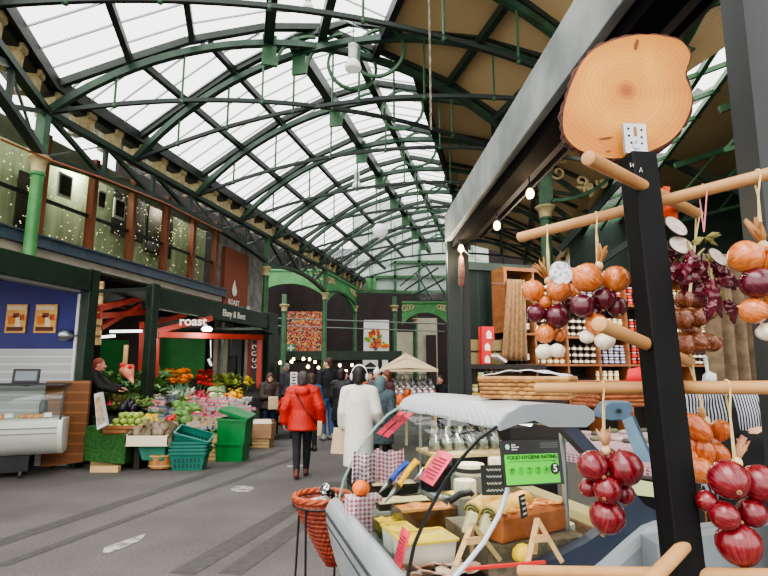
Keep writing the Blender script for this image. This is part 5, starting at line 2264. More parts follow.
# 4 person in brown with glasses and bags
g = G(268, 440)
p = Person('dark haired person in brown jacket and glasses looking at the produce', (g.x, g.y, 0), math.radians(205), 1.54,
           dict(yaw=math.radians(-6), elR=(.2, .1, 1.12), wrR=(.05, .28, 1.12), elL=(-.2, .12, 1.12), wrL=(-.08, .3, 1.05)), 'shoppers')
p.hair(mat('hair_auburn', (62, 32, 26), .5, c2=(86, 46, 36), scale=20, stretch=(1, 1, .2)), 'long')
p.trousers(jeans_dk)
p.top('jacket', brown_jk, .045, hem=.82)
p.shoes(shoe_bk)
gm = MB(p.headM(), black_paint)
for sx in (-1, 1):
    gm.tube([(sx * .032 + .022 * math.cos(q), .096, .006 + .018 * math.sin(q)) for q in [2 * PI * i / 12 for i in range(13)]], .003, 5)
gm.tube([(-.01, .097, .008), (.01, .097, .008)], .003, 5)
gm.build('glasses', parent=p.t)
c = p.M @ Vector((-.02, .36, .98))
b = MB(TRS((c.x, c.y, c.z), (0, 0, .4)), tan_bag)
b.box((0, 0, 0), (.22, .1, .3))
tag(b.build('paper_bag', bevel=.02), 'pale paper bag held in front by the person in brown', 'bag')
c = p.M @ Vector((.3, -.05, .95))
b = MB(TRS((c.x, c.y, c.z), (0, .1, .4)), black_kn)
b.box((0, 0, 0), (.3, .16, .34))
tag(b.build('shoulder_bag', bevel=.05), 'black shoulder bag hanging at the side of the person in brown', 'bag')

# crowd in the distance
def extra_person(label, px, py_top, d, rotz, hair_kind, hair_m, top_m, leg_m, hem=.85, g=.03, pose=None):
    c = P(px, py_top, d)
    p = Person(label, (c.x, d, 0), math.radians(rotz), max(min(c.z, 1.95), 1.3), pose, 'distant shoppers', vox=.012)
    p.hair(hair_m, hair_kind)
    p.trousers(leg_m)
    p.top('coat', top_m, g, hem=hem)
    p.shoes(shoe_bk)
    return p


grey_coat = mat('coat_grey', (70, 70, 76), .8, c2=(86, 86, 92), scale=6)
extra_person('grey haired person in dark jacket at the passage left of the red jacket', 286.5, 363.5, 16.5, 60, 'short', mat('hair_silver', (150, 146, 140), .6), grey_coat, trs_black)
extra_person('person in blue denim jacket half hidden behind the head of the red jacket', 311.5, 374, 11.0, 30, 'bob', hair_brown, mat('denim_jacket', (64, 84, 118), .8), trs_black)
extra_person('person in long black padded coat between the tall person and the white robe', 341.5, 369.5, 11.4, -20, 'bob', hair_black, mat('coat_black', (20, 20, 24), .55, c2=(32, 32, 36), scale=7), trs_black, .6, .03)
extra_person('person in an orange jacket far behind the white robe', 371, 372.5, 13.0, 160, 'short', hair_brown, mat('jacket_orange', (226, 94, 34), .7), trs_black)
extra_person('person in teal grey hooded coat right of the white robe', 380.5, 378, 8.6, -15, 'hood', mat('coat_teal_hood', (92, 112, 116), .8), mat('coat_teal', (48, 62, 70), .8, c2=(84, 98, 104), scale=40), trs_black, .55, .05)
extra_person('person in white bobble hat far behind the teal coat', 377, 370.5, 12.0, 170, 'hat', mat('hat_white', (232, 230, 226), .8), grey_coat, trs_black)
extra_person('person with reddish hair beside the umbrella kiosk', 386.5, 371, 10.6, 120, 'bob', mat('hair_red_brown', (110, 62, 46), .6), mat('coat_maroon', (74, 40, 40), .8), trs_black)
extra_person('person in dark blue coat far behind the black padded coat', 346, 372, 15.0, 175, 'short', hair_black, jeans_dk, trs_black)
extra_person('person in black coat on the right side of the umbrella kiosk', 440, 376, 12.5, 150, 'short', hair_brown, black_kn, trs_black)

# vendor behind the produce, arms forward
c = P(97, 349, 9.75)
p = Person('stall keeper in black jacket leaning over the leafy greens at the left', (c.x - .12, 9.75, .12), math.radians(-75), 1.72,
           dict(pelvis=(0, -.08, .95), chest=(0, .06, 1.3), neck=(0, .12, 1.47), head=(0, .18, 1.6), shL=(-.19, .08, 1.4), shR=(.19, .08, 1.4),
                elL=(-.22, .3, 1.22), wrL=(-.12, .54, 1.18), elR=(.22, .28, 1.2), wrR=(.14, .52, 1.14)), 'stall keepers', skin_m=mat('skin_rosy', (220, 150, 130), .55))
p.hair(mat('hair_ginger', (150, 78, 60), .6), 'short')
p.trousers(trs_black)
p.top('jacket', mat('jacket_black', (20, 20, 22), .7, c2=(30, 28, 30), scale=6), .04, hem=.84)
p.shoes(shoe_bk)
b = MB(mat=mat('plinth_dark', (40, 38, 36), .8))
b.box2((c.x - .5, 9.5, 0), (c.x + .25, 10.0, .13))
tag(b.build('duckboard'), 'dark standing board under the stall keeper behind the produce', 'board')

# paper notice beside the grey haired person
a, b_ = P(290, 389, 14.8), P(297.5, 372, 14.8)
t = thing('notice_board', 'white notice with dark lettering standing behind the red jacket', 'sign', ((a.x + b_.x) / 2, 14.8, 0))
m = MB(mat=paper)
m.box2((a.x, 14.8, a.z), (b_.x, 14.84, b_.z))
m.build('notice_sheet', parent=t)
m = MB(mat=mat('notice_ink', (50, 50, 50), .8))
for k in range(5):
    z = b_.z - .06 - k * .085
    m.box((((a.x + b_.x) / 2), 14.79, z), (.12 if k % 2 else .08, .006, .03))
m.build('notice_lines', parent=t)['kind'] = 'stuff'
m = MB(mat=black_paint)
m.box2(((a.x + b_.x) / 2 - .03, 14.82, 0), ((a.x + b_.x) / 2 + .03, 14.86, a.z))
m.build('post', parent=t)

# ------------------------------------------------------------------ umbrella kiosk
D = 11.8
ap = P(402.5, 353.5, D)
l, r_ = P(380, 369.5, D), P(437, 369.5, D)
zc = l.z
t = thing('umbrella_kiosk', 'beige market umbrella over the sweets stall behind the deli case', 'umbrella', (ap.x, D, 0))
m = MB(mat=mat('canvas_beige', (214, 192, 158), .8, c2=(202, 178, 144), scale=3))
hw = (r_.x - l.x) / 2
cx = (r_.x + l.x) / 2
ap = Vector((cx - .05, D + .3, ap.z + .02))
rim = [(cx - hw, D - .25, zc), (cx + hw, D - .25, zc + .0), (cx + hw * .9, D + 1.0, zc + .04), (cx - hw * .9, D + 1.0, zc + .04)]
for i in range(4):
    a, b_ = Vector(rim[i]), Vector(rim[(i + 1) % 4])
    m.add([ap, a, a.lerp(b_, .5) + Vector((0, 0, .03)), b_], [(0, 1, 2), (0, 2, 3)])
    m.add([a, b_, b_ - Vector((0, 0, .05)), a - Vector((0, 0, .05))], [(0, 3, 2, 1)])
m.build('canopy', parent=t, smooth=False)
m = MB(mat=mat('pole_cream', (208, 190, 158), .6))
m.bar((ap.x + .0, D + .1, 0), (ap.x, D + .1, ap.z - .03), .06, .06)
m.build('pole', parent=t)
for q in rim:
    m = MB(mat=mat('pole_cream', (208, 190, 158)))
    m.bar(Vector((ap.x, D + .1, ap.z - .1)), Vector(q) + Vector((0, 0, -.01)), .02, .02)
    m.build('rib', parent=t)
tz = P(400, 404, D).z
t = thing('sweet_table', 'pale wooden table carrying the bags of orange sweets under the umbrella', 'table', (cx, D, 0))
m = MB(mat=mat('table_peach', (216, 176, 138), .6))
m.box2((cx - hw * .85, D - .3, tz - .08), (cx + hw * .95, D + .5, tz))
m.build('tabletop', parent=t)
for sx in (-.8, .88):
    for yy in (D - .25, D + .42):
        m = MB(mat=wood_pale)
        m.box2((cx + hw * sx - .03, yy, 0), (cx + hw * sx + .03, yy + .06, tz - .08))
        m.build('leg', parent=t)
clear_bag = glass_mat('clear_bag', (240, 240, 240), .92, .2, .12)
orange_sw = mat('sweets_orange', (226, 92, 34), .5, c2=(240, 140, 80), scale=26)
bag_p = MB(mat=orange_sw)
bag_p.lathe([(0, 0), (.078, 0), (.092, .05), (.091, .17), (.07, .2), (0, .21)], 12)
bme = bag_p.mesh('sweets')
tb = MB(mat=clear_bag)
tb.lathe([(.088, .0), (.09, .1), (.085, .2), (.03, .29), (.05, .36), (.06, .4)], 12)
tme = tb.mesh('wrapper')
ties = MB(mat=mat('silver_foil', (206, 208, 210), .3, metal=.5))
ties.lathe([(.035, .27), (.045, .29), (.035, .31)], 10)
ties.ball((.03, -.06, .23), (.045, .03, .05), 8)
tie_me = ties.mesh('tie')
for row in range(3):
    for i in range(8):
        x = cx - hw * .72 + i * hw * 1.5 / 7.2 + .03 * (row % 2)
        if abs(x - ap.x) < .05 and row == 0:
            continue
        t = thing('sweet_bag', 'clear bag of orange sweets with silver tie on the kiosk table', 'bag', (x, D - .2 + row * .22, tz + .1 * row), 0, 'bags of orange sweets')
        for nm, me in (('sweets', bme), ('wrapper', tme), ('tie', tie_me)):
            o = bpy.data.objects.new(nm, me)
            col.objects.link(o)
            o.parent = t
        t.scale = (1.12, 1.12, 1.12)
for row in (1, 2):
    m = MB(mat=wood_pale)
    m.box2((cx - hw * .8, D - .31 + row * .22, tz), (cx + hw * .9, D - .09 + row * .22, tz + .1 * row))
    tag(m.build('display_step'), ['lower', 'upper'][row - 1] + ' wooden step under the rows of sweet bags', 'shelf')
# ================================================================== DELI STALL ON THE RIGHT
def W(u, v, z):
    return MS @ Vector((u, v, z))


# ---- stall frame and canopy
AZ_K = math.radians(-3.6)
MK = Matrix.Rotation(-AZ_K, 4, 'Z')
kf = thing('stall_canopy', 'black stall canopy with broad grey metal edge and dark green corner post over the deli', 'stall', (1.2, 3, 0))
m = MB(MK, galv)
m.box2((.78, -.2, 2.62), (.82, 4.27, 2.86))
m.build('edge_beam', parent=kf, bevel=.004)
m = MB(MK, mat('canopy_black', (8, 8, 8), .9, spec=.05))
m.box2((.82, -.2, 2.7), (1.1, 4.3, 2.8))
m.build('roof_panel', parent=kf)
m = MB(MK, mat('beam_dark', (10, 9, 9), .8, spec=.1))
m.box2((.823, -.2, 2.56), (.92, 4.25, 2.7))
m.use(mat('rail_grey', (48, 46, 45), .5))
m.box2((.98, -.2, 2.63), (1.02, 4.2, 2.67))
m.box2((1.075, -.2, 2.65), (1.09, 4.2, 2.68))
m.build('curtain_rail', parent=kf)
pc = P(453, 390, 4.28)
m = MB(mat=mat('post_green_black', (17, 31, 24), .5))
m.box2((pc.x - .03, 4.24, 0), (pc.x + .085, 4.36, 2.75))
m.build('corner_post', parent=kf, bevel=.006)
m = MB(mat=mat('post_black', (26, 28, 28), .5))
m.box2((pc.x + .085, 4.28, 0), (pc.x + .15, 4.4, 2.65))
m.build('inner_post', parent=kf)
m = MB(mat=mat('post_charcoal', (34, 37, 37), .55, c2=(48, 52, 52), scale=5, stretch=(1, 1, .2)))
a0, a1 = P(720, 0, 1.9), P(758, 390, 1.9)
q = []
for p, zz in ((P(760, 440, 1.9), 0), (P(718, -60, 1.9), 1)):
    z = 0.0 if zz == 0 else 2.72
    q.append(Vector((p.x, 1.9, z)))
a0 = P(720, 0, 2.03); a1 = P(758, 390, 2.03)
lowx = a1.x + (a1.x - a0.x) / (a1.z - a0.z) * (0 - a1.z)
topx = a1.x + (a1.x - a0.x) / (a1.z - a0.z) * (3.3 - a1.z)
m.loft([[(lowx, 1.9, 0), (lowx + .2, 1.9, 0), (lowx + .2, 2.03, 0), (lowx, 2.03, 0)],
        [(topx, 1.9, 3.3), (topx + .1, 1.9, 3.3), (topx + .1, 2.03, 3.3), (topx, 2.03, 3.3)]])
m.build('side_post', parent=kf, smooth=False)
sg = thing('notice_board', 'white and red notice panel at the right top edge behind the charcoal post', 'sign', P(766, 60, 2.2))
m = MB(mat=paper)
a, b = P(764, 160, 2.2), P(804, -5, 2.2)
m.box2((a.x, 2.2, a.z), (b.x, 2.22, b.z))
m.build('panel_sheet', parent=sg)
m = MB(mat=mat('panel_red', (206, 46, 60), .6))
a, b = P(765, 38, 2.19), P(790, 16, 2.19)
m.box2((a.x, 2.185, a.z), (b.x, 2.2, b.z))
m.use(mat('panel_grey', (70, 76, 80), .6))
a, b = P(761, 47, 2.19), P(800, 43, 2.19)
m.box2((a.x, 2.185, a.z), (b.x, 2.2, b.z))
m.build('panel_print', parent=sg, smooth=False)

# ---- green back wall of the stall (setting)
wall_g = stripe_mat('stall_wall_green', (30, 50, 42), (20, 36, 30), 2.6, 'X', sharp=.12)
m = MB(MS, wall_g)
ua = PV(462, 300, 4.85).x
m.box2((ua, 4.85, 0), (4.6, 4.92, 2.64))
m.build('wall_right', smooth=False, kind='structure')
m = MB(MS, green_dark)
m.box2((ua, 4.8, 2.58), (4.6, 4.86, 2.66))
m.build('trim_15', smooth=False, kind='structure')
m = MB(MS, mat('stall_floor_edge', (58, 52, 46), .8))
m.box2((1.9, 1.2, 0), (4.4, 4.8, .012))
m.build('floor', smooth=False, kind='structure')

# ---- shelving unit: rays through the photo onto its front plane
VS = 4.45


def sh(px, py, v=VS):
    return PV(px, py, v)


shelf_wood = mat('shelf_wood', (118, 72, 40), .5, c2=(146, 94, 54), scale=5, stretch=(.3, 1, 4))
su = thing('shelving_unit', 'wooden shelving unit packed with jars along the back of the deli stall', 'shelves', W(sh(600, 380).x, VS + .15, 0))
x_l, x_r = sh(503, 300).x, sh(775, 300).x
z_top, z_bot = sh(560, 272).z, .05
uprights = [sh(p, 340).x for p in (536, 567.5, 599, 628, 657, 690, 724, 757)]
levels = [sh(560, y).z for y in (303, 337, 365)] + [sh(560, 392).z, .7, .3]
m = MB(MS, shelf_wood)
m.box2((x_l, VS - .03, sh(495, 332).z), (x_l + .035, VS + .22, z_top))
m.build('side_panel', parent=su, bevel=.004)
m = MB(MS, shelf_wood)
m.box2((x_l, VS - .02, z_top - .02), (x_r, VS + .22, z_top + .015))
m.build('top_board', parent=su)
for u in uprights:
    m = MB(MS, shelf_wood)
    m.box2((u - .011, VS, z_bot), (u + .011, VS + .22, z_top - .02))
    m.build('upright', parent=su)
for z in levels:
    m = MB(MS, shelf_wood)
    m.box2((sh(533, 300).x, VS - .005, z - .011), (x_r, VS + .22, z + .011))
    m.build('shelf_board', parent=su)
m = MB(MS, mat('shelf_back_dark', (30, 24, 20), .8))
m.box2((x_l, VS + .22, .02), (x_r, VS + .24, z_top - .02))
m.build('back_panel', parent=su)

# jars
def jar_mesh(glass_c, lid_c, r=.026, h=.062, label=None):
    m = MB(mat=mat('jar_%d_%d_%d' % glass_c, glass_c, .25))
    m.lathe([(0, 0), (r * .95, 0), (r, .006), (r, h * .72), (r * .85, h * .8)], 10)
    m.use(mat('lid_%d_%d_%d' % lid_c, lid_c, .35))
    m.lathe([(r * .88, h * .8), (r * .9, h), (0, h)], 10)
    m.use(mat('jar_label', (226, 218, 196), .7) if label is None else mat('jar_label_%d' % label[0], label, .7))
    m.lathe([(r * 1.02, h * .2), (r * 1.02, h * .58)], 10)
    return m.mesh('jar')


JM = [jar_mesh((60, 38, 24), (30, 28, 26)), jar_mesh((96, 54, 26), (196, 168, 90)), jar_mesh((150, 34, 28), (210, 206, 196), label=(206, 70, 52)),
      jar_mesh((206, 170, 90), (220, 214, 200)), jar_mesh((70, 60, 80), (214, 214, 216), label=(180, 178, 206)), jar_mesh((168, 120, 56), (40, 40, 40))]
bays = list(zip(uprights, uprights[1:]))
bay_names = ['bay just right of the burlap curtain', 'second bay right of the burlap curtain', 'third bay right of the burlap curtain', 'bay left of the rack post', 'bay directly behind the rack post', 'first bay right of the rack post', 'far right bay']
rj = random.Random(8)
kinds_tbl = {(0, 0): 0, (1, 0): 4, (2, 0): 2, (3, 0): 2, (0, 1): 0, (1, 1): 0, (2, 1): 3, (3, 1): 2, (0, 2): 5, (1, 2): 0, (2, 2): 4, (3, 2): 2, (4, 0): 1, (4, 1): 5, (5, 0): 0, (5, 1): 1, (6, 0): 3, (6, 1): 2, (4, 2): 3, (5, 2): 0}
lv_names = ['top shelf', 'second shelf', 'third shelf']
kn = ['dark black-lidded jar', 'amber gold-lidded jar', 'red pale-lidded jar', 'yellow white-lidded jar', 'violet silver-lidded jar', 'honey black-lidded jar']
bay_names = ['first bay', 'second bay', 'third bay', 'fourth bay', 'fifth bay', 'sixth bay', 'seventh bay']
njar = 0
for (bi, li), kd in kinds_tbl.items():
    if kd is None:
        continue
    ua_, ub_ = bays[bi]
    z = levels[li] + .011
    # jars on shelf li stand on levels[li]
    ncol = max(2, int((ub_ - ua_ - .03) / .06))
    stack = 3
    for i in range(ncol):
        for s_ in range(stack):
            u = ua_ + (ub_ - ua_) * (i + .5) / ncol
            me = JM[kd]
            top_lim = (levels[li - 1] - .012) if li else z_top
            if z + (s_ + 1) * .0625 > top_lim:
                continue
            place_mesh(me, 'jar', MS @ TRS((u, VS + .05 + .015 * rj.random(), z + s_ * .0625), (0, 0, rj.uniform(0, 6))), None,
                       '%s on the %s, %s right of the burlap curtain' % (kn[kd], lv_names[li], bay_names[bi]), 'jar', 'jars in the %s, %s' % (bay_names[bi], lv_names[li]))
            njar += 1
# dark tubs in the low bays and stacked white pots
for k, (px, py, lb) in enumerate(((584, 380, 'black carrier tray on the low shelf left of the pale jars'), (551, 381, 'black carrier tray on the low shelf beside the wicker tray'))):
    c = sh(px, 386)
    t = thing('black_tray', lb, 'tray', W(c.x, VS + .1, levels[2 + 0] - .25))
    m = MB(MS, black_paint)
    m.loft([[(c.x - .09, VS + .02, levels[3] + .011), (c.x + .09, VS + .02, levels[3] + .011), (c.x + .09, VS + .25, levels[3] + .011), (c.x - .09, VS + .25, levels[3] + .011)],
            [(c.x - .12, VS + .0, levels[3] + .12), (c.x + .12, VS + .0, levels[3] + .12), (c.x + .12, VS + .27, levels[3] + .12), (c.x - .12, VS + .27, levels[3] + .12)]])
    m.build('tray_body', parent=t, smooth=False)
for i, px in enumerate((602, 608, 614, 620)):
    c = sh(px, 390)
    for s_ in range(3):
        place_mesh(JM[3], 'jar', MS @ TRS((c.x, VS + .04, levels[3] + .011 + .0625 * s_), (0, 0, i)), None, 'pale yellow jar with white lid in the low stacks left of the red card', 'jar', 'low pale jars')
# wine bottles left of first upright
wine = MB(mat=mat('wine_glass_dark', (24, 26, 22), .15))
wine.lathe([(0, 0), (.034, 0), (.037, .01), (.037, .17), (.03, .2), (.014, .24), (.013, .28), (.015, .29), (0, .295)], 12)
wine.use(mat('wine_label', (218, 214, 200), .7))
wine.lathe([(.0375, .05), (.0375, .12)], 12)
wme = wine.mesh('wine_bottle')
for lvl, py in ((1, 331), (2, 362)):
    z = sh(526, py + 2).z
    m = MB(MS, shelf_wood)
    m.box2((sh(514, 300).x, VS, z - .02), (uprights[0], VS + .3, z))
    m.build('shelf_board', parent=su)
    for i, px in enumerate((520, 525.5, 531)):
        c = sh(px, py)
        place_mesh(wme, 'wine_bottle', MS @ TRS((c.x, VS + .08, z), (0, 0, i), .82), None, 'dark wine bottle with pale label on the %s narrow shelf behind the burlap curtain' % ('upper' if lvl == 1 else 'lower'), 'bottle', 'wine bottles, %s shelf' % ('upper' if lvl == 1 else 'lower'))
# burlap curtain with wire
burlap = mat('burlap', (146, 116, 82), .9, c2=(120, 94, 66), scale=30, bump=.3)
ct2 = thing('burlap_curtain', 'burlap curtain gathered on a wire in the open cabinet end', 'curtain', W(sh(508, 345).x, VS - .1, sh(508, 350).z))


def drape(c0, c1, ztop, zbot, v, name, parent, m_, folds=5, amp=.02, flare=.0):
    mb = MB(MS, m_)

    def fn(a, b):
        u = c0 + (c1 - c0) * (a - flare * b * (1 - a))
        return (u, v + amp * math.sin(a * folds * 2 * PI + b * 1.2) * (.6 + .4 * b) - .012, ztop + (zbot - ztop) * b)
    mb.grid(fn, folds * 8, 10)
    return mb.build(name, parent=parent, thick=.004, ang=80)


drape(sh(503, 290).x, sh(520, 290).x, sh(510, 281).z, sh(506, 361).z, VS - .08, 'curtain_cloth', ct2, burlap, 5, .018, .45)
m = MB(MS, steel)
m.tube([(sh(488, 283).x, VS - .07, sh(488, 284).z), (sh(536, 284).x, VS - .05, sh(536, 286).z)], .004, 6)
m.build('wire', parent=ct2)
# big hessian drape at right behind the rack
ct3 = thing('hessian_drape', 'long grey brown hessian drape hanging behind the garlic plait', 'curtain', P(730, 395, 2.5))
a, b = PV(706, 300, 2.0), PV(752, 300, 2.0)
drape(a.x, b.x, PV(720, 255, 2.0).z, PV(725, 391, 2.0).z, 2.0, 'drape_cloth', ct3, mat('hessian_grey', (128, 108, 84), .9, c2=(98, 82, 64), scale=20, bump=.3), 4, .03, .1)

# crate, red boxes, book, low jars at the left of the stall
VC = 4.4
dk = thing('side_counter', 'dark stained counter shelf below the crate at the left of the stall', 'counter', W(PV(500, 390, VC).x, VC + .1, 0))
zc_ = PV(500, 364.5, VC).z
m = MB(MS, mat('counter_dark', (36, 28, 24), .6))
m.box2((PV(466, 364, VC).x, VC - .1, zc_ - .04), (PV(540, 364, VC).x, VC + .2, zc_))
m.build('shelf_board', parent=dk)
m = MB(MS, mat('counter_dark', (36, 28, 24)))
zc2 = PV(480, 401, VC - .25).z
m.box2((PV(458, 400, VC).x, VC - .35, zc2 - .05), (PV(545, 400, VC).x, VC + .35, zc2))
m.box2((PV(458, 400, VC).x, VC - .3, 0), (PV(545, 400, VC).x, VC + .35, zc2 - .05))
m.build('counter_body', parent=dk)
m = MB(MS, mat('counter_dark', (36, 28, 24)))
m.box2((PV(478, 380, VC).x - .02, VC - .05, zc2), (PV(478, 380, VC).x + .0, VC + .2, zc_ - .04))
m.build('divider', parent=dk)
a, b = PV(467, 364.5, VC), PV(504, 339, VC)
crate('slatted_box', a.x, b.x, VC, VC + .18, a.z + .001, b.z, mat('crate_grey_wood', (128, 112, 74), .7), 'old grey wooden box standing on the dark counter shelf', 'box', slats=2, wall=.012)
for o in list(bpy.data.objects):
    if o.name == 'slatted_box':
        loc = MS @ Vector(((a.x + b.x) / 2, VC + .09, a.z + .001))
        o.location = loc
        o.rotation_euler = (0, 0, -AZ_S)
redbox = mat('packet_red', (196, 34, 40), .5)
for k, (py0, py1, lb) in enumerate(((364, 351.5, 'lowest red packet with a white house shape in the stack of three'), (351.5, 339.5, 'middle red packet with a white house shape in the stack of three'), (339.5, 326.5, 'top red packet with a white house shape, wider than the two below'))):
    a, b = PV(482, py0, VC - .05), PV(491 if k < 2 else 494, py1, VC - .05)
    t = thing('red_packet', lb, 'packet', W((a.x + b.x) / 2, VC - .03, a.z), 0, 'stack of red packets')
    m = MB(MS, redbox)
    m.box2((a.x, VC - .05, a.z), (b.x, VC + .02, b.z - .001))
    m.build('carton', parent=t)
    m = MB(MS, paper)
    cx, cz = (a.x + b.x) / 2, a.z
    h = b.z - a.z
    m.prism([(-.025, .01), (.025, .01), (.025, h * .5), (0, h * .72), (-.025, h * .5)], .002, Matrix.Translation((cx + .008, VC - .0505, cz)) @ Matrix.Rotation(PI / 2, 4, 'X'))
    m.build('house_print', parent=t, smooth=False)
c = PV(500, 364, VC - .06)
t = thing('cookery_book', 'pale book lying open against the old grey wooden box', 'book', W(c.x, VC - .08, zc_))
m = MB(MS @ TRS((c.x - .02, VC - .08, zc_ + .05), (0, .5, .2)), paper)
m.box((0, 0, 0), (.12, .09, .02))
m.build('pages', parent=t)
m = MB(MS @ TRS((c.x - .02, VC - .08, zc_ + .062), (0, .5, .2)), mat('book_cover', (206, 180, 150), .6))
m.box((0, 0, 0), (.125, .095, .004))
m.build('cover', parent=t)
# low rows of preserves between the counters
for row, (y, x0, x1, kd, lb) in enumerate(((383, 481, 514, 2, 'red preserve jar in the lower row under the dark shelf'), (374, 486, 520, 1, 'amber preserve jar in the raised back row under the dark shelf'))):
    a, b = PV(x0, y, VC), PV(x1, y, VC)
    n = 8
    v_ = VC - .02 if not row else VC + .08
    a = PV(x0, y, v_)
    b = PV(x1, y, v_)
    m = MB(MS, mat('counter_dark', (36, 28, 24)))
    m.box2((a.x - .03, v_ - .03, zc2), (b.x + .03, v_ + .05, a.z))
    tag(m.build('jar_step'), 'dark step lifting the %s row of preserve jars' % ('front red' if not row else 'back amber'), 'step')
    for i in range(n):
        place_mesh(JM[kd], 'jar', MS @ TRS((a.x + (b.x - a.x) * i / (n - 1), v_, a.z), (0, 0, i), .8 if row else 1.0), None, lb, 'jar', 'preserves under the dark shelf, %s' % ('back' if row else 'front'))
gj = jar_mesh((134, 150, 70), (206, 206, 150))
for (px, py) in ((468.5, 389), (475.5, 389), (481, 377)):
    a = PV(px, py, VC - .2)
    place_mesh(gj, 'jar', MS @ TRS((a.x, VC - .2, a.z - .03), (0, 0, px), 1.1), None, ['green olive jar at the left end on the wooden jar box', 'green olive jar beside the end one on the wooden jar box', 'green olive jar standing higher against the divider'][0 if px < 470 else (1 if px < 478 else 2)], 'jar')
a, b = PV(460, 400, VC - .22), PV(477, 389.5, VC - .22)
crate('jar_box', a.x, b.x, VC - .3, VC - .15, zc2, b.z - .032, mat('box_yellow_wood', (206, 168, 92), .6), 'small yellow wooden box under the green olive jars', 'box', slats=1, wall=.01)
o = bpy.data.objects['jar_box']
o.location = MS @ Vector(((a.x + b.x) / 2, VC - .22, zc2))
o.rotation_euler = (0, 0, -AZ_S)
m = MB(MS, mat('box_yellow_wood', (206, 168, 92)))
m.box2((a.x, VC - .29, b.z - .04), (b.x, VC - .16, b.z - .03))
m.build('top_board', parent=o)
c = PV(481, 383, VC - .2)
m = MB(MS, mat('counter_dark', (36, 28, 24)))
m.box2((c.x - .04, VC - .24, zc2), (c.x + .04, VC - .16, c.z - .0))
tag(m.build('jar_plinth'), 'dark plinth under the higher green olive jar', 'plinth')
# red card and wicker hamper before the shelves
c = P(637, 376, 3.9)
m = MB(TRS(c, (-.2, 0, .12)), mat('card_red', (200, 32, 42), .6))
m.add([(-.1, 0, -.06), (.1, 0, -.06), (.1, 0, .08), (-.06, 0, .05)], [(0, 1, 2, 3)])
tag(m.build('red_card', thick=.004), 'plain red card standing left of the rack post before the jars', 'card')

wick = mat('wicker_red_brown', (140, 78, 46), .6, c2=(172, 104, 64), scale=16)


def wicker(name, label, cat, M, w, d, h, flare, m_, rows=6, cols=14):
    """rectangular woven basket: stakes and rows of weave"""
    t = thing(name, label, cat, M.translation)
    b = MB(M, m_)
    per = [(-w / 2, -d / 2), (w / 2, -d / 2), (w / 2, d / 2), (-w / 2, d / 2)]

    def at(f, s):
        f = f % 1 * 4
        i = int(f)
        a, c = per[i % 4], per[(i + 1) % 4]
        r = f - i
        return Vector(((a[0] + (c[0] - a[0]) * r) * s, (a[1] + (c[1] - a[1]) * r) * s, 0))
    N = cols * 4
    for j in range(rows):
        z = h * (j + .5) / rows
        s = 1 + flare * z / h
        pts = []
        for k in range(N + 1):
            p = at(k / N, s)
            out = p.normalized() * (.006 if (k + j) % 2 else -.006)
            pts.append(p + out + Vector((0, 0, z)))
        b.tube(pts, h / rows * .48, 6, cap=False)
    b.build('weave', parent=t)
    b = MB(M, m_)
    for s_, z in ((1 + flare, h),):
        b.tube([at(k / 32, s_ + .03) + Vector((0, 0, z)) for k in range(33)], .012, 6, cap=False)
    b.build('rim', parent=t)
    b = MB(M, m_)
    b.box((0, 0, .006), (w, d, .01))
    b.build('base', parent=t)
    return t


c = P(625, 408, 3.5)
wicker('wicker_hamper', 'reddish wicker hamper behind the mid dowel, left of the rack post', 'hamper', TRS((c.x + .15, 3.75, c.z), (0, 0, -AZ_S)), .7, .3, .16, .05, wick)

# ------------------------------------------------------------------ deli case
VN, VF = 1.73, 2.85
navy = mat('case_navy', (30, 40, 56), .4, c2=(38, 48, 66), scale=3)
case_grey = mat('case_grey', (120, 128, 130), .4, c2=(136, 143, 145), scale=3)
hood_m = stripe_mat('case_hood', (190, 193, 194), (176, 180, 182), 22, 'X', rough=.35, sharp=.4)
steel_b = mat('brushed_steel', (186, 191, 193), .3, metal=.35, c2=(160, 166, 170), scale=12, stretch=(1, .05, 1))
dc = thing('deli_case', 'curved glass deli display case with grey hood in the right foreground', 'display case', W(1.1, 2.3, 0), 0)
gpts = [(.575, .9), (.60, 1.0), (.645, 1.09), (.71, 1.19), (.775, 1.265), (.84, 1.325), (.91, 1.365)]
m = MB(MS, glass_mat('case_glass', (238, 246, 242), .95, .02, .05))
m.loft([[(u, v, z) for u, z in gpts] for v in (VN, VF)], closed=False, cap=False)
m.build('curved_glass', parent=dc)
m = MB(MS, mat('glass_edge_black', (26, 28, 28), .4))
m.strip([(u - .002, VN, z) for u, z in gpts], .009, .01, up=(0, 1, 0))
m.build('near_glass_seal', parent=dc)
m = MB(MS, mat('glass_edge_green', (150, 170, 164), .2))
m.strip([(u - .002, VF, z) for u, z in gpts], .01, .012, up=(0, 1, 0))
m.build('far_glass_edge', parent=dc)
# hood
hp = [(.91, 1.355), (.915, 1.38), (.94, 1.41), (1.0, 1.435), (1.1, 1.44), (1.25, 1.432), (1.285, 1.41), (1.285, 1.38), (1.25, 1.358), (1.1, 1.362), (1.04, 1.385), (.97, 1.372)]
m = MB(MS, hood_m)
m.loft([[(u, v, z) for u, z in hp] for v in (VN - .01, VF + .02)])
m.build('hood', parent=dc, ang=50)
m = MB(MS, case_grey)
m.loft([[(u, v, z) for u, z in [(1.1 + (u - 1.1) * 1.02, 1.4 + (z - 1.4) * 1.05) for u, z in hp]] for v in (VN - .03, VN - .01)])
m.build('hood_end', parent=dc, ang=50)
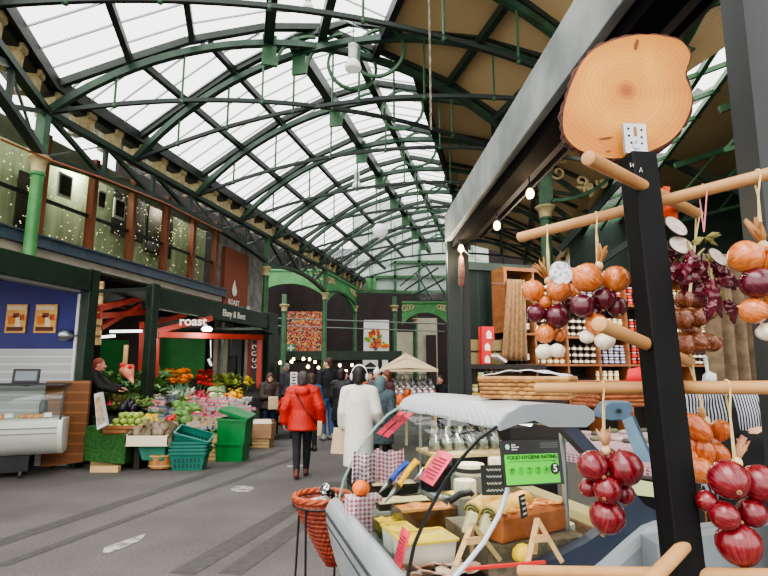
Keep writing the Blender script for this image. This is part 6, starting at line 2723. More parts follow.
# near end frame: navy oval band, grey band, grey panel
inner = [PV(px, py, VN) for px, py in ((512, 424), (553, 422), (578, 448), (603, 476), (620, 494), (620, 508), (607, 524), (585, 540), (560, 553), (538, 563))]
outer = [PV(px, py, VN) for px, py in ((512, 419), (566, 418), (600, 455), (628, 487), (640, 503), (637, 517), (622, 534), (600, 553), (575, 568), (552, 578))]
m = MB(MS, navy)
for dv in (0,):
    vs = []
    for a, b in zip(inner, outer):
        vs += [(a.x, VN - .02, a.z), (b.x, VN - .02, b.z), (b.x, VN + .03, b.z), (a.x, VN + .03, a.z)]
    fs = []
    for i in range(len(inner) - 1):
        for k in range(4):
            a, b = 4 * i + k, 4 * i + (k + 1) % 4
            fs.append((a, b, b + 4, a + 4))
    m.add(vs, fs)
m.build('end_frame', parent=dc, ang=50)
# grey band curving along the outside of the navy frame, and the panel under it
band_i = [PV(px, py, VN) for px, py in ((668, 518), (650, 519), (637, 524), (618, 540), (598, 558), (575, 576), (556, 592))]
band_o = [PV(px, py, VN) for px, py in ((668, 526), (652, 528), (643, 531), (626, 547), (607, 564), (585, 582), (566, 598))]
m = MB(MS, mat('band_light', (158, 164, 166), .35))
vs = []
for a, b in zip(band_i, band_o):
    vs += [(a.x, VN - .05, a.z), (b.x, VN - .05, b.z), (b.x, VN + .0, b.z), (a.x, VN + .0, a.z)]
fs = []
for i in range(len(band_i) - 1):
    for k in range(4):
        a, b = 4 * i + k, 4 * i + (k + 1) % 4
        fs.append((a, b, b + 4, a + 4))
m.add(vs, fs)
m.build('end_band', parent=dc, ang=60)
m = MB(MS, case_grey)
pol = [(p.x, p.z) for p in band_o]
pol = [(pol[0][0] + .25, pol[0][1])] + pol + [(.62, .62), (.62, .3), (pol[0][0] + .25, .3)]
m.prism(pol, .05, Matrix(((1, 0, 0, 0), (0, 0, 1, VN - .05), (0, 1, 0, 0), (0, 0, 0, 1))))
m.build('end_panel', parent=dc, smooth=False)
m = MB(MS, navy)
pol = [(p.x, p.z) for p in outer[4:]] + [(p.x, p.z) for p in band_i[::-1]]
m.prism(pol, .03, Matrix(((1, 0, 0, 0), (0, 0, 1, VN - .02), (0, 1, 0, 0), (0, 0, 0, 1))))
m.build('end_skirt', parent=dc, smooth=False)
# near end glass
m = MB(MS, glass_mat('case_glass'))
m.add([(u, VN + .005, z) for u, z in gpts] + [(1.16, VN + .005, 1.36), (1.26, VN + .005, 1.26), (1.38, VN + .005, 1.15), (1.44, VN + .005, 1.08), (1.4, VN + .005, 1.0), (1.2, VN + .005, .88)],
      [tuple(range(len(gpts) + 6))])
m.build('end_glass', parent=dc, smooth=False)
# steel lip and body
lip = [(.575, .905), (.555, .912), (.525, .9), (.505, .86), (.508, .8), (.525, .72), (.56, .6), (.62, .45), (.66, .3), (.66, .12), (1.6, .12), (1.6, .8), (.62, .8), (.6, .87)]
m = MB(MS, steel_b)
m.loft([[(u, v, z) for u, z in lip] for v in (VN - .05, VF)])
m.build('steel_front', parent=dc, ang=50)
m = MB(MS, mat('bumper_black', (58, 62, 66), .4))
m.box2((.5, VN - .05, .835), (.512, VF, .85))
m.box2((.508, VN - .05, .78), (.516, VF, .79))
m.build('bumper_strip', parent=dc)
deck_m = mat('deck_steel', (164, 168, 166), .35, metal=.4)
m = MB(MS, deck_m)
m.box2((.58, VN, .8), (1.6, VF, .82))
m.build('deck', parent=dc)
rail_m = mat('rail_cream', (206, 186, 136), .5)
m = MB(MS, rail_m)
m.box2((1.52, VN - .0, .9), (1.62, VF + .3, .94))
m.build('rear_rail', parent=dc)
m = MB(MS, mat('rear_wicker', (84, 58, 40), .7, c2=(120, 86, 58), scale=30, stretch=(1, 1, 3)))
m.box2((1.5, VN, .82), (1.52, VF, .9))
m.build('rear_panel', parent=dc)
m = MB(MS, mat('step_pale', (150, 150, 142), .5))
m.box2((.66, 2.42, .82), (1.45, VF - .02, .93))
m.build('display_step', parent=dc)
m = MB(MS, mat('tube_lamp', (240, 244, 236), .4, emit=2.5))
m.tube([(1.1, VN + .1, 1.362), (1.1, VF - .1, 1.362)], .012, 8)
m.build('added_strip_lamp', parent=dc)  # unseen tube, added along with the brightening light under the hood
# inner middle glass shelf at the far side
m = MB(MS, mat('inner_shelf_wood', (200, 176, 130), .5))
m.box2((1.0, 2.55, 1.13), (1.45, 2.85, 1.145))
m.build('inner_shelf', parent=dc)
for u in (1.02, 1.43):
    m = MB(MS, steel)
    m.tube([(u, 2.83, .82), (u, 2.83, 1.36)], .01, 6)
    m.build('shelf_support', parent=dc)
m = MB(MS, steel)
m.tube([(1.2, VF, .82), (1.2, VF, 1.37)], .012, 8)
m.tube([(1.27, VN + .15, .82), (1.27, VN + .15, 1.37)], .012, 8)
m.build('hood_support', parent=dc)


# things stuck on the glass
def on_glass(px, py, v):
    """point on the curved glass for a given v"""
    best = None
    for (u0, z0), (u1, z1) in zip(gpts, gpts[1:]):
        for k in range(6):
            f = k / 6
            w = W(u0 + (u1 - u0) * f, v, z0 + (z1 - z0) * f)
            dz = w.z - HC
            ff = w.y * math.cos(TH) + dz * math.sin(TH)
            qy = 288 - F * (-w.y * math.sin(TH) + dz * math.cos(TH)) / ff
            e = abs(qy - py)
            if best is None or e < best[0]:
                best = (e, u0 + (u1 - u0) * f, z0 + (z1 - z0) * f, (u1 - u0, z1 - z0))
    return best


def glass_card(z0, z1, v0_, v1_, label, colour, lines=6):
    def uz(z):
        for (u0, a), (u1, b) in zip(gpts, gpts[1:]):
            if a <= z <= b:
                return u0 + (u1 - u0) * (z - a) / (b - a)
        return gpts[-1][0]
    ua_, ub_ = uz(z0) - .006, uz(z1) - .006
    t = thing('glass_card', label, 'card', W(ua_, (v0_ + v1_) / 2, z0), 0, 'red cards on the curved glass')
    m = MB(MS, colour)
    m.add([(ua_, v0_, z0), (ua_, v1_, z0), (ub_, v1_, z1), (ub_, v0_, z1)], [(0, 1, 2, 3)])
    m.build('card_sheet', parent=t, thick=.003)
    m = MB(MS, mat('card_text', (150, 34, 56), .6))
    for k in range(lines):
        f0 = .14 + .72 * k / lines
        f1 = f0 + .36 / lines
        L = .82 if k % 3 else .6
        e = -.004
        pts = []
        for f, vv in ((f0, v0_ + (v1_ - v0_) * .1), (f0, v0_ + (v1_ - v0_) * (.1 + L * .9)), (f1, v0_ + (v1_ - v0_) * (.1 + L * .9)), (f1, v0_ + (v1_ - v0_) * .1)):
            pts.append((ua_ + (ub_ - ua_) * f + e, vv, z0 + (z1 - z0) * f + .002))
        m.add(pts, [(0, 1, 2, 3)])
    m.build('text_lines', parent=t, smooth=False)['kind'] = 'stuff'
    return t


pink_card = mat('card_pink_red', (232, 92, 112), .6)
red_card = mat('card_deep_red', (206, 44, 70), .6)
glass_card(1.165, 1.265, 1.79, 1.93, 'pink red printed card on the glass near the food hygiene sign', pink_card, 7)
glass_card(.91, 1.02, 1.79, 1.87, 'deep red printed card low on the curved glass near its black seal', red_card, 7)
glass_card(1.24, 1.35, 2.66, 2.75, 'red printed card high on the far end of the glass, left of the pair', red_card, 6)
glass_card(1.24, 1.35, 2.54, 2.63, 'red printed card high on the far end of the glass, right of the pair', red_card, 6)

# food hygiene sign standing at the near end
s0, s1 = P(501.5, 440.5, 1.72), P(561, 439, 1.80)
s2, s3 = P(504, 487.5, 1.70), P(563.5, 484.5, 1.78)
xd = (s1 - s0)
yd = (s0 - s2)
cen = (s0 + s1 + s2 + s3) / 4
fm = facing(cen, xd, yd)
sw, shh = xd.length, yd.length
hs = thing('hygiene_sign', 'black and green food hygiene rating sign with a five on the deli case', 'sign', cen)
m = MB(fm, mat('sign_black', (18, 20, 20), .35))
m.box((0, 0, -.006), (sw, shh, .008))
m.build('sign_plate', parent=hs, bevel=.002)
m = MB(fm, mat('sign_green', (86, 206, 52), .45))
m.box((-.004, -.02 * shh / .15, 0), (sw * .88, shh * .64, .004))
m.build('green_panel', parent=hs, smooth=False)
ink = mat('sign_ink', (20, 30, 20), .5)
wht = mat('sign_white_print', (232, 236, 230), .5)


def lab(body, x, y, size, m_, bold=0.0, nm='sign_text'):
    M = fm.copy()
    M.translation = fm @ Vector((x * sw, y * shh, .0035))
    return text_obj(body, nm, size * shh, M, m_, hs, .0006, bold)


lab('FOOD HYGIENE RATING', -.01, .12, .122, ink, 0)
for k in range(5):
    x = -.36 + k * .14
    m = MB(fm, mat('sign_green_dark', (58, 158, 40), .5))
    m.tube([(x * sw + .0105 * math.cos(q), -.17 * shh + .0105 * math.sin(q), .0035) for q in [2 * PI * i / 16 for i in range(17)]], .0008, 5)
    m.build('rating_ring', parent=hs)
    lab(str(k), x, -.17, .14, mat('sign_digit', (34, 110, 28), .5), nm='rating_digit')
m = MB(fm @ Matrix.Translation((.345 * sw, -.15 * shh, .003)), ink)
m.lathe([(0, 0), (.0175, 0), (.0175, .0012), (0, .0012)], 20)
m.build('rating_disc', parent=hs)
o = lab('5', .345, -.15, .22, wht, .0006, 'rating_digit')
o.matrix_basis = Matrix.Translation(fm.to_3x3() @ Vector((0, 0, .0015))) @ o.matrix_basis
m = MB(fm, ink)
m.box((0, .035 * shh, .003), (sw * .8, .0008, .001))
m.add([(.33 * sw, .03 * shh, .0034), (.36 * sw, .03 * shh, .0034), (.345 * sw, -.005 * shh, .0034)], [(0, 2, 1)])
m.build('sign_rule', parent=hs, smooth=False)
m = MB(fm @ Matrix.Translation((-.4 * sw, .36 * shh, 0)), mat('sign_logo_green', (150, 220, 170), .5))
m.lathe([(0, 0), (.008, 0), (.008, .001), (0, .001)], 14)
m.build('round_logo', parent=hs)
for k, t_ in enumerate(('Food', 'Standards', 'Agency')):
    M = fm.copy()
    M.translation = fm @ Vector((-.335 * sw, (.4 - .05 * k) * shh, .001))
    text_obj(t_, 'sign_text', .05 * shh, M, wht, hs, .0005, 0, 'LEFT')
m = MB(fm, mat('sign_smallprint', (90, 98, 94), .5))
for k in range(3):
    m.box((.29 * sw, (.42 - .045 * k) * shh, 0), (sw * .3, shh * .016, .001))
m.build('small_print', parent=hs, smooth=False)['kind'] = 'stuff'

# pale curved tube below the sign
tb = MB(mat=mat('tube_grey', (188, 196, 204), .35))
tb.tube([P(510, 470, 1.75), P(507, 492, 1.74), P(499, 515, 1.72), P(484, 542, 1.69), P(468, 562, 1.67), P(448, 584, 1.65)], .0075, 10)
tag(tb.build('curved_tube'), 'pale grey curved tube running down from the food hygiene sign', 'tube')


# ---- food in the case: D(px, py, z) puts it where the photo has it on a level z
def Dk(px, py, z):
    return GS(px, py, z)


def tub(px, py, z, w, d, h, label, body_m, fill_m, lid=False):
    c = Dk(px, py, z)
    t = thing('food_tub', label, 'tub', W(c.x, c.y, z), 0, 'tubs of spread and salads')
    M = MS @ TRS((c.x, c.y, z), (0, 0, .05))
    m = MB(M, body_m)
    o_ = [(-w / 2, -d / 2), (w / 2, -d / 2), (w / 2, d / 2), (-w / 2, d / 2)]
    ring = lambda s, zz: [(x * s, y * s, zz) for x, y in o_]
    m.loft([ring(.9, 0), ring(1, h), ring(.94, h), ring(.86, .01)], cap=False)
    m.add(ring(.9, .002), [(3, 2, 1, 0)])
    m.build('container', parent=t, smooth=False, bevel=.006)
    m = MB(M, fill_m)
    m.grid(lambda a, b: ((a - .5) * w * .93, (b - .5) * d * .93, h * .9 + .008 * math.sin(a * 9 + b * 4) * math.sin(b * 7)), 10, 8)
    m.loft([ring(.84, .012), ring(.925, h * .9)], cap=False)
    m.build('contents', parent=t)
    if lid:
        m = MB(M, fill_m)
        for i in range(4):
            a, b = ring(1.02, h)[i], ring(1.02, h)[(i + 1) % 4]
            m.bar(a, b, .014, .008)
        m.build('rim', parent=t)
    return t


tub_w = mat('tub_white', (226, 222, 212), .35)
yel = mat('yellow_spread', (238, 196, 46), .5, c2=(246, 214, 96), scale=9)
sal = mat('salad_tan', (196, 150, 90), .6, c2=(226, 196, 130), scale=24, bump=.6)
orz = mat('roast_orange', (178, 96, 42), .6, c2=(220, 150, 72), scale=20, bump=.5)
creamf = mat('cream_salad', (216, 196, 140), .6, c2=(234, 220, 180), scale=20, bump=.4)
olv = mat('olive_mix', (84, 86, 44), .4, c2=(120, 116, 62), scale=22, bump=.5)
pink_c = mat('cured_pink', (190, 130, 110), .6, c2=(226, 196, 176), scale=26, bump=.3)
clear_t = glass_mat('tub_clear', (236, 240, 236), .92, .1, .08)
tub(424, 562, .86, .2, .15, .09, 'white tub with yellow rim nearest the black glass seal', tub_w, yel, True)
tub(398, 548, .86, .1, .11, .08, 'white tub of yellow spread behind the low red card', tub_w, yel, True)
tub(492, 540, .86, .14, .13, .09, 'pale tub of yellow spread behind the wooden easel', mat('tub_cloudy', (206, 204, 200), .4), yel, True)
tub(386, 533, .86, .1, .1, .06, 'round edged clear tub with yellow dressing at the front of the case', clear_t, yel)
tub(424, 532, .87, .27, .15, .115, 'clear tub of roasted orange vegetables in the middle of the case', clear_t, orz)
tub(402, 512, .9, .28, .15, .06, 'wide tray of cream salad behind the roasted vegetables', mat('tray_black', (30, 28, 26), .4), creamf)
tub(392, 492, .94, .26, .14, .05, 'black tray of pale dip further back in the case', mat('tray_black', (30, 28, 26)), creamf)
tub(461, 512, .92, .14, .12, .09, 'clear tub with yellow filling left of the sliced wraps', clear_t, yel)
tub(372, 512, .87, .1, .34, .06, 'long tray of olives along the front glass', mat('tray_black', (30, 28, 26)), olv)
tub(437, 489, .93, .17, .13, .12, 'square black bin behind the long knives', black_paint, mat('dark_fill', (46, 40, 36), .8))
# cured meat slices in front
t = thing('meat_tray', 'tray of pale pink cured slices at the near front of the case', 'tray', W(*Dk(430, 574, .86)))
c = Dk(430, 576, .86)
m = MB(MS, mat('tray_black', (30, 28, 26)))
m.box((c.x + .03, c.y, .85), (.34, .14, .012))
m.build('tray_base', parent=t)
rr = random.Random(12)
for k in range(16):
    m = MB(MS @ TRS((c.x - .1 + (k % 8) * .036 + rr.uniform(-.01, .01), c.y - .03 + (k // 8) * .06, .875 + rr.uniform(0, .012)), (rr.uniform(-.5, .5), rr.uniform(.2, .7), rr.uniform(0, 3))), pink_c)
    m.lathe([(0, -.004), (.032, -.003), (.034, 0), (.03, .004), (0, .005)], 10, sx=1, sy=.8)
    m.build('slice', parent=t)


# bread loaf, wraps
bread = mat('bread_crust', (140, 70, 32), .6, c2=(176, 100, 50), scale=12, bump=.25)
crumb = mat('bread_crumb', (232, 206, 140), .7, c2=(206, 166, 84), scale=30, bump=.4)
lf = thing('bread_loaf', 'long brown block loaf of baked terrine below the food hygiene sign', 'loaf', W(1.2, 1.95, .95))
b0 = P(493, 540, 1.98)
b1 = P(558, 533, 2.16)
ctr = (b0 + b1) / 2
M = facing(ctr, (b1 - b0) * Vector((1, 1, 0)))
Lx = (b1 - b0).length
M.translation = Vector((ctr.x, ctr.y + .04, ctr.z))
m = MB(M, bread)
prof2 = [(-.055, 0), (.055, 0), (.062, .02), (.06, .08), (.045, .095), (-.03, .1), (-.055, .085), (-.062, .02)]
m.loft([[(x, z, y) for y, z in prof2] for x in [-Lx / 2 + Lx * i / 6 for i in range(7)]])
m.build('crust', parent=lf, bevel=.006)
m = MB(M, orz)
rr = random.Random(2)
for k in range(26):
    m.ball((rr.uniform(-Lx * .46, Lx * .46), .099, rr.uniform(-.045, .045)), (rr.uniform(.01, .022), rr.uniform(.004, .009), rr.uniform(.01, .02)), 6)
m.build('topping', parent=lf)['kind'] = 'stuff'
bd_ = M.translation
zb = bd_.z
m = MB(mat=mat('board_dark', (84, 72, 58), .6, c2=(116, 98, 78), scale=40))
lu = uv(bd_.x, bd_.y, AZ_S)
m.M = MS
m.box2((lu[0] - .2, lu[1] - .1, .82), (lu[0] + .2, lu[1] + .1, zb - .001))
tag(m.build('riser_block'), 'dark riser under the brown block loaf', 'riser')


def wrap(p0, p1, r, label):
    t = thing('stuffed_wrap', label, 'pastry', p0, 0, 'cut stuffed rolls')
    d = (p1 - p0).normalized()
    q = d.to_track_quat('Z', 'Y').to_matrix().to_4x4()
    m = MB(Matrix.Translation(p0) @ q, mat('pastry_flaky', (214, 150, 66), .55, c2=(236, 190, 110), scale=16, bump=.35))
    L = (p1 - p0).length
    m.lathe([(r * .9, 0), (r, .01), (r * 1.03, L * .5), (r * .9, L * .9), (r * .5, L), (0, L)], 18, sy=.85)
    m.build('pastry_roll', parent=t)
    m = MB(Matrix.Translation(p0) @ q, crumb)
    m.lathe([(0, -.004), (r * .86, -.002), (r * .88, .004), (0, .006)], 18, sy=.85)
    m.use(mat('herb_swirl', (70, 84, 40), .6))
    m.tube([(r * .75 * (1 - i / 20) * math.cos(i * .7), r * .62 * (1 - i / 20) * math.sin(i * .7), -.006) for i in range(18)], .0035, 5)
    m.build('cut_face', parent=t)
    return t


wrap(P(473, 511, 2.1), P(506, 493, 2.3), .042, 'cut stuffed roll with a pale swirled face, left of the two by the loaf')
wrap(P(490, 515, 2.02), P(528, 497, 2.22), .042, 'cut stuffed roll with a pale swirled face, right of the two by the loaf')
rw = P(488, 521, 2.1)
m = MB(MS, mat('board_dark', (46, 36, 30)))
lu2 = uv(rw.x, rw.y, AZ_S)
m.box2((lu2[0] - .09, lu2[1] - .04, .82), (lu2[0] + .16, lu2[1] + .2, rw.z - .03))
tag(m.build('riser_block'), 'dark riser under the cut stuffed rolls', 'riser')
for k, (a, b) in enumerate((((467, 548), (473, 518)), ((481, 550), (488, 521)))):
    m = MB(mat=mat('pastry_sheet', (232, 220, 182), .6, c2=(206, 190, 140), scale=12))
    p0, p1 = P(a[0], a[1] - 14, 2.02), P(b[0], b[1] - 6, 2.04)
    m.bar(p0, p1, .035, .05, up=(0, 1, 0))
    tag(m.build('pastry_slice', bevel=.006), ['left', 'right'][k] + ' upright pale pastry slice standing below the cut rolls', 'pastry', 'upright slices')


# black chalk cards, little wooden easels
def chalk(px, py, d, w, h, rx, rz, label, lines, text=None):
    c = P(px, py, d)
    t = thing('chalk_card', label, 'card', c, 0, 'black chalk cards in the case')
    M = TRS(c, (PI / 2 + rx, 0, rz))
    m = MB(M, mat('chalkboard', (34, 34, 36), .7))
    m.box((0, 0, 0), (w, h, .004))
    m.build('board', parent=t)
    m = MB(M, mat('chalk_white', (214, 214, 206), .8))
    rr = random.Random(int(px))
    for k in range(lines):
        y = h * (.34 - .68 * k / max(lines - 1, 1))
        L = w * rr.uniform(.35, .7)
        pts = [(-L / 2 + L * i / 14, y + h * .045 * math.sin(i * 2.3 + k), .003) for i in range(15)]
        m.tube(pts, .0016, 4)
    m.build('chalk_writing', parent=t)['kind'] = 'stuff'
    return t


chalk(494, 480, 2.14, .1, .11, -.15, .1, 'black chalk card leaning left of the food hygiene sign', 4)
chalk(523, 506, 1.96, .045, .075, -.1, .9, 'small black chalk card stuck in the brown loaf', 4)
chalk(559, 466, 2.45, .07, .07, -.2, .1, 'black chalk card mostly behind the food hygiene sign', 3)


def easel(p_top, p_l, p_r, label):
    t = thing('mini_easel', label, 'easel', Vector(((p_l.x + p_r.x) / 2, (p_l.y + p_r.y) / 2, min(p_l.z, p_r.z))), 0, 'small wooden easels')
    for p in (p_l, p_r):
        m = MB(mat=wood_pale)
        m.bar(p_top, p, .016, .012, up=(0, 1, 0))
        m.build('leg', parent=t, bevel=.002)
    m = MB(mat=wood_pale)
    m.bar(p_top.lerp(p_l, .42) + Vector((0, -.008, 0)), p_top.lerp(p_r, .42) + Vector((0, -.008, 0)), .022, .01, up=(0, 1, 0))
    m.build('cross_bar', parent=t)
    m = MB(mat=wood_pale)
    m.bar(p_top, p_top + Vector((.01, .08, -.13)), .014, .01)
    m.build('prop', parent=t)


easel(P(537, 519, 1.84), P(527, 565, 1.8), P(562, 562, 1.86), 'pale wooden mini easel before the brown loaf')
easel(P(472, 523, 1.9), P(455, 566, 1.84), P(500, 560, 1.95), 'pale wooden mini easel in front of the upright pastry slices')
# red tape along the near edge
m = MB(mat=mat('tape_red', (196, 42, 40), .6))
m.bar(P(462, 569, 1.73), P(545, 562, 1.8), .012, .008)
tag(m.build('red_strip'), 'thin red strip across the near edge of the case', 'strip')
# yellow lemon under loaf
c = P(522, 553, 1.96)
m = MB(mat=mat('lemon_yellow', (238, 192, 44), .4, bump=.1, bscale=40))
m.lathe([(0, -.04), (.012, -.034), (.026, -.02), (.031, 0), (.026, .02), (.012, .034), (0, .042)], 14, TRS(c, (0, 1.2, .3)))
tag(m.build('lemon'), 'yellow lemon below the brown block loaf beside the easel', 'fruit')


# knives with coloured handles
def knife(a, b, tip, da, db, dt, col_m, label):
    t = thing('knife', label, 'knife', P(a[0], a[1], da), 0, 'long knives in the case')
    p0, p1, p2 = P(a[0], a[1], da), P(b[0], b[1], db), P(tip[0], tip[1], dt)
    m = MB(mat=col_m)
    mid = p0.lerp(p1, .5) + Vector((0, 0, .008))
    m.tube([p0 + Vector((.012, 0, -.012)), p0, mid, p1.lerp(p0, .15), p1], [.011, .015, .0145, .0125, .015], 10)
    m.build('handle', parent=t)
    m = MB(mat=steel)
    d = (p2 - p1)
    s = d.cross(Vector((0, 1, 0))).normalized() * .018
    m.add([p1 - s, p2, p1 + s], [(0, 1, 2)])
    m.build('blade', parent=t, thick=.002)


ky = mat('handle_yellow', (242, 184, 28), .4)
kb = mat('handle_blue', (40, 84, 190), .4)
knife((416, 461), (399, 485), (383, 505), 2.62, 2.55, 2.45, ky, 'long knife with bright yellow handle, nearer of the two yellow ones')
knife((437, 456), (425, 470), (412, 482), 2.7, 2.66, 2.6, ky, 'long knife with bright yellow handle, farther of the two yellow ones')
knife((407, 463), (391, 480), (378, 494), 2.66, 2.6, 2.5, kb, 'knife with blue handle beside the yellow handled knife')
kbk = mat('handle_black', (30, 30, 32), .4)
knife((470, 492), (449, 501), (428, 492), 2.3, 2.28, 2.3, kbk, 'black handled knife with steel rivets lying behind the wraps')
# white cheese wheels and jug behind
chm = mat('cheese_white', (228, 220, 200), .6, c2=(214, 200, 170), scale=8, bump=.1)
for (px, py, d, r, h, lb) in ((465, 488, 2.45, .05, .07, 'white round cheese below the labelled one in the back of the case'), (470, 469, 2.62, .07, .05, 'cream cheese wheel with dark label at the back of the case'),
                              (497, 463, 2.6, .04, .05, 'small white cheese left of the food hygiene sign'), (566, 529, 2.2, .035, .045, 'small white cheese at the right end of the brown loaf')):
    c = P(px, py, d)
    t = thing('cheese_wheel', lb, 'cheese', c - Vector((0, 0, h / 2)), 0, 'white cheeses in the case')
    m = MB(Matrix.Translation(c - Vector((0, 0, h / 2))), chm)
    m.lathe([(0, 0), (r * .95, 0), (r, h * .15), (r, h * .85), (r * .94, h), (0, h)], 20)
    m.build('cheese', parent=t)
    if px == 470:
        m = MB(Matrix.Translation(c - Vector((0, 0, h / 2))), black_paint)
        m.lathe([(r * 1.005, h * .3), (r * 1.005, h * .7)], 20)
        m.build('label_band', parent=t)
    m = MB(MS, mat('riser_steel', (120, 120, 116), .5))
    lu = uv(c.x, c.y, AZ_S)
    m.box2((lu[0] - r, lu[1] - r, .82), (lu[0] + r, lu[1] + r, c.z - h / 2 - .001))
    tag(m.build('riser_block'), 'grey riser under the ' + lb.split(' in the')[0].split(' at the')[0], 'riser')
# clear bags and jars on the inner shelf, netting
net = glass_mat('cellophane', (236, 240, 238), .85, .2, .5)
for k in range(6):
    c = W(1.05 + k * .07, 2.7, 1.145)
    t = thing('cellophane_packet', 'crumpled cellophane packet on the pale shelf inside the far end of the case', 'packet', c, 0, 'cellophane packets')
    m = MB(Matrix.Translation(c), mat('herb_grey', (120, 132, 108), .7, c2=(176, 180, 164), scale=30))
    m.ball((0, 0, .035), (.03, .025, .034), 8)
    m.build('filling', parent=t)
    m = MB(Matrix.Translation(c), net)
    m.lathe([(.034, 0), (.04, .04), (.03, .075), (.012, .09), (.03, .125)], 9)
    m.build('film', parent=t)
# gingham cloth bundles at the far end
ging = stripe_mat('gingham_red', (214, 196, 200), (150, 70, 96), 16, 'X', check='XZ', rough=.85)
ging_b = stripe_mat('gingham_black', (206, 184, 190), (84, 62, 76), 16, 'X', check='XZ', rough=.85)
for (px0, px1, y0, y1, d, mm, lb) in ((352, 376, 484, 455, 2.72, ging_b, 'dark gingham cloth lining at the far left of the deli case'), (374, 404, 484, 452, 2.86, ging, 'pink gingham cloth lining beside the blue handled knife')):
    a, b = P(px0, y0, d), P(px1, y1, d)
    m = MB(mat=mm)
    m.grid(lambda s, t_: (a.x + (b.x - a.x) * s, d + .03 * math.sin(s * 9) + .05 * t_, a.z + (b.z - a.z) * t_ + .008 * math.sin(s * 14)), 24, 8)
    tag(m.build('gingham_cloth', thick=.004), lb, 'cloth', 'gingham cloths in the case')
c = P(361, 488, 2.62)
m = MB(Matrix.Translation(c), mat('carrot_orange', (228, 110, 44), .5))
m.ball((0, 0, 0), (.042, .042, .036), 20)
tag(m.build('orange_cheese'), 'round orange cheese at the far left of the deli case', 'cheese')
m = MB(MS, ging)
lu = uv(c.x, c.y, AZ_S)
m.box2((lu[0] - .07, lu[1] - .05, .82), (lu[0] + .09, lu[1] + .05, c.z - .035))
tag(m.build('riser_block'), 'grey riser under the round orange cheese', 'riser')
for k in range(7):
    c = Dk(352 + k * 5.5, 505 + k * 3.2, .87)
    m = MB(MS @ TRS((c.x + .02, c.y, .86), (0, 0, k)), mat('teal_leaf', (38, 92, 84), .6) if k < 3 else mat('beet_dark', (92, 50, 44), .5, c2=(140, 90, 60), scale=20))
    m.lathe([(0, -.03), (.03, -.02), (.045, .01), (.03, .035), (0, .04)], 9)
    tag(m.build('herb_bundle'), ('dark teal' if k < 3 else 'brown') + ' food bundle in the row along the front glass', 'food', ('teal' if k < 3 else 'brown') + ' bundles along the front glass')

# wicker tray with paper on top of the hood
straw = mat('straw_wicker', (196, 150, 92), .65, c2=(150, 102, 58), scale=14)
hc = W(1.17, 1.97, 1.443)
a, b = P(482, 401, 2.3), P(576, 401, 2.12)
M = facing(Vector(), Vector(((b - a).x, (b - a).y, 0)))
tw = wicker('wicker_tray', 'straw wicker tray on the hood of the deli case', 'tray', TRS(((a.x + b.x) / 2 + .022, (a.y + b.y) / 2 + .06, 1.445), (0, 0, math.atan2((b - a).y, (b - a).x))), .335, .2, .082, .04, straw, 5, 16)
m = MB(TRS(((a.x + b.x) / 2 + .02, (a.y + b.y) / 2 + .06, 1.534), (0, 0, math.atan2((b - a).y, (b - a).x))), mat('tissue_paper', (214, 216, 220), .7, c2=(196, 198, 204), scale=5, bump=.2))
m.grid(lambda s, t_: ((s - .5) * .34, (t_ - .5) * .215, .026 * math.sin(s * 3.1) + .0025 * math.sin(s * 23 + t_ * 5) + .003 * math.sin(t_ * 14)), 26, 10)
tag(m.build('tissue_sheet', thick=.002), 'crumpled white tissue paper lying over the straw wicker tray', 'paper')

# ---- second case behind: steel blue end, produce on gingham
sc = thing('counter_scale', 'steel blue angled end post and head of the rear counter behind the red onions', 'counter end', P(620, 440, 2.75))
sb = mat('steel_blue', (70, 96, 116), .4, c2=(84, 110, 130), scale=4)
m = MB(mat=sb)
q = [P(x, y, 2.75) for x, y in ((606, 405), (611, 402), (631, 402), (633, 408), (631, 420), (610, 421), (599, 418))]
q2 = [p + Vector((.02, .16, 0)) for p in q]
m.loft([q[::-1], q2[::-1]])
m.build('head', parent=sc, bevel=.006)
m = MB(mat=sb)
m.loft([[P(622, 420, 2.75), P(632, 416, 2.75), P(635, 416, 2.85), P(626, 420, 2.85)], [P(637, 462, 2.62), P(652, 462, 2.62), P(654, 460, 2.72), P(640, 460, 2.72)]])
m.build('leg', parent=sc)
m = MB(mat=black_paint)
m.lathe([(0, 0), (.012, 0), (.012, .006), (0, .006)], 12, TRS(P(619, 411, 2.74), (PI / 2, 0, 0)))
m.build('knob', parent=sc)
rt = thing('rear_counter', 'rear counter covered in pink gingham behind the deli case', 'counter', W(2.3, 3.0, 0))
m = MB(mat=stripe_mat('gingham_top', (206, 196, 196), (150, 84, 104), 14, 'X', check='XY', rough=.85))
zt = .97
poly = [G(556, 452, zt), G(660, 470, zt), G(700, 440, zt), G(640, 412, zt), G(558, 416, zt)]
m.add(poly, [tuple(range(len(poly)))])
m.build('gingham_top', parent=rt, thick=.01, smooth=False)
m = MB(mat=mat('skirt_grey', (112, 106, 100), .7))
f0, f1 = G(556, 452, zt), G(660, 470, zt)
m.quad(f0, f1, f1 + Vector((0, 0, -.35)), f0 + Vector((0, 0, -.35)))
m.use(ging)
m.quad(f0 + Vector((-.002, -.004, .0)), f1 + Vector((-.002, -.004, 0)), f1 + Vector((-.002, -.004, -.05)), f0 + Vector((-.002, -.004, -.05)))
m.build('gingham_skirt', parent=rt, smooth=False)
m = MB(mat=mat('counter_dark', (36, 28, 24)))
m.add([p + Vector((0, .03, -.02)) for p in poly] + [Vector((p.x, p.y + .03, .0)) for p in poly], [(0, 1, 6, 5), (1, 2, 7, 6), (2, 3, 8, 7), (3, 4, 9, 8), (4, 0, 5, 9)])
m.build('counter_body', parent=rt, smooth=False)
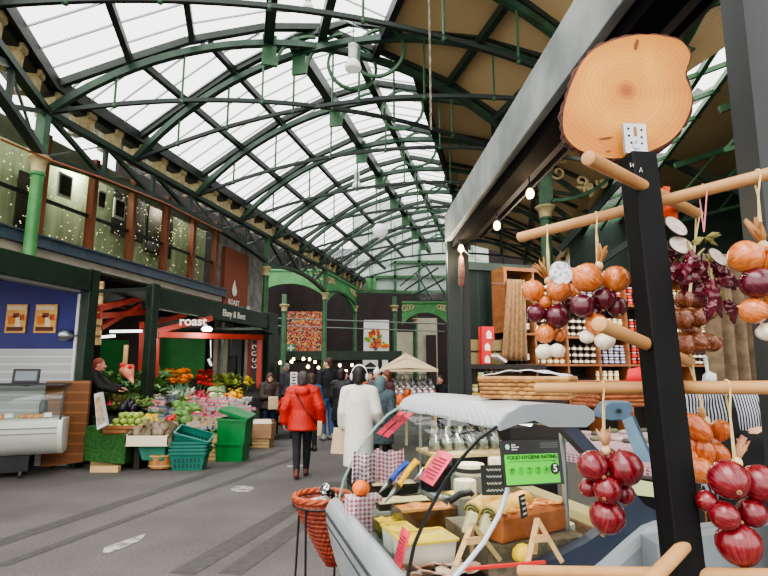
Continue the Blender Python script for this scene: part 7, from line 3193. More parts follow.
saus = [mat('salami_grey', (150, 142, 132), .7, c2=(186, 178, 166), scale=18), mat('salami_dark', (70, 66, 58), .6, c2=(98, 90, 78), scale=18), mat('salami_green', (92, 102, 74), .6, c2=(128, 132, 100), scale=18)]
rr = random.Random(17)
k = 0
for j in range(4):
    for i in range(7):
        px, py = 568 + i * 15 + rr.uniform(-3, 3), 416 + j * 8 + rr.uniform(-2, 2)
        c = G(px, py, zt + .02)
        m = MB(TRS((c.x, c.y, zt + .024), (0, PI / 2, rr.uniform(-.5, .5))), saus[(i + j) % 3])
        m.lathe([(0, -.07), (.012, -.066), (.02, -.05), (.022, 0), (.02, .05), (.012, .066), (0, .07)], 10)
        tag(m.build('dried_sausage'), '%s dried sausage lying on the pink gingham of the rear counter' % ['pale grey', 'dark', 'greenish'][(i + j) % 3], 'sausage', 'dried sausages ' + ['pale', 'dark', 'green'][(i + j) % 3])
# black rimmed dish near the post
c = P(640, 492, 2.2)
t = thing('black_dish', 'black dish with pale green lining between the red onions and the rack post', 'dish', c - Vector((0, 0, .05)))
q = [P(x, y, d) for x, y, d in ((622, 470, 2.3), (664, 470, 2.3), (664, 484, 2.2), (622, 484, 2.2))]
m = MB(mat=black_paint)
q_ = [P(x, y, d) for x, y, d in ((622, 508, 2.25), (664, 514, 2.25))]
m.loft([[q_[0], q_[1], q_[1] + Vector((0, .25, 0)), q_[0] + Vector((0, .25, 0))], [P(620, 474, 2.22), P(664, 482, 2.22), P(664, 478, 2.48), P(620, 472, 2.48)]])
m.build('dish_body', parent=t, smooth=False)
m = MB(mat=mat('dish_lining', (196, 206, 150), .6))
m.add([P(625, 477, 2.215), P(661, 484, 2.215), P(661, 498, 2.21), P(628, 494, 2.21)], [(0, 1, 2, 3)])
m.build('dish_label', parent=t, smooth=False)
# grey body to the right of the end panel
m = MB(mat=case_grey)
t = thing('grey_cabinet', 'grey metal cabinet at the bottom right behind the rack post', 'cabinet', P(700, 560, 1.75))
a, b = P(655, 527, 1.9), P(800, 527, 2.2)
a.z = b.z = .98
m.loft([[(a.x, a.y, 0), (b.x, b.y, 0), (b.x, b.y + .12, 0), (a.x, a.y + .12, 0)], [(a.x, a.y, a.z), (b.x, b.y, a.z), (b.x, b.y + .12, a.z), (a.x, a.y + .12, a.z)]])
m.build('cabinet_body', parent=t, smooth=False)
# ================================================================== DOWEL RACK, ONIONS
dowel_m = mat('dowel_beech', (194, 148, 98), .5, c2=(174, 126, 78), scale=7, stretch=(1, 1, 1), bump=.03)
rk = thing('dowel_rack', 'black timber post with pale wooden dowels pushed through it in the right foreground', 'rack', P(690, 640, 1.2))
pm = mat('rack_post_black', (7, 7, 8), .65, c2=(18, 18, 19), scale=9, stretch=(1, 1, .15), bump=.2, spec=.25)
top = P(637, 156, 1.2)
bot = P(684, 576, 1.2)
ax = (bot - top)
bot = top + ax * (2.05 / ax.length if False else (top.z - .02) / (top.z - bot.z))
xdir = Vector((1, 0.12, 0)).normalized()
ydir = Vector((-xdir.y, xdir.x, 0))
w2, d2 = .031, .03
m = MB(mat=pm)
m.loft([[c + xdir * (sx * w2) + ydir * (sy * d2) for sx, sy in ((-1, -1), (1, -1), (1, 1), (-1, 1))] for c in (bot, bot.lerp(top, .5), top)])
m.build('post', parent=rk, bevel=.003)


def dowel(pts, label=None, r=.0142):
    m = MB(mat=dowel_m)
    a, b = pts
    n = 8
    q = [a.lerp(b, i / n) for i in range(n + 1)]
    d = (b - a).normalized()
    m.tube([a - d * .002] + q + [b + d * .002], [r * .8] + [r] * (n + 1) + [r * .8], 20)
    o = m.build('dowel', parent=rk)
    return o


# crossing dowels run left-far to right-near; stubs point towards the viewer
D1 = (P(519, 237.5, 1.5), P(800, 166, 1.06))
D3 = (P(537, 388, 1.5), P(800, 387.5, 1.06))
D5 = (P(520, 571, 1.5), P(800, 577, 1.06))
for d_ in (D1, D3, D5):
    dowel(d_)
S2 = (P(588, 158, .98), P(698, 214, 1.48))
S4 = (P(599, 324, .98), P(690, 362, 1.48))
S6 = (P(684, 546, 1.18), P(612, 622, .96))
for d_ in (S2, S4, S6):
    dowel(d_, r=.0142)


def on(d_, px):
    """point on a dowel whose picture column is px"""
    lo_, hi_ = 0.0, 1.0
    for _ in range(40):
        f = (lo_ + hi_) / 2
        p = d_[0].lerp(d_[1], f)
        dz = p.z - HC
        x = 384 + F * p.x / (p.y * math.cos(TH) + dz * math.sin(TH))
        if x < px:
            lo_ = f
        else:
            hi_ = f
    return d_[0].lerp(d_[1], (lo_ + hi_) / 2)


# ---- log slice
def log_mats():
    m = bpy.data.materials.new('log_face')
    m.use_nodes = True
    nt = m.node_tree
    b = nt.nodes['Principled BSDF']
    b.inputs['Roughness'].default_value = .6
    tc = nt.nodes.new('ShaderNodeTexCoord')
    mp = nt.nodes.new('ShaderNodeMapping')
    mp.inputs['Location'].default_value = (-.005, 0, -.18)
    nt.links.new(tc.outputs['Object'], mp.inputs['Vector'])
    w_ = nt.nodes.new('ShaderNodeTexWave')
    w_.wave_type = 'RINGS'
    w_.rings_direction = 'Y'
    w_.inputs['Scale'].default_value = 26
    w_.inputs['Distortion'].default_value = 2.2
    w_.inputs['Detail'].default_value = 3
    w_.inputs['Detail Scale'].default_value = .6
    nt.links.new(mp.outputs['Vector'], w_.inputs['Vector'])
    nz = nt.nodes.new('ShaderNodeTexNoise')
    nz.inputs['Scale'].default_value = 9
    nz.inputs['Detail'].default_value = 6
    nt.links.new(tc.outputs['Object'], nz.inputs['Vector'])
    ln = nt.nodes.new('ShaderNodeVectorMath')
    ln.operation = 'LENGTH'
    nt.links.new(mp.outputs['Vector'], ln.inputs[0])
    cr = nt.nodes.new('ShaderNodeValToRGB')
    e = cr.color_ramp.elements
    e[0].position = 0.0
    e[0].color = rgb((160, 92, 42))
    e[1].position = .24
    e[1].color = rgb((198, 126, 52))
    for pos, c in ((.012, (176, 106, 50)), (.03, (214, 152, 66)), (.09, (220, 158, 72)), (.16, (204, 138, 56))):
        x = e.new(pos)
        x.color = rgb(c)
    nt.links.new(ln.outputs['Value'], cr.inputs['Fac'])
    mx = nt.nodes.new('ShaderNodeMix')
    mx.data_type = 'RGBA'
    mx.blend_type = 'MULTIPLY'
    mx.inputs[0].default_value = .22
    c2 = nt.nodes.new('ShaderNodeValToRGB')
    c2.color_ramp.elements[0].color = rgb((214, 178, 130))
    c2.color_ramp.elements[1].color = (1, 1, 1, 1)
    nt.links.new(w_.outputs['Fac'], c2.inputs['Fac'])
    nt.links.new(cr.outputs['Color'], mx.inputs[6])
    nt.links.new(c2.outputs['Color'], mx.inputs[7])
    m3 = nt.nodes.new('ShaderNodeMix')
    m3.data_type = 'RGBA'
    m3.blend_type = 'MULTIPLY'
    m3.inputs[0].default_value = .45
    c3 = nt.nodes.new('ShaderNodeValToRGB')
    c3.color_ramp.elements[0].position = .35
    c3.color_ramp.elements[1].position = .65
    c3.color_ramp.elements[0].color = rgb((218, 182, 134))
    nt.links.new(nz.outputs['Fac'], c3.inputs['Fac'])
    nt.links.new(mx.outputs[2], m3.inputs[6])
    nt.links.new(c3.outputs['Color'], m3.inputs[7])
    nt.links.new(m3.outputs[2], b.inputs['Base Color'])
    return m


DL = 1.24
outl = [(612, 41), (626, 37), (640, 35), (656, 35), (668, 37), (679, 40), (686, 46), (690, 54), (689, 62), (686, 70), (686, 78), (690, 88), (692, 98), (690, 110), (685, 122), (678, 133), (668, 142), (657, 148),
        (645, 153), (632, 157), (620, 158), (608, 158), (597, 156), (588, 153), (580, 150), (574, 146), (568, 140), (564, 132), (563, 122), (564, 110), (567, 98), (570, 88), (575, 76), (581, 64), (588, 55), (598, 47)]
lt = thing('log_slice', 'large round log slice with dark bark fixed on top of the black rack post', 'log slice', P(630, 158, DL))
rl = random.Random(6)
face = [P(x, y, DL) for x, y in outl]
# dense outline with bark waviness
def dense(pts, k=4):
    out = []
    n = len(pts)
    for i in range(n):
        p0, p1, p2, p3 = pts[i - 1], pts[i], pts[(i + 1) % n], pts[(i + 2) % n]
        for j in range(k):
            t = j / k
            out.append(.5 * ((2 * p1) + (p2 - p0) * t + (2 * p0 - 5 * p1 + 4 * p2 - p3) * t * t + (3 * p1 - p0 - 3 * p2 + p3) * t ** 3))
    return out
fd = dense(face)
cen_l = sum(fd, Vector()) / len(fd)
n = len(fd)
tilt = Vector((.014, .05, .012))
m = MB(mat=log_mats())
m.add(fd + [p + tilt for p in fd] , [tuple(range(n - 1, -1, -1)), tuple(range(n, 2 * n))] + [(i, (i + 1) % n, (i + 1) % n + n, i + n) for i in range(n)])
m.build('cut_face', parent=lt, smooth=False)
bark_m = mat('bark', (62, 36, 30), .9, c2=(96, 56, 46), scale=30, bump=.8)
wob = [.0065 + .0025 * math.sin(i * .5) + .002 * math.sin(i * 1.7 + 1) + rl.uniform(0, .002) for i in range(n)]
m = MB(mat=bark_m)
rows = []
for f, e in ((.001, -.0005), (.004, .7), (.03, 1.1), (.06, 1.1), (.078, .5)):
    rows.append([p + (p - cen_l).normalized() * (wob[i] * e) + tilt * (f / .078) for i, p in enumerate(fd)])
m.loft(rows, cap=False)
m.build('bark', parent=lt, ang=70)
def flat(pts, yoff=-.0015):
    m = MB(mat=mat('log_crack', (120, 70, 36), .8))
    m.add([P(x, y, DL + yoff) for x, y in pts], [tuple(range(len(pts)))[::-1]])
    m.build('crack', parent=lt, smooth=False)


flat([(637, 38), (639, 41), (637, 49), (634.5, 50), (634, 45)])
flat([(597, 139), (606, 137), (613, 136.5), (610, 138.5), (602, 139.5)])
flat([(606, 151), (611, 150.5), (610, 152), (606, 152)])
# silver bracket
bk = thing('metal_bracket', 'silver perforated metal bracket joining the log slice to the black post', 'bracket', P(636, 156, 1.2))
cb_ = P(635.5, 138.5, 1.212)
Mb = facing(cb_, (1, .1, 0), (-.09, .0, 1))
m = MB(Mb, mat('bracket_silver', (186, 188, 192), .3, metal=.7))
m.box((0, 0, 0), (.054, .078, .003))
m.bar((-.027, -.039, -.004), (-.027, .039, -.004), .003, .012)
m.bar((.027, -.039, -.004), (.027, .039, -.004), .003, .012)
m.build('plate', parent=bk, bevel=.001)
m = MB(Mb, mat('hole_dark', (36, 32, 30), .6))
for x, y in ((-.017, .024), (-.017, .006), (-.012, -.012), (.016, .022), (.015, .003), (.014, -.013)):
    m.lathe([(0, 0), (.0032, 0), (.0032, .0006), (0, .0006)], 10, Matrix.Translation((x, y, .0015)))
m.build('screw_holes', parent=bk)['kind'] = 'stuff'
m = MB(Mb, mat('slot_wood', (150, 104, 60), .6))
m.prism([(-.004, -.012), (.004, -.012), (.004, .012), (-.004, .012)], .0007, Matrix.Translation((0, .017, .0015)))
m.build('slot', parent=bk)
m = MB(Mb, mat('bracket_silver', (186, 188, 192)))
m.lathe([(0, 0), (.011, 0), (.011, .002), (.006, .004), (0, .004)], 16, Matrix.Translation((.001, -.018, .0015)))
m.build('washer', parent=bk)
m = MB(mat=mat('post_ink', (196, 196, 192), .7))
for x0, y0, pts in ((632, 165, [(-1.5, -2), (-1.5, 2), (1.5, -1), (1.5, 2)]), (641, 170, [(-1.5, 2), (0, -2.5), (1.5, 2)])):
    m.tube([P(x0 + x, y0 + y, 1.165) for x, y in pts], .0012, 4)
m.build('paint_marks', parent=rk)


# ---- onions
def onion_mat(name, c1, c2, c3, coat=.6):
    if name in _mats:
        return _mats[name]
    m = bpy.data.materials.new(name)
    m.use_nodes = True
    nt = m.node_tree
    b = nt.nodes['Principled BSDF']
    b.inputs['Roughness'].default_value = .26
    b.inputs['Coat Weight'].default_value = coat
    b.inputs['Coat Roughness'].default_value = .25
    tc = nt.nodes.new('ShaderNodeTexCoord')
    sx = nt.nodes.new('ShaderNodeSeparateXYZ')
    nt.links.new(tc.outputs['Object'], sx.inputs[0])
    at2 = nt.nodes.new('ShaderNodeMath')
    at2.operation = 'ARCTAN2'
    nt.links.new(sx.outputs['X'], at2.inputs[0])
    nt.links.new(sx.outputs['Y'], at2.inputs[1])
    cm = nt.nodes.new('ShaderNodeCombineXYZ')
    mu = nt.nodes.new('ShaderNodeMath')
    mu.operation = 'MULTIPLY'
    mu.inputs[1].default_value = 6
    nt.links.new(at2.outputs[0], mu.inputs[0])
    nt.links.new(mu.outputs[0], cm.inputs['X'])
    mz = nt.nodes.new('ShaderNodeMath')
    mz.operation = 'MULTIPLY'
    mz.inputs[1].default_value = .7
    nt.links.new(sx.outputs['Z'], mz.inputs[0])
    nt.links.new(mz.outputs[0], cm.inputs['Y'])
    nz = nt.nodes.new('ShaderNodeTexNoise')
    nz.inputs['Scale'].default_value = 1.3
    nz.inputs['Detail'].default_value = 2
    nt.links.new(cm.outputs[0], nz.inputs['Vector'])
    n2 = nt.nodes.new('ShaderNodeTexNoise')
    n2.inputs['Scale'].default_value = 3.5
    nt.links.new(tc.outputs['Object'], n2.inputs['Vector'])
    cr = nt.nodes.new('ShaderNodeValToRGB')
    e = cr.color_ramp.elements
    e[0].position = .3
    e[0].color = rgb(c1)
    e[1].position = .72
    e[1].color = rgb(c3)
    x = e.new(.5)
    x.color = rgb(c2)
    av = nt.nodes.new('ShaderNodeMix')
    av.inputs[0].default_value = .35
    nt.links.new(nz.outputs['Fac'], av.inputs[2])
    nt.links.new(n2.outputs['Fac'], av.inputs[3])
    nt.links.new(av.outputs[0], cr.inputs['Fac'])
    nt.links.new(cr.outputs['Color'], b.inputs['Base Color'])
    bp = nt.nodes.new('ShaderNodeBump')
    bp.inputs['Strength'].default_value = .15
    bp.inputs['Distance'].default_value = .003
    nt.links.new(nz.outputs['Fac'], bp.inputs['Height'])
    nt.links.new(bp.outputs['Normal'], b.inputs['Normal'])
    _mats[name] = m
    return m


on_y = onion_mat('onion_yellow', (158, 72, 26), (200, 110, 52), (226, 156, 92))
on_r = onion_mat('onion_red', (52, 8, 22), (84, 14, 32), (122, 36, 52))
on_b = onion_mat('onion_bright_red', (82, 10, 18), (118, 20, 30), (154, 54, 58))
on_s = onion_mat('shallot', (138, 58, 20), (184, 92, 40), (216, 134, 76))
on_w = onion_mat('garlic_white', (206, 188, 160), (232, 218, 194), (240, 232, 216), .1)
on_g = onion_mat('garlic_brown', (66, 32, 20), (118, 64, 38), (178, 120, 84), .1)
root_m = mat('onion_root', (190, 158, 110), .8, c2=(140, 104, 66), scale=60)
dry = mat('dry_stalk', (196, 150, 92), .7, c2=(146, 96, 54), scale=20, stretch=(1, 1, .2))
dry_red = mat('dry_stalk_red', (120, 44, 50), .7, c2=(206, 160, 120), scale=16, stretch=(1, 1, .2))
twine_m = mat('raffia', (222, 200, 148), .7, c2=(196, 170, 116), scale=40)


def onion_mesh(sk, elong=1.0, garlic=False):
    m = MB(mat=sk)
    prof_ = [(0, -.97), (.1, -.96), (.3, -.9), (.55, -.78), (.8, -.52), (.95, -.2), (1, .08), (.95, .36), (.8, .62), (.55, .82), (.3, .95), (.15, 1.03), (.09, 1.13), (.07, 1.2), (0, 1.21)]
    n = 28
    vs, fs = [], []
    if garlic:
        rows = []
        for r, z in prof_:
            rows.append([Vector((r * (1 + .06 * math.cos(7 * a) * (1 - abs(z) * .5)) * math.cos(a), r * (1 + .06 * math.cos(7 * a) * (1 - abs(z) * .5)) * math.sin(a), z * elong)) for a in [2 * PI * k / n for k in range(n)]])
        rows[0] = [Vector((0.02 * math.cos(2 * PI * k / n), .02 * math.sin(2 * PI * k / n), -.97 * elong)) for k in range(n)]
        rows[-1] = [Vector((0.02 * math.cos(2 * PI * k / n), .02 * math.sin(2 * PI * k / n), 1.21 * elong)) for k in range(n)]
        m.loft(rows)
    else:
        m.lathe([(r, z * elong) for r, z in prof_], n)
    m.use(root_m)
    rr_ = random.Random(3)
    for k in range(12):
        a = 2 * PI * k / 12
        m.tube([(.06 * math.cos(a), .06 * math.sin(a), -.95 * elong), (.12 * math.cos(a + .3), .12 * math.sin(a + .3), -1.02 * elong - rr_.uniform(0, .06)), (.09 * math.cos(a + .9), .09 * math.sin(a + .9), -1.1 * elong)], .018, 4)
    return m.mesh('onion')


OM = {'y': ('onion', onion_mesh(on_y)), 'r': ('onion', onion_mesh(on_r)), 'b': ('onion', onion_mesh(on_b)), 's': ('shallot', onion_mesh(on_s, 1.55)),
      'w': ('garlic_bulb', onion_mesh(on_w, .9, True)), 'g': ('garlic_bulb', onion_mesh(on_g, .9, True))}
ro = random.Random(44)


def bunch(label, anchor, items, tuft, tuft_m, d, group, loop=True, cat='onion string', tag_disc=None):
    """items: (kind, px, py, diameter in px, depth offset, tilt x, tilt y[, label])"""
    t = thing('onion_string', label, cat, anchor, 0, group)
    for it in items:
        kd, px, py, dp, do, tx, ty = it[:7]
        dd = d + do
        if tx > 1.5:
            tx = -1.15 + ro.uniform(-.2, .2)
        c = P(px, py, dd)
        r = dp / 2 * dd / F
        nm, me = OM[kd]
        o = place_mesh(me, nm, TRS(c, (tx, ty, ro.uniform(0, 6)), (r, r, r)), t)
        names = {'y': 'golden brown onion', 'r': 'dark red onion', 'b': 'bright red onion', 's': 'long copper coloured shallot', 'w': 'white garlic bulb', 'g': 'brown dried garlic bulb'}
        o['label'] = names[kd]
    if tuft:
        a, b = P(tuft[0], tuft[1], d), P(tuft[2], tuft[3], d)
        m = MB(mat=tuft_m)
        L = (b - a).length
        ax_ = (b - a).normalized()
        for k in range(12):
            q = Vector((ro.uniform(-1, 1), ro.uniform(-.6, .6), ro.uniform(-.4, .6))) * .35
            e = a + (ax_ + q).normalized() * L * ro.uniform(.7, 1.1)
            mid = a.lerp(e, .5) + Vector((ro.uniform(-.006, .006), ro.uniform(-.006, .006), .003))
            s = Vector((ro.uniform(-1, 1), ro.uniform(-1, 1), .3)).normalized() * ro.uniform(.005, .009)
            m.add([a - s * .4, a + s * .4, mid + s, e + s * .5, e - s * .6, mid - s], [(0, 1, 2, 5), (5, 2, 3, 4)])
        m.build('stalk_tuft', parent=t, thick=.0015)
        m = MB(mat=twine_m)
        m.ball(a, (.011, .011, .013), 10)
        m.build('knot', parent=t)
    if loop:
        m = MB(mat=twine_m)
        bot_ = P(loop[0], loop[1], d)
        up_ = anchor
        R_ = .0155
        for s in (-1, 1):
            m.tube([bot_ + Vector((s * .002, 0, 0)), bot_.lerp(up_, .6) + Vector((s * .004, s * .006, 0)), up_ + Vector((s * .003, s * R_, 0)), up_ + Vector((s * .001, s * R_ * .6, R_ * .85)), up_ + Vector((0, 0, R_ * 1.05))], .0022, 6)
        m.build('raffia_loop', parent=t)
    if tag_disc:
        x, y, rad = tag_disc
        c = P(x, y, d - .045)
        m = MB(TRS(c, (PI / 2 - .1, 0, .1)), mat('tag_disc', (230, 232, 236), .6, c2=(150, 156, 170), scale=90, lo=.5, hi=.62))
        r = rad * d / F
        m.lathe([(0, -.001), (r, -.001), (r, .001), (0, .001)], 24)
        m.build('paper_disc', parent=t)
    return t


bunch('mixed onion string with a white paper disc at the left end of the top dowel', on(D1, 547),
      [('y', 533, 291, 23, 0, .2, .1), ('y', 558, 290, 25, -.02, 1.9, .1), ('y', 570, 293, 20, .03, .4, .2), ('r', 536, 313.5, 19, 0, .4, -.2), ('r', 557, 317, 25, -.01, .3, .1), ('r', 571, 304, 20, .03, .2, .3),
       ('y', 545, 302, 15, .0, 1.8, 0), ('y', 545, 334, 20, 0, .3, 0), ('y', 560, 335, 14, .02, .4, 0), ('w', 544, 352, 17, 0, .5, -.3), ('w', 557, 351, 16, -.01, .4, .2)],
      (548, 281, 536, 262), dry, 1.43, 'mixed onion strings', (549, 282), tag_disc=(561, 273, 12))
bunch('mixed onion string with garlic at its foot, hanging left of the black rack post', on(D1, 596),
      [('y', 587.5, 278, 31, -.02, 2.0, .1), ('y', 616, 279.5, 28, -.01, .5, .4), ('r', 582, 306, 24, -.01, 2.0, -.4), ('r', 604, 299, 24, 0, .3, .1), ('r', 617, 307, 21, .01, .3, .6), ('r', 594, 313, 20, .03, .2, 0),
       ('y', 597, 325, 23, 0, .4, 0), ('w', 587, 337, 15, .01, .5, -.6), ('w', 605, 341, 20, -.01, .3, .1)],
      (599, 266, 605, 246), dry, 1.33, 'mixed onion strings', (598, 267))
bunch('string of bright red onions hanging from the mid dowel before the deli case', on(D3, 603),
      [('b', 593, 466, 29, -.01, 1.9, -.2), ('b', 608, 457, 18, .02, .3, 0), ('b', 625, 468.5, 34, -.01, .3, .3), ('b', 588, 488, 18, .02, 1.7, -.3), ('b', 607, 490, 27, -.02, 2.3, 0), ('b', 624, 494, 20, .02, .3, .4), ('b', 607, 517, 33, 0, .3, .1)],
      (606, 450, 602, 428), dry_red, 1.36, 'red onion strings', (604, 436))
bunch('string of large red onions hanging from the mid dowel right of the rack post', on(D3, 727),
      [('b', 729, 480, 37, -.02, 2.0, .3), ('b', 760, 484, 36, 0, .6, .8), ('b', 707, 501, 20, 0, .3, 1.4), ('b', 725, 516, 27, -.02, 2.0, -.1), ('b', 752, 513, 27, 0, .3, .8), ('b', 739, 545, 40, -.01, .3, .1)],
      (737, 463, 748, 439), dry_red, 1.16, 'red onion strings', (735, 462))
bunch('mixed string of yellow and red onions at the right edge of the photo', on(D1, 757),
      [('y', 745, 257, 34, -.01, 1.8, -.1), ('y', 775, 262, 36, .02, .4, .2), ('r', 757, 283, 32, -.02, 2.0, .2), ('r', 780, 288, 30, .02, .4, .2), ('y', 754, 311, 27, -.01, 2.2, 0), ('y', 773, 306, 25, 0, .4, .2), ('w', 767, 332, 20, 0, .4, .2)],
      (763, 246, 752, 219), dry, 1.1, 'mixed onion strings', (760, 222))
bunch('bunch of long copper shallots hanging behind the right side of the rack post', S4[1] + Vector((.0, .0, 0)),
      [('s', 697, 428, 22, 0, .6, -.5), ('s', 720, 431, 19, .01, .5, -.9), ('s', 711, 440, 17, .03, .3, -.2), ('s', 705, 452, 19, .01, .2, .1), ('s', 720, 455, 18, .02, .4, -.5), ('s', 689, 443, 18, .03, .2, .1), ('s', 690, 462, 18, .02, .2, -.2), ('y', 701, 471, 25, -.02, 1.9, 0), ('y', 688, 474, 18, .03, .2, 0)],
      (706, 421, 700, 408), dry, 1.45, None, (706, 421), cat='shallots')
bunch('plait of dried brown garlic hanging behind the rack post under the chillies', S2[1],
      [('g', 684, 300, 20, 0, .3, .1), ('g', 697, 301, 18, .01, .4, -.2), ('g', 682, 319, 22, -.01, 1.9, .2), ('g', 697, 318, 20, 0, .5, .1), ('g', 709, 313, 16, .02, .3, .3), ('g', 684, 344, 23, -.01, 2.0, .1), ('g', 699, 343, 22, -.02, 1.8, -.2), ('g', 711, 343, 20, .01, .4, .3), ('g', 691, 331, 18, .02, .3, 0)],
      None, dry, 1.45, None, (690, 292), cat='garlic plait')
# white spatula shaped tag under the garlic plait
c = P(708, 372, 1.47)
m = MB(mat=mat('tag_white', (224, 222, 220), .6))
m.add([P(x, y, 1.47) for x, y in ((703, 357), (707, 356), (709, 371), (716, 374), (717, 382), (702, 382), (703, 375), (706, 372))], [tuple(range(8))[::-1]])
tag(m.build('paper_tag', thick=.002), 'white spatula shaped paper tag below the garlic plait', 'tag')

# chilli bunch
chm_ = onion_mat('chilli_dark_red', (58, 12, 24), (92, 18, 36), (132, 40, 58), .5)
ct_ = thing('chilli_bunch', 'bunch of wrinkled dark red dried chillies hanging right of the rack post', 'chillies', on(D1, 703))


def chilli(p0, p1, r, bend, seed):
    rr_ = random.Random(seed)
    n = 26
    rings = []
    d = (p1 - p0)
    dn = d.normalized()
    s = dn.cross(Vector((0, 1, 0))).normalized()
    k = dn.cross(s)
    ph = [rr_.uniform(0, 6) for _ in range(5)]
    for i in range(n + 1):
        f = i / n
        c = p0 + d * f + s * bend * math.sin(f * PI)
        R = r * (.35 + .75 * math.sin(min(f * 2.2, 1) * PI / 2)) * (1 - f ** 2.4) + .0015
        rings.append([c + (s * math.cos(a) + k * math.sin(a)) * R * (1 + .17 * math.sin(3 * a + ph[0] + f * 7) + .12 * math.sin(5 * a + ph[1] - f * 15) + .1 * math.sin(f * 31 + 2 * a + ph[2])) for a in [2 * PI * q / 14 for q in range(14)]])
    m = MB(mat=chm_)
    m.loft(rings)
    m.use(mat('chilli_stalk', (140, 130, 80), .7))
    m.tube([p0 - dn * .022 + s * .004, p0 - dn * .008, p0 + dn * .004], [.002, .003, .005], 6)
    m.build('chilli', parent=ct_)


for i, (a, b, r) in enumerate((((698, 256, ), (684, 280), 9), ((706, 262), (680, 284), 10), ((712, 262), (742, 287), 10), ((704, 272), (697, 300), 10), ((712, 278), (722, 318), 9), ((716, 280), (736, 290), 8), ((680, 262), (668, 290), 9),
                               ((676, 268), (684, 296), 8), ((690, 250), (700, 270), 8), ((726, 300), (734, 324), 8), ((700, 282), (706, 308), 9), ((668, 250), (674, 266), 7), ((716, 300), (708, 322), 7))):
    dd = 1.17 + .02 * (i % 4)
    chilli(P(a[0], a[1], dd), P(b[0], b[1], dd + .01), r * .5 * dd / F * 1.25, .006 * (1 if i % 2 else -1), i)
m = MB(mat=mat('pink_string', (206, 130, 130), .7))
a = on(D1, 703)
m.tube([P(704, 232, 1.18), a + Vector((0, -.016, 0)), a + Vector((0, 0, .016)), a + Vector((0, .016, 0)), P(704, 232, 1.19)], .0018, 6)
m.build('string', parent=ct_)
m = MB(mat=mat('olive_leaf', (112, 110, 56), .7, c2=(150, 140, 80), scale=20))
for k in range(8):
    c = P(705, 237, 1.17)
    e = c + Vector((ro.uniform(-.03, .04), ro.uniform(-.01, .01), ro.uniform(-.02, .014)))
    s = Vector((.0, .0, .007))
    m.add([c, c.lerp(e, .5) + s, e, c.lerp(e, .5) - s], [(0, 1, 2, 3)])
m.build('calyx_leaves', parent=ct_, thick=.001)
tin = mat('tin_lid', (206, 200, 188), .35, metal=.3, c2=(170, 150, 140), scale=50)
for k, (px, py, rx, rot) in enumerate(((676, 226, 13, .3), (681, 245, 12, -.2), (718, 257, 11, .4))):
    t = thing('paper_disc_tag', ['pale disc tag uppermost among the chillies beside the rack post', 'pale disc tag lower left among the chillies beside the rack post', 'pale disc tag at the right of the chilli stalks'][k], 'tag', P(px, py, 1.2))
    r = rx * 1.2 / F
    m = MB(TRS(P(px, py, 1.2 - .01 * k), (PI / 2 - .5, rot, .2)), tin)
    m.lathe([(0, -.001), (r, -.001), (r, .001), (0, .001)], 22)
    m.build('disc', parent=t)
    m = MB(TRS(P(px, py, 1.2 - .01 * k), (PI / 2 - .5, rot, .2)), mat('disc_edge', (70, 50, 40), .5))
    m.tube([(r * math.cos(q), r * math.sin(q), 0) for q in [2 * PI * i / 22 for i in range(23)]], .0015, 5)
    m.build('rim', parent=t)
# orange netting and ribbon behind the post top
t = thing('orange_ribbon', 'bright orange ribbon tied behind the top of the rack post', 'ribbon', P(668, 212, 1.4))
orm = mat('ribbon_orange', (226, 84, 30), .6)
for k, q in enumerate((((663, 186), (670, 187), (669, 196), (662, 194)), ((660, 200), (675, 198), (678, 220), (660, 219)))):
    m = MB(mat=orm)
    m.add([P(x, y, 1.38 + .02 * k) for x, y in q], [(3, 2, 1, 0)])
    m.build('ribbon_fold', parent=t, thick=.003)
m = MB(mat=orm)
m.tube([P(666, 193, 1.39), P(668, 201, 1.4)], .004, 6)
m.build('knot', parent=t)

# ---- wicker cone basket on wire stand, left of the case
c = P(322, 498, 3.3)
bz = c.z
t = thing('cone_basket', 'reddish wicker cone basket on a black wire stand beside the deli case', 'basket', (c.x, 3.3, 0))
wr = mat('wicker_red', (120, 44, 26), .55, c2=(156, 68, 42), scale=18)
m = MB(Matrix.Translation((c.x, 3.3, 0)), wr)
R0, hh = .165, .36
for j in range(15):
    f = j / 14
    r = R0 * (.2 + .8 * f ** .85)
    z = bz - hh + hh * f
    ox = .07 * (1 - f)
    N = 48
    m.tube([(ox + (r + (.004 if (k + j) % 2 else -.004)) * math.cos(2 * PI * k / N), (r + (.004 if (k + j) % 2 else -.004)) * math.sin(2 * PI * k / N), z) for k in range(N + 1)], .0125, 6, cap=False)
m.build('weave', parent=t)
m = MB(Matrix.Translation((c.x, 3.3, 0)), mat('wicker_rim', (168, 80, 46), .5))
for k in range(2):
    m.tube([((R0 + .008 * math.cos(9 * a + k * PI)) * math.cos(a), (R0 + .008 * math.cos(9 * a + k * PI)) * math.sin(a), bz + .012 + .008 * math.sin(9 * a + k * PI)) for a in [2 * PI * i / 90 for i in range(91)]], .011, 6)
m.build('rim', parent=t)
m = MB(Matrix.Translation((c.x, 3.3, 0)), wr)
m.lathe([(0, bz - hh), (R0 * .2, bz - hh), (R0 * .2, bz - hh + .01), (0, bz - hh + .01)], 16, Matrix.Translation((.07, 0, 0)))
m.build('base', parent=t)
for k in range(4):
    a = PI / 4 + k * PI / 2 + .3
    m = MB(Matrix.Translation((c.x, 3.3, 0)), black_paint)
    m.tube([(.16 * math.cos(a), .16 * math.sin(a), bz - .02), (.18 * math.cos(a + .15), .17 * math.sin(a + .15), .0)], .007, 6)
    m.build('stand_leg', parent=t)
m = MB(Matrix.Translation((c.x, 3.3, 0)), black_paint)
m.tube([(.17 * math.cos(q), .17 * math.sin(q), bz - .03) for q in [2 * PI * i / 24 for i in range(25)]], .006, 6)
m.build('stand_ring', parent=t)
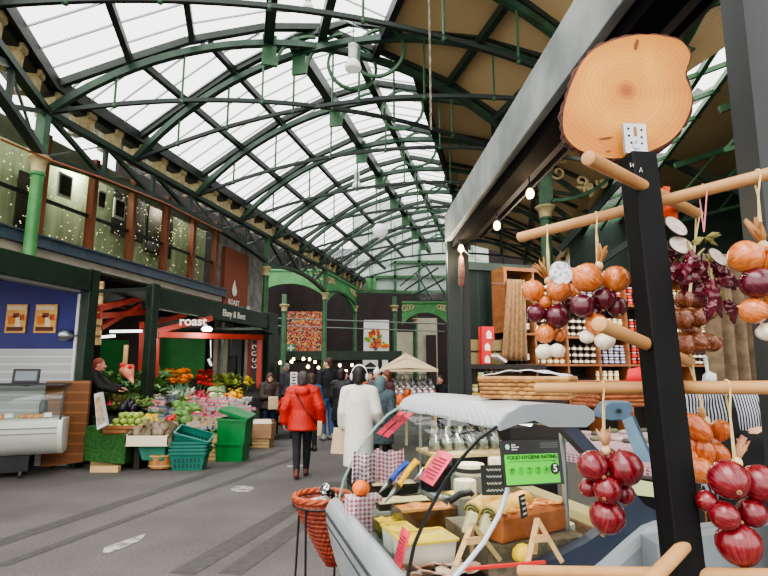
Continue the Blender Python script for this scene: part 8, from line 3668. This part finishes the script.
wt = thing('patterned_bundle', 'black and white patterned bundle lying in the wicker cone basket', 'bundle', (c.x + .02, 3.32, bz - .06))
m = MB(TRS((c.x + .05, 3.33, bz + .0), (.5, -.7, .3)), mat('bundle_bw', (26, 24, 26), .6, c2=(226, 224, 218), scale=34, lo=.5, hi=.56))
m.lathe([(.012, -.1), (.034, -.09), (.036, 0), (.034, .09), (.01, .1)], 14)
m.build('roll', parent=wt)
m = MB(TRS((c.x - .04, 3.28, bz - .02), (1.3, .4, .9)), mat('bundle_grey', (206, 204, 200), .6, c2=(120, 116, 118), scale=40))
m.lathe([(.01, -.1), (.025, -.09), (.027, .09), (.008, .1)], 12)
m.build('pale_roll', parent=wt)

# ---- stall keeper in a striped top, reaching in from the right
strp = stripe_mat('striped_sleeve', (190, 192, 200), (22, 24, 34), 24, 'DIAGONAL' if False else 'X', rough=.85)
c = P(737, 420, 2.95)
p = Person('stall keeper in a navy striped top and black apron, head behind the hessian drape', (c.x, 2.95, 0), math.radians(172), 1.74,
           dict(elL=(-.3, .2, 1.2), wrL=(-.02, .31, 1.27), elR=(.27, -.02, 1.14), wrR=(.22, .2, 1.06), shL=(-.2, 0, 1.41), shR=(.2, 0, 1.41)), 'stall keepers')
p.hair(hair_brown, 'short')
p.trousers(trs_black)
p.top('striped_top', strp, .022, hem=.88, sleeve=.12)
p.shoes(shoe_bk)
b = MB(p.M, mat('apron_black', (20, 20, 22), .8))
b.grid(lambda s, t_: (-.2 + .4 * s, .17 + .03 * math.sin(s * PI) - .02 * (1 - t_), .55 + .72 * t_), 10, 8)
b.build('apron', parent=p.t, thick=.006)
for s in (-1, 1):
    b = MB(p.M, mat('apron_black', (20, 20, 22)))
    b.strip([(s * .1, .2, 1.25), (s * .11, .2, 1.38), (s * .09, .12, 1.44)], .035, .008)
    b.build('apron_strap', parent=p.t)
# warm bulbs under the canopy
for k, (px, py, d) in enumerate(((497, 225, 3.2), (461, 248, 4.0), (530, 193, 2.75))):
    c = P(px, py, d)
    t = thing('festoon_bulb', ['warm glowing bulb under the stall canopy, middle one', 'warm glowing bulb beside the dark corner post of the stall', 'warm glowing bulb under the stall canopy nearest the log slice'][k], 'light bulb', c, 0, 'bulbs under the stall canopy')
    m = MB(Matrix.Translation(c), mat('warm_bulb_bright', (255, 208, 140), .3, emit=14))
    m.lathe([(0, -.03), (.014, -.028), (.022, -.012), (.02, .008), (.01, .024), (0, .024)], 14)
    m.build('bulb', parent=t)
    m = MB(Matrix.Translation(c), black_paint)
    m.lathe([(.011, .022), (.012, .05), (0, .052)], 10)
    m.tube([(0, 0, .05), (0, 0, max(2.7 - c.z, .06))], .004, 5)
    m.build('socket', parent=t)
    ld = bpy.data.lights.new('bulb_light', 'POINT')
    ld.energy = 3
    ld.color = (1, .78, .5)
    ld.shadow_soft_size = .03
    lo_ = bpy.data.objects.new('bulb_light', ld)
    col.objects.link(lo_)
    lo_.location = c - Vector((0, 0, .05))
# dried sausage hanging at the corner post
t = thing('hanging_salami', 'thin dried speckled salami hanging from the corner post below the warm bulb', 'sausage', P(461, 254, 4.05))
m = MB(mat=mat('salami_red', (74, 34, 26), .6, c2=(150, 104, 84), scale=70, bump=.3))
m.tube([P(461, 255, 4.05), P(461.5, 258, 4.05), P(461.5, 272, 4.05), P(461, 284, 4.05), P(460.5, 287, 4.05)], [.006, .018, .025, .022, .006], 12)
m.build('salami', parent=t)
m = MB(mat=twine_m)
m.tube([P(461, 240, 4.05), P(461, 256, 4.05)], .003, 5)
m.build('cord', parent=t)
# pale conduit cable from the bulb along the wall top
m = MB(mat=mat('cable_pale', (176, 178, 172), .5))
pts = [P(463, 249, 4.05), P(470, 256, 4.15), P(480, 260, 4.3), P(486, 259, 4.4)]
m.tube(pts, .007, 6)
tag(m.build('cable'), 'pale cable looping from the warm bulb beside the corner post', 'cable')
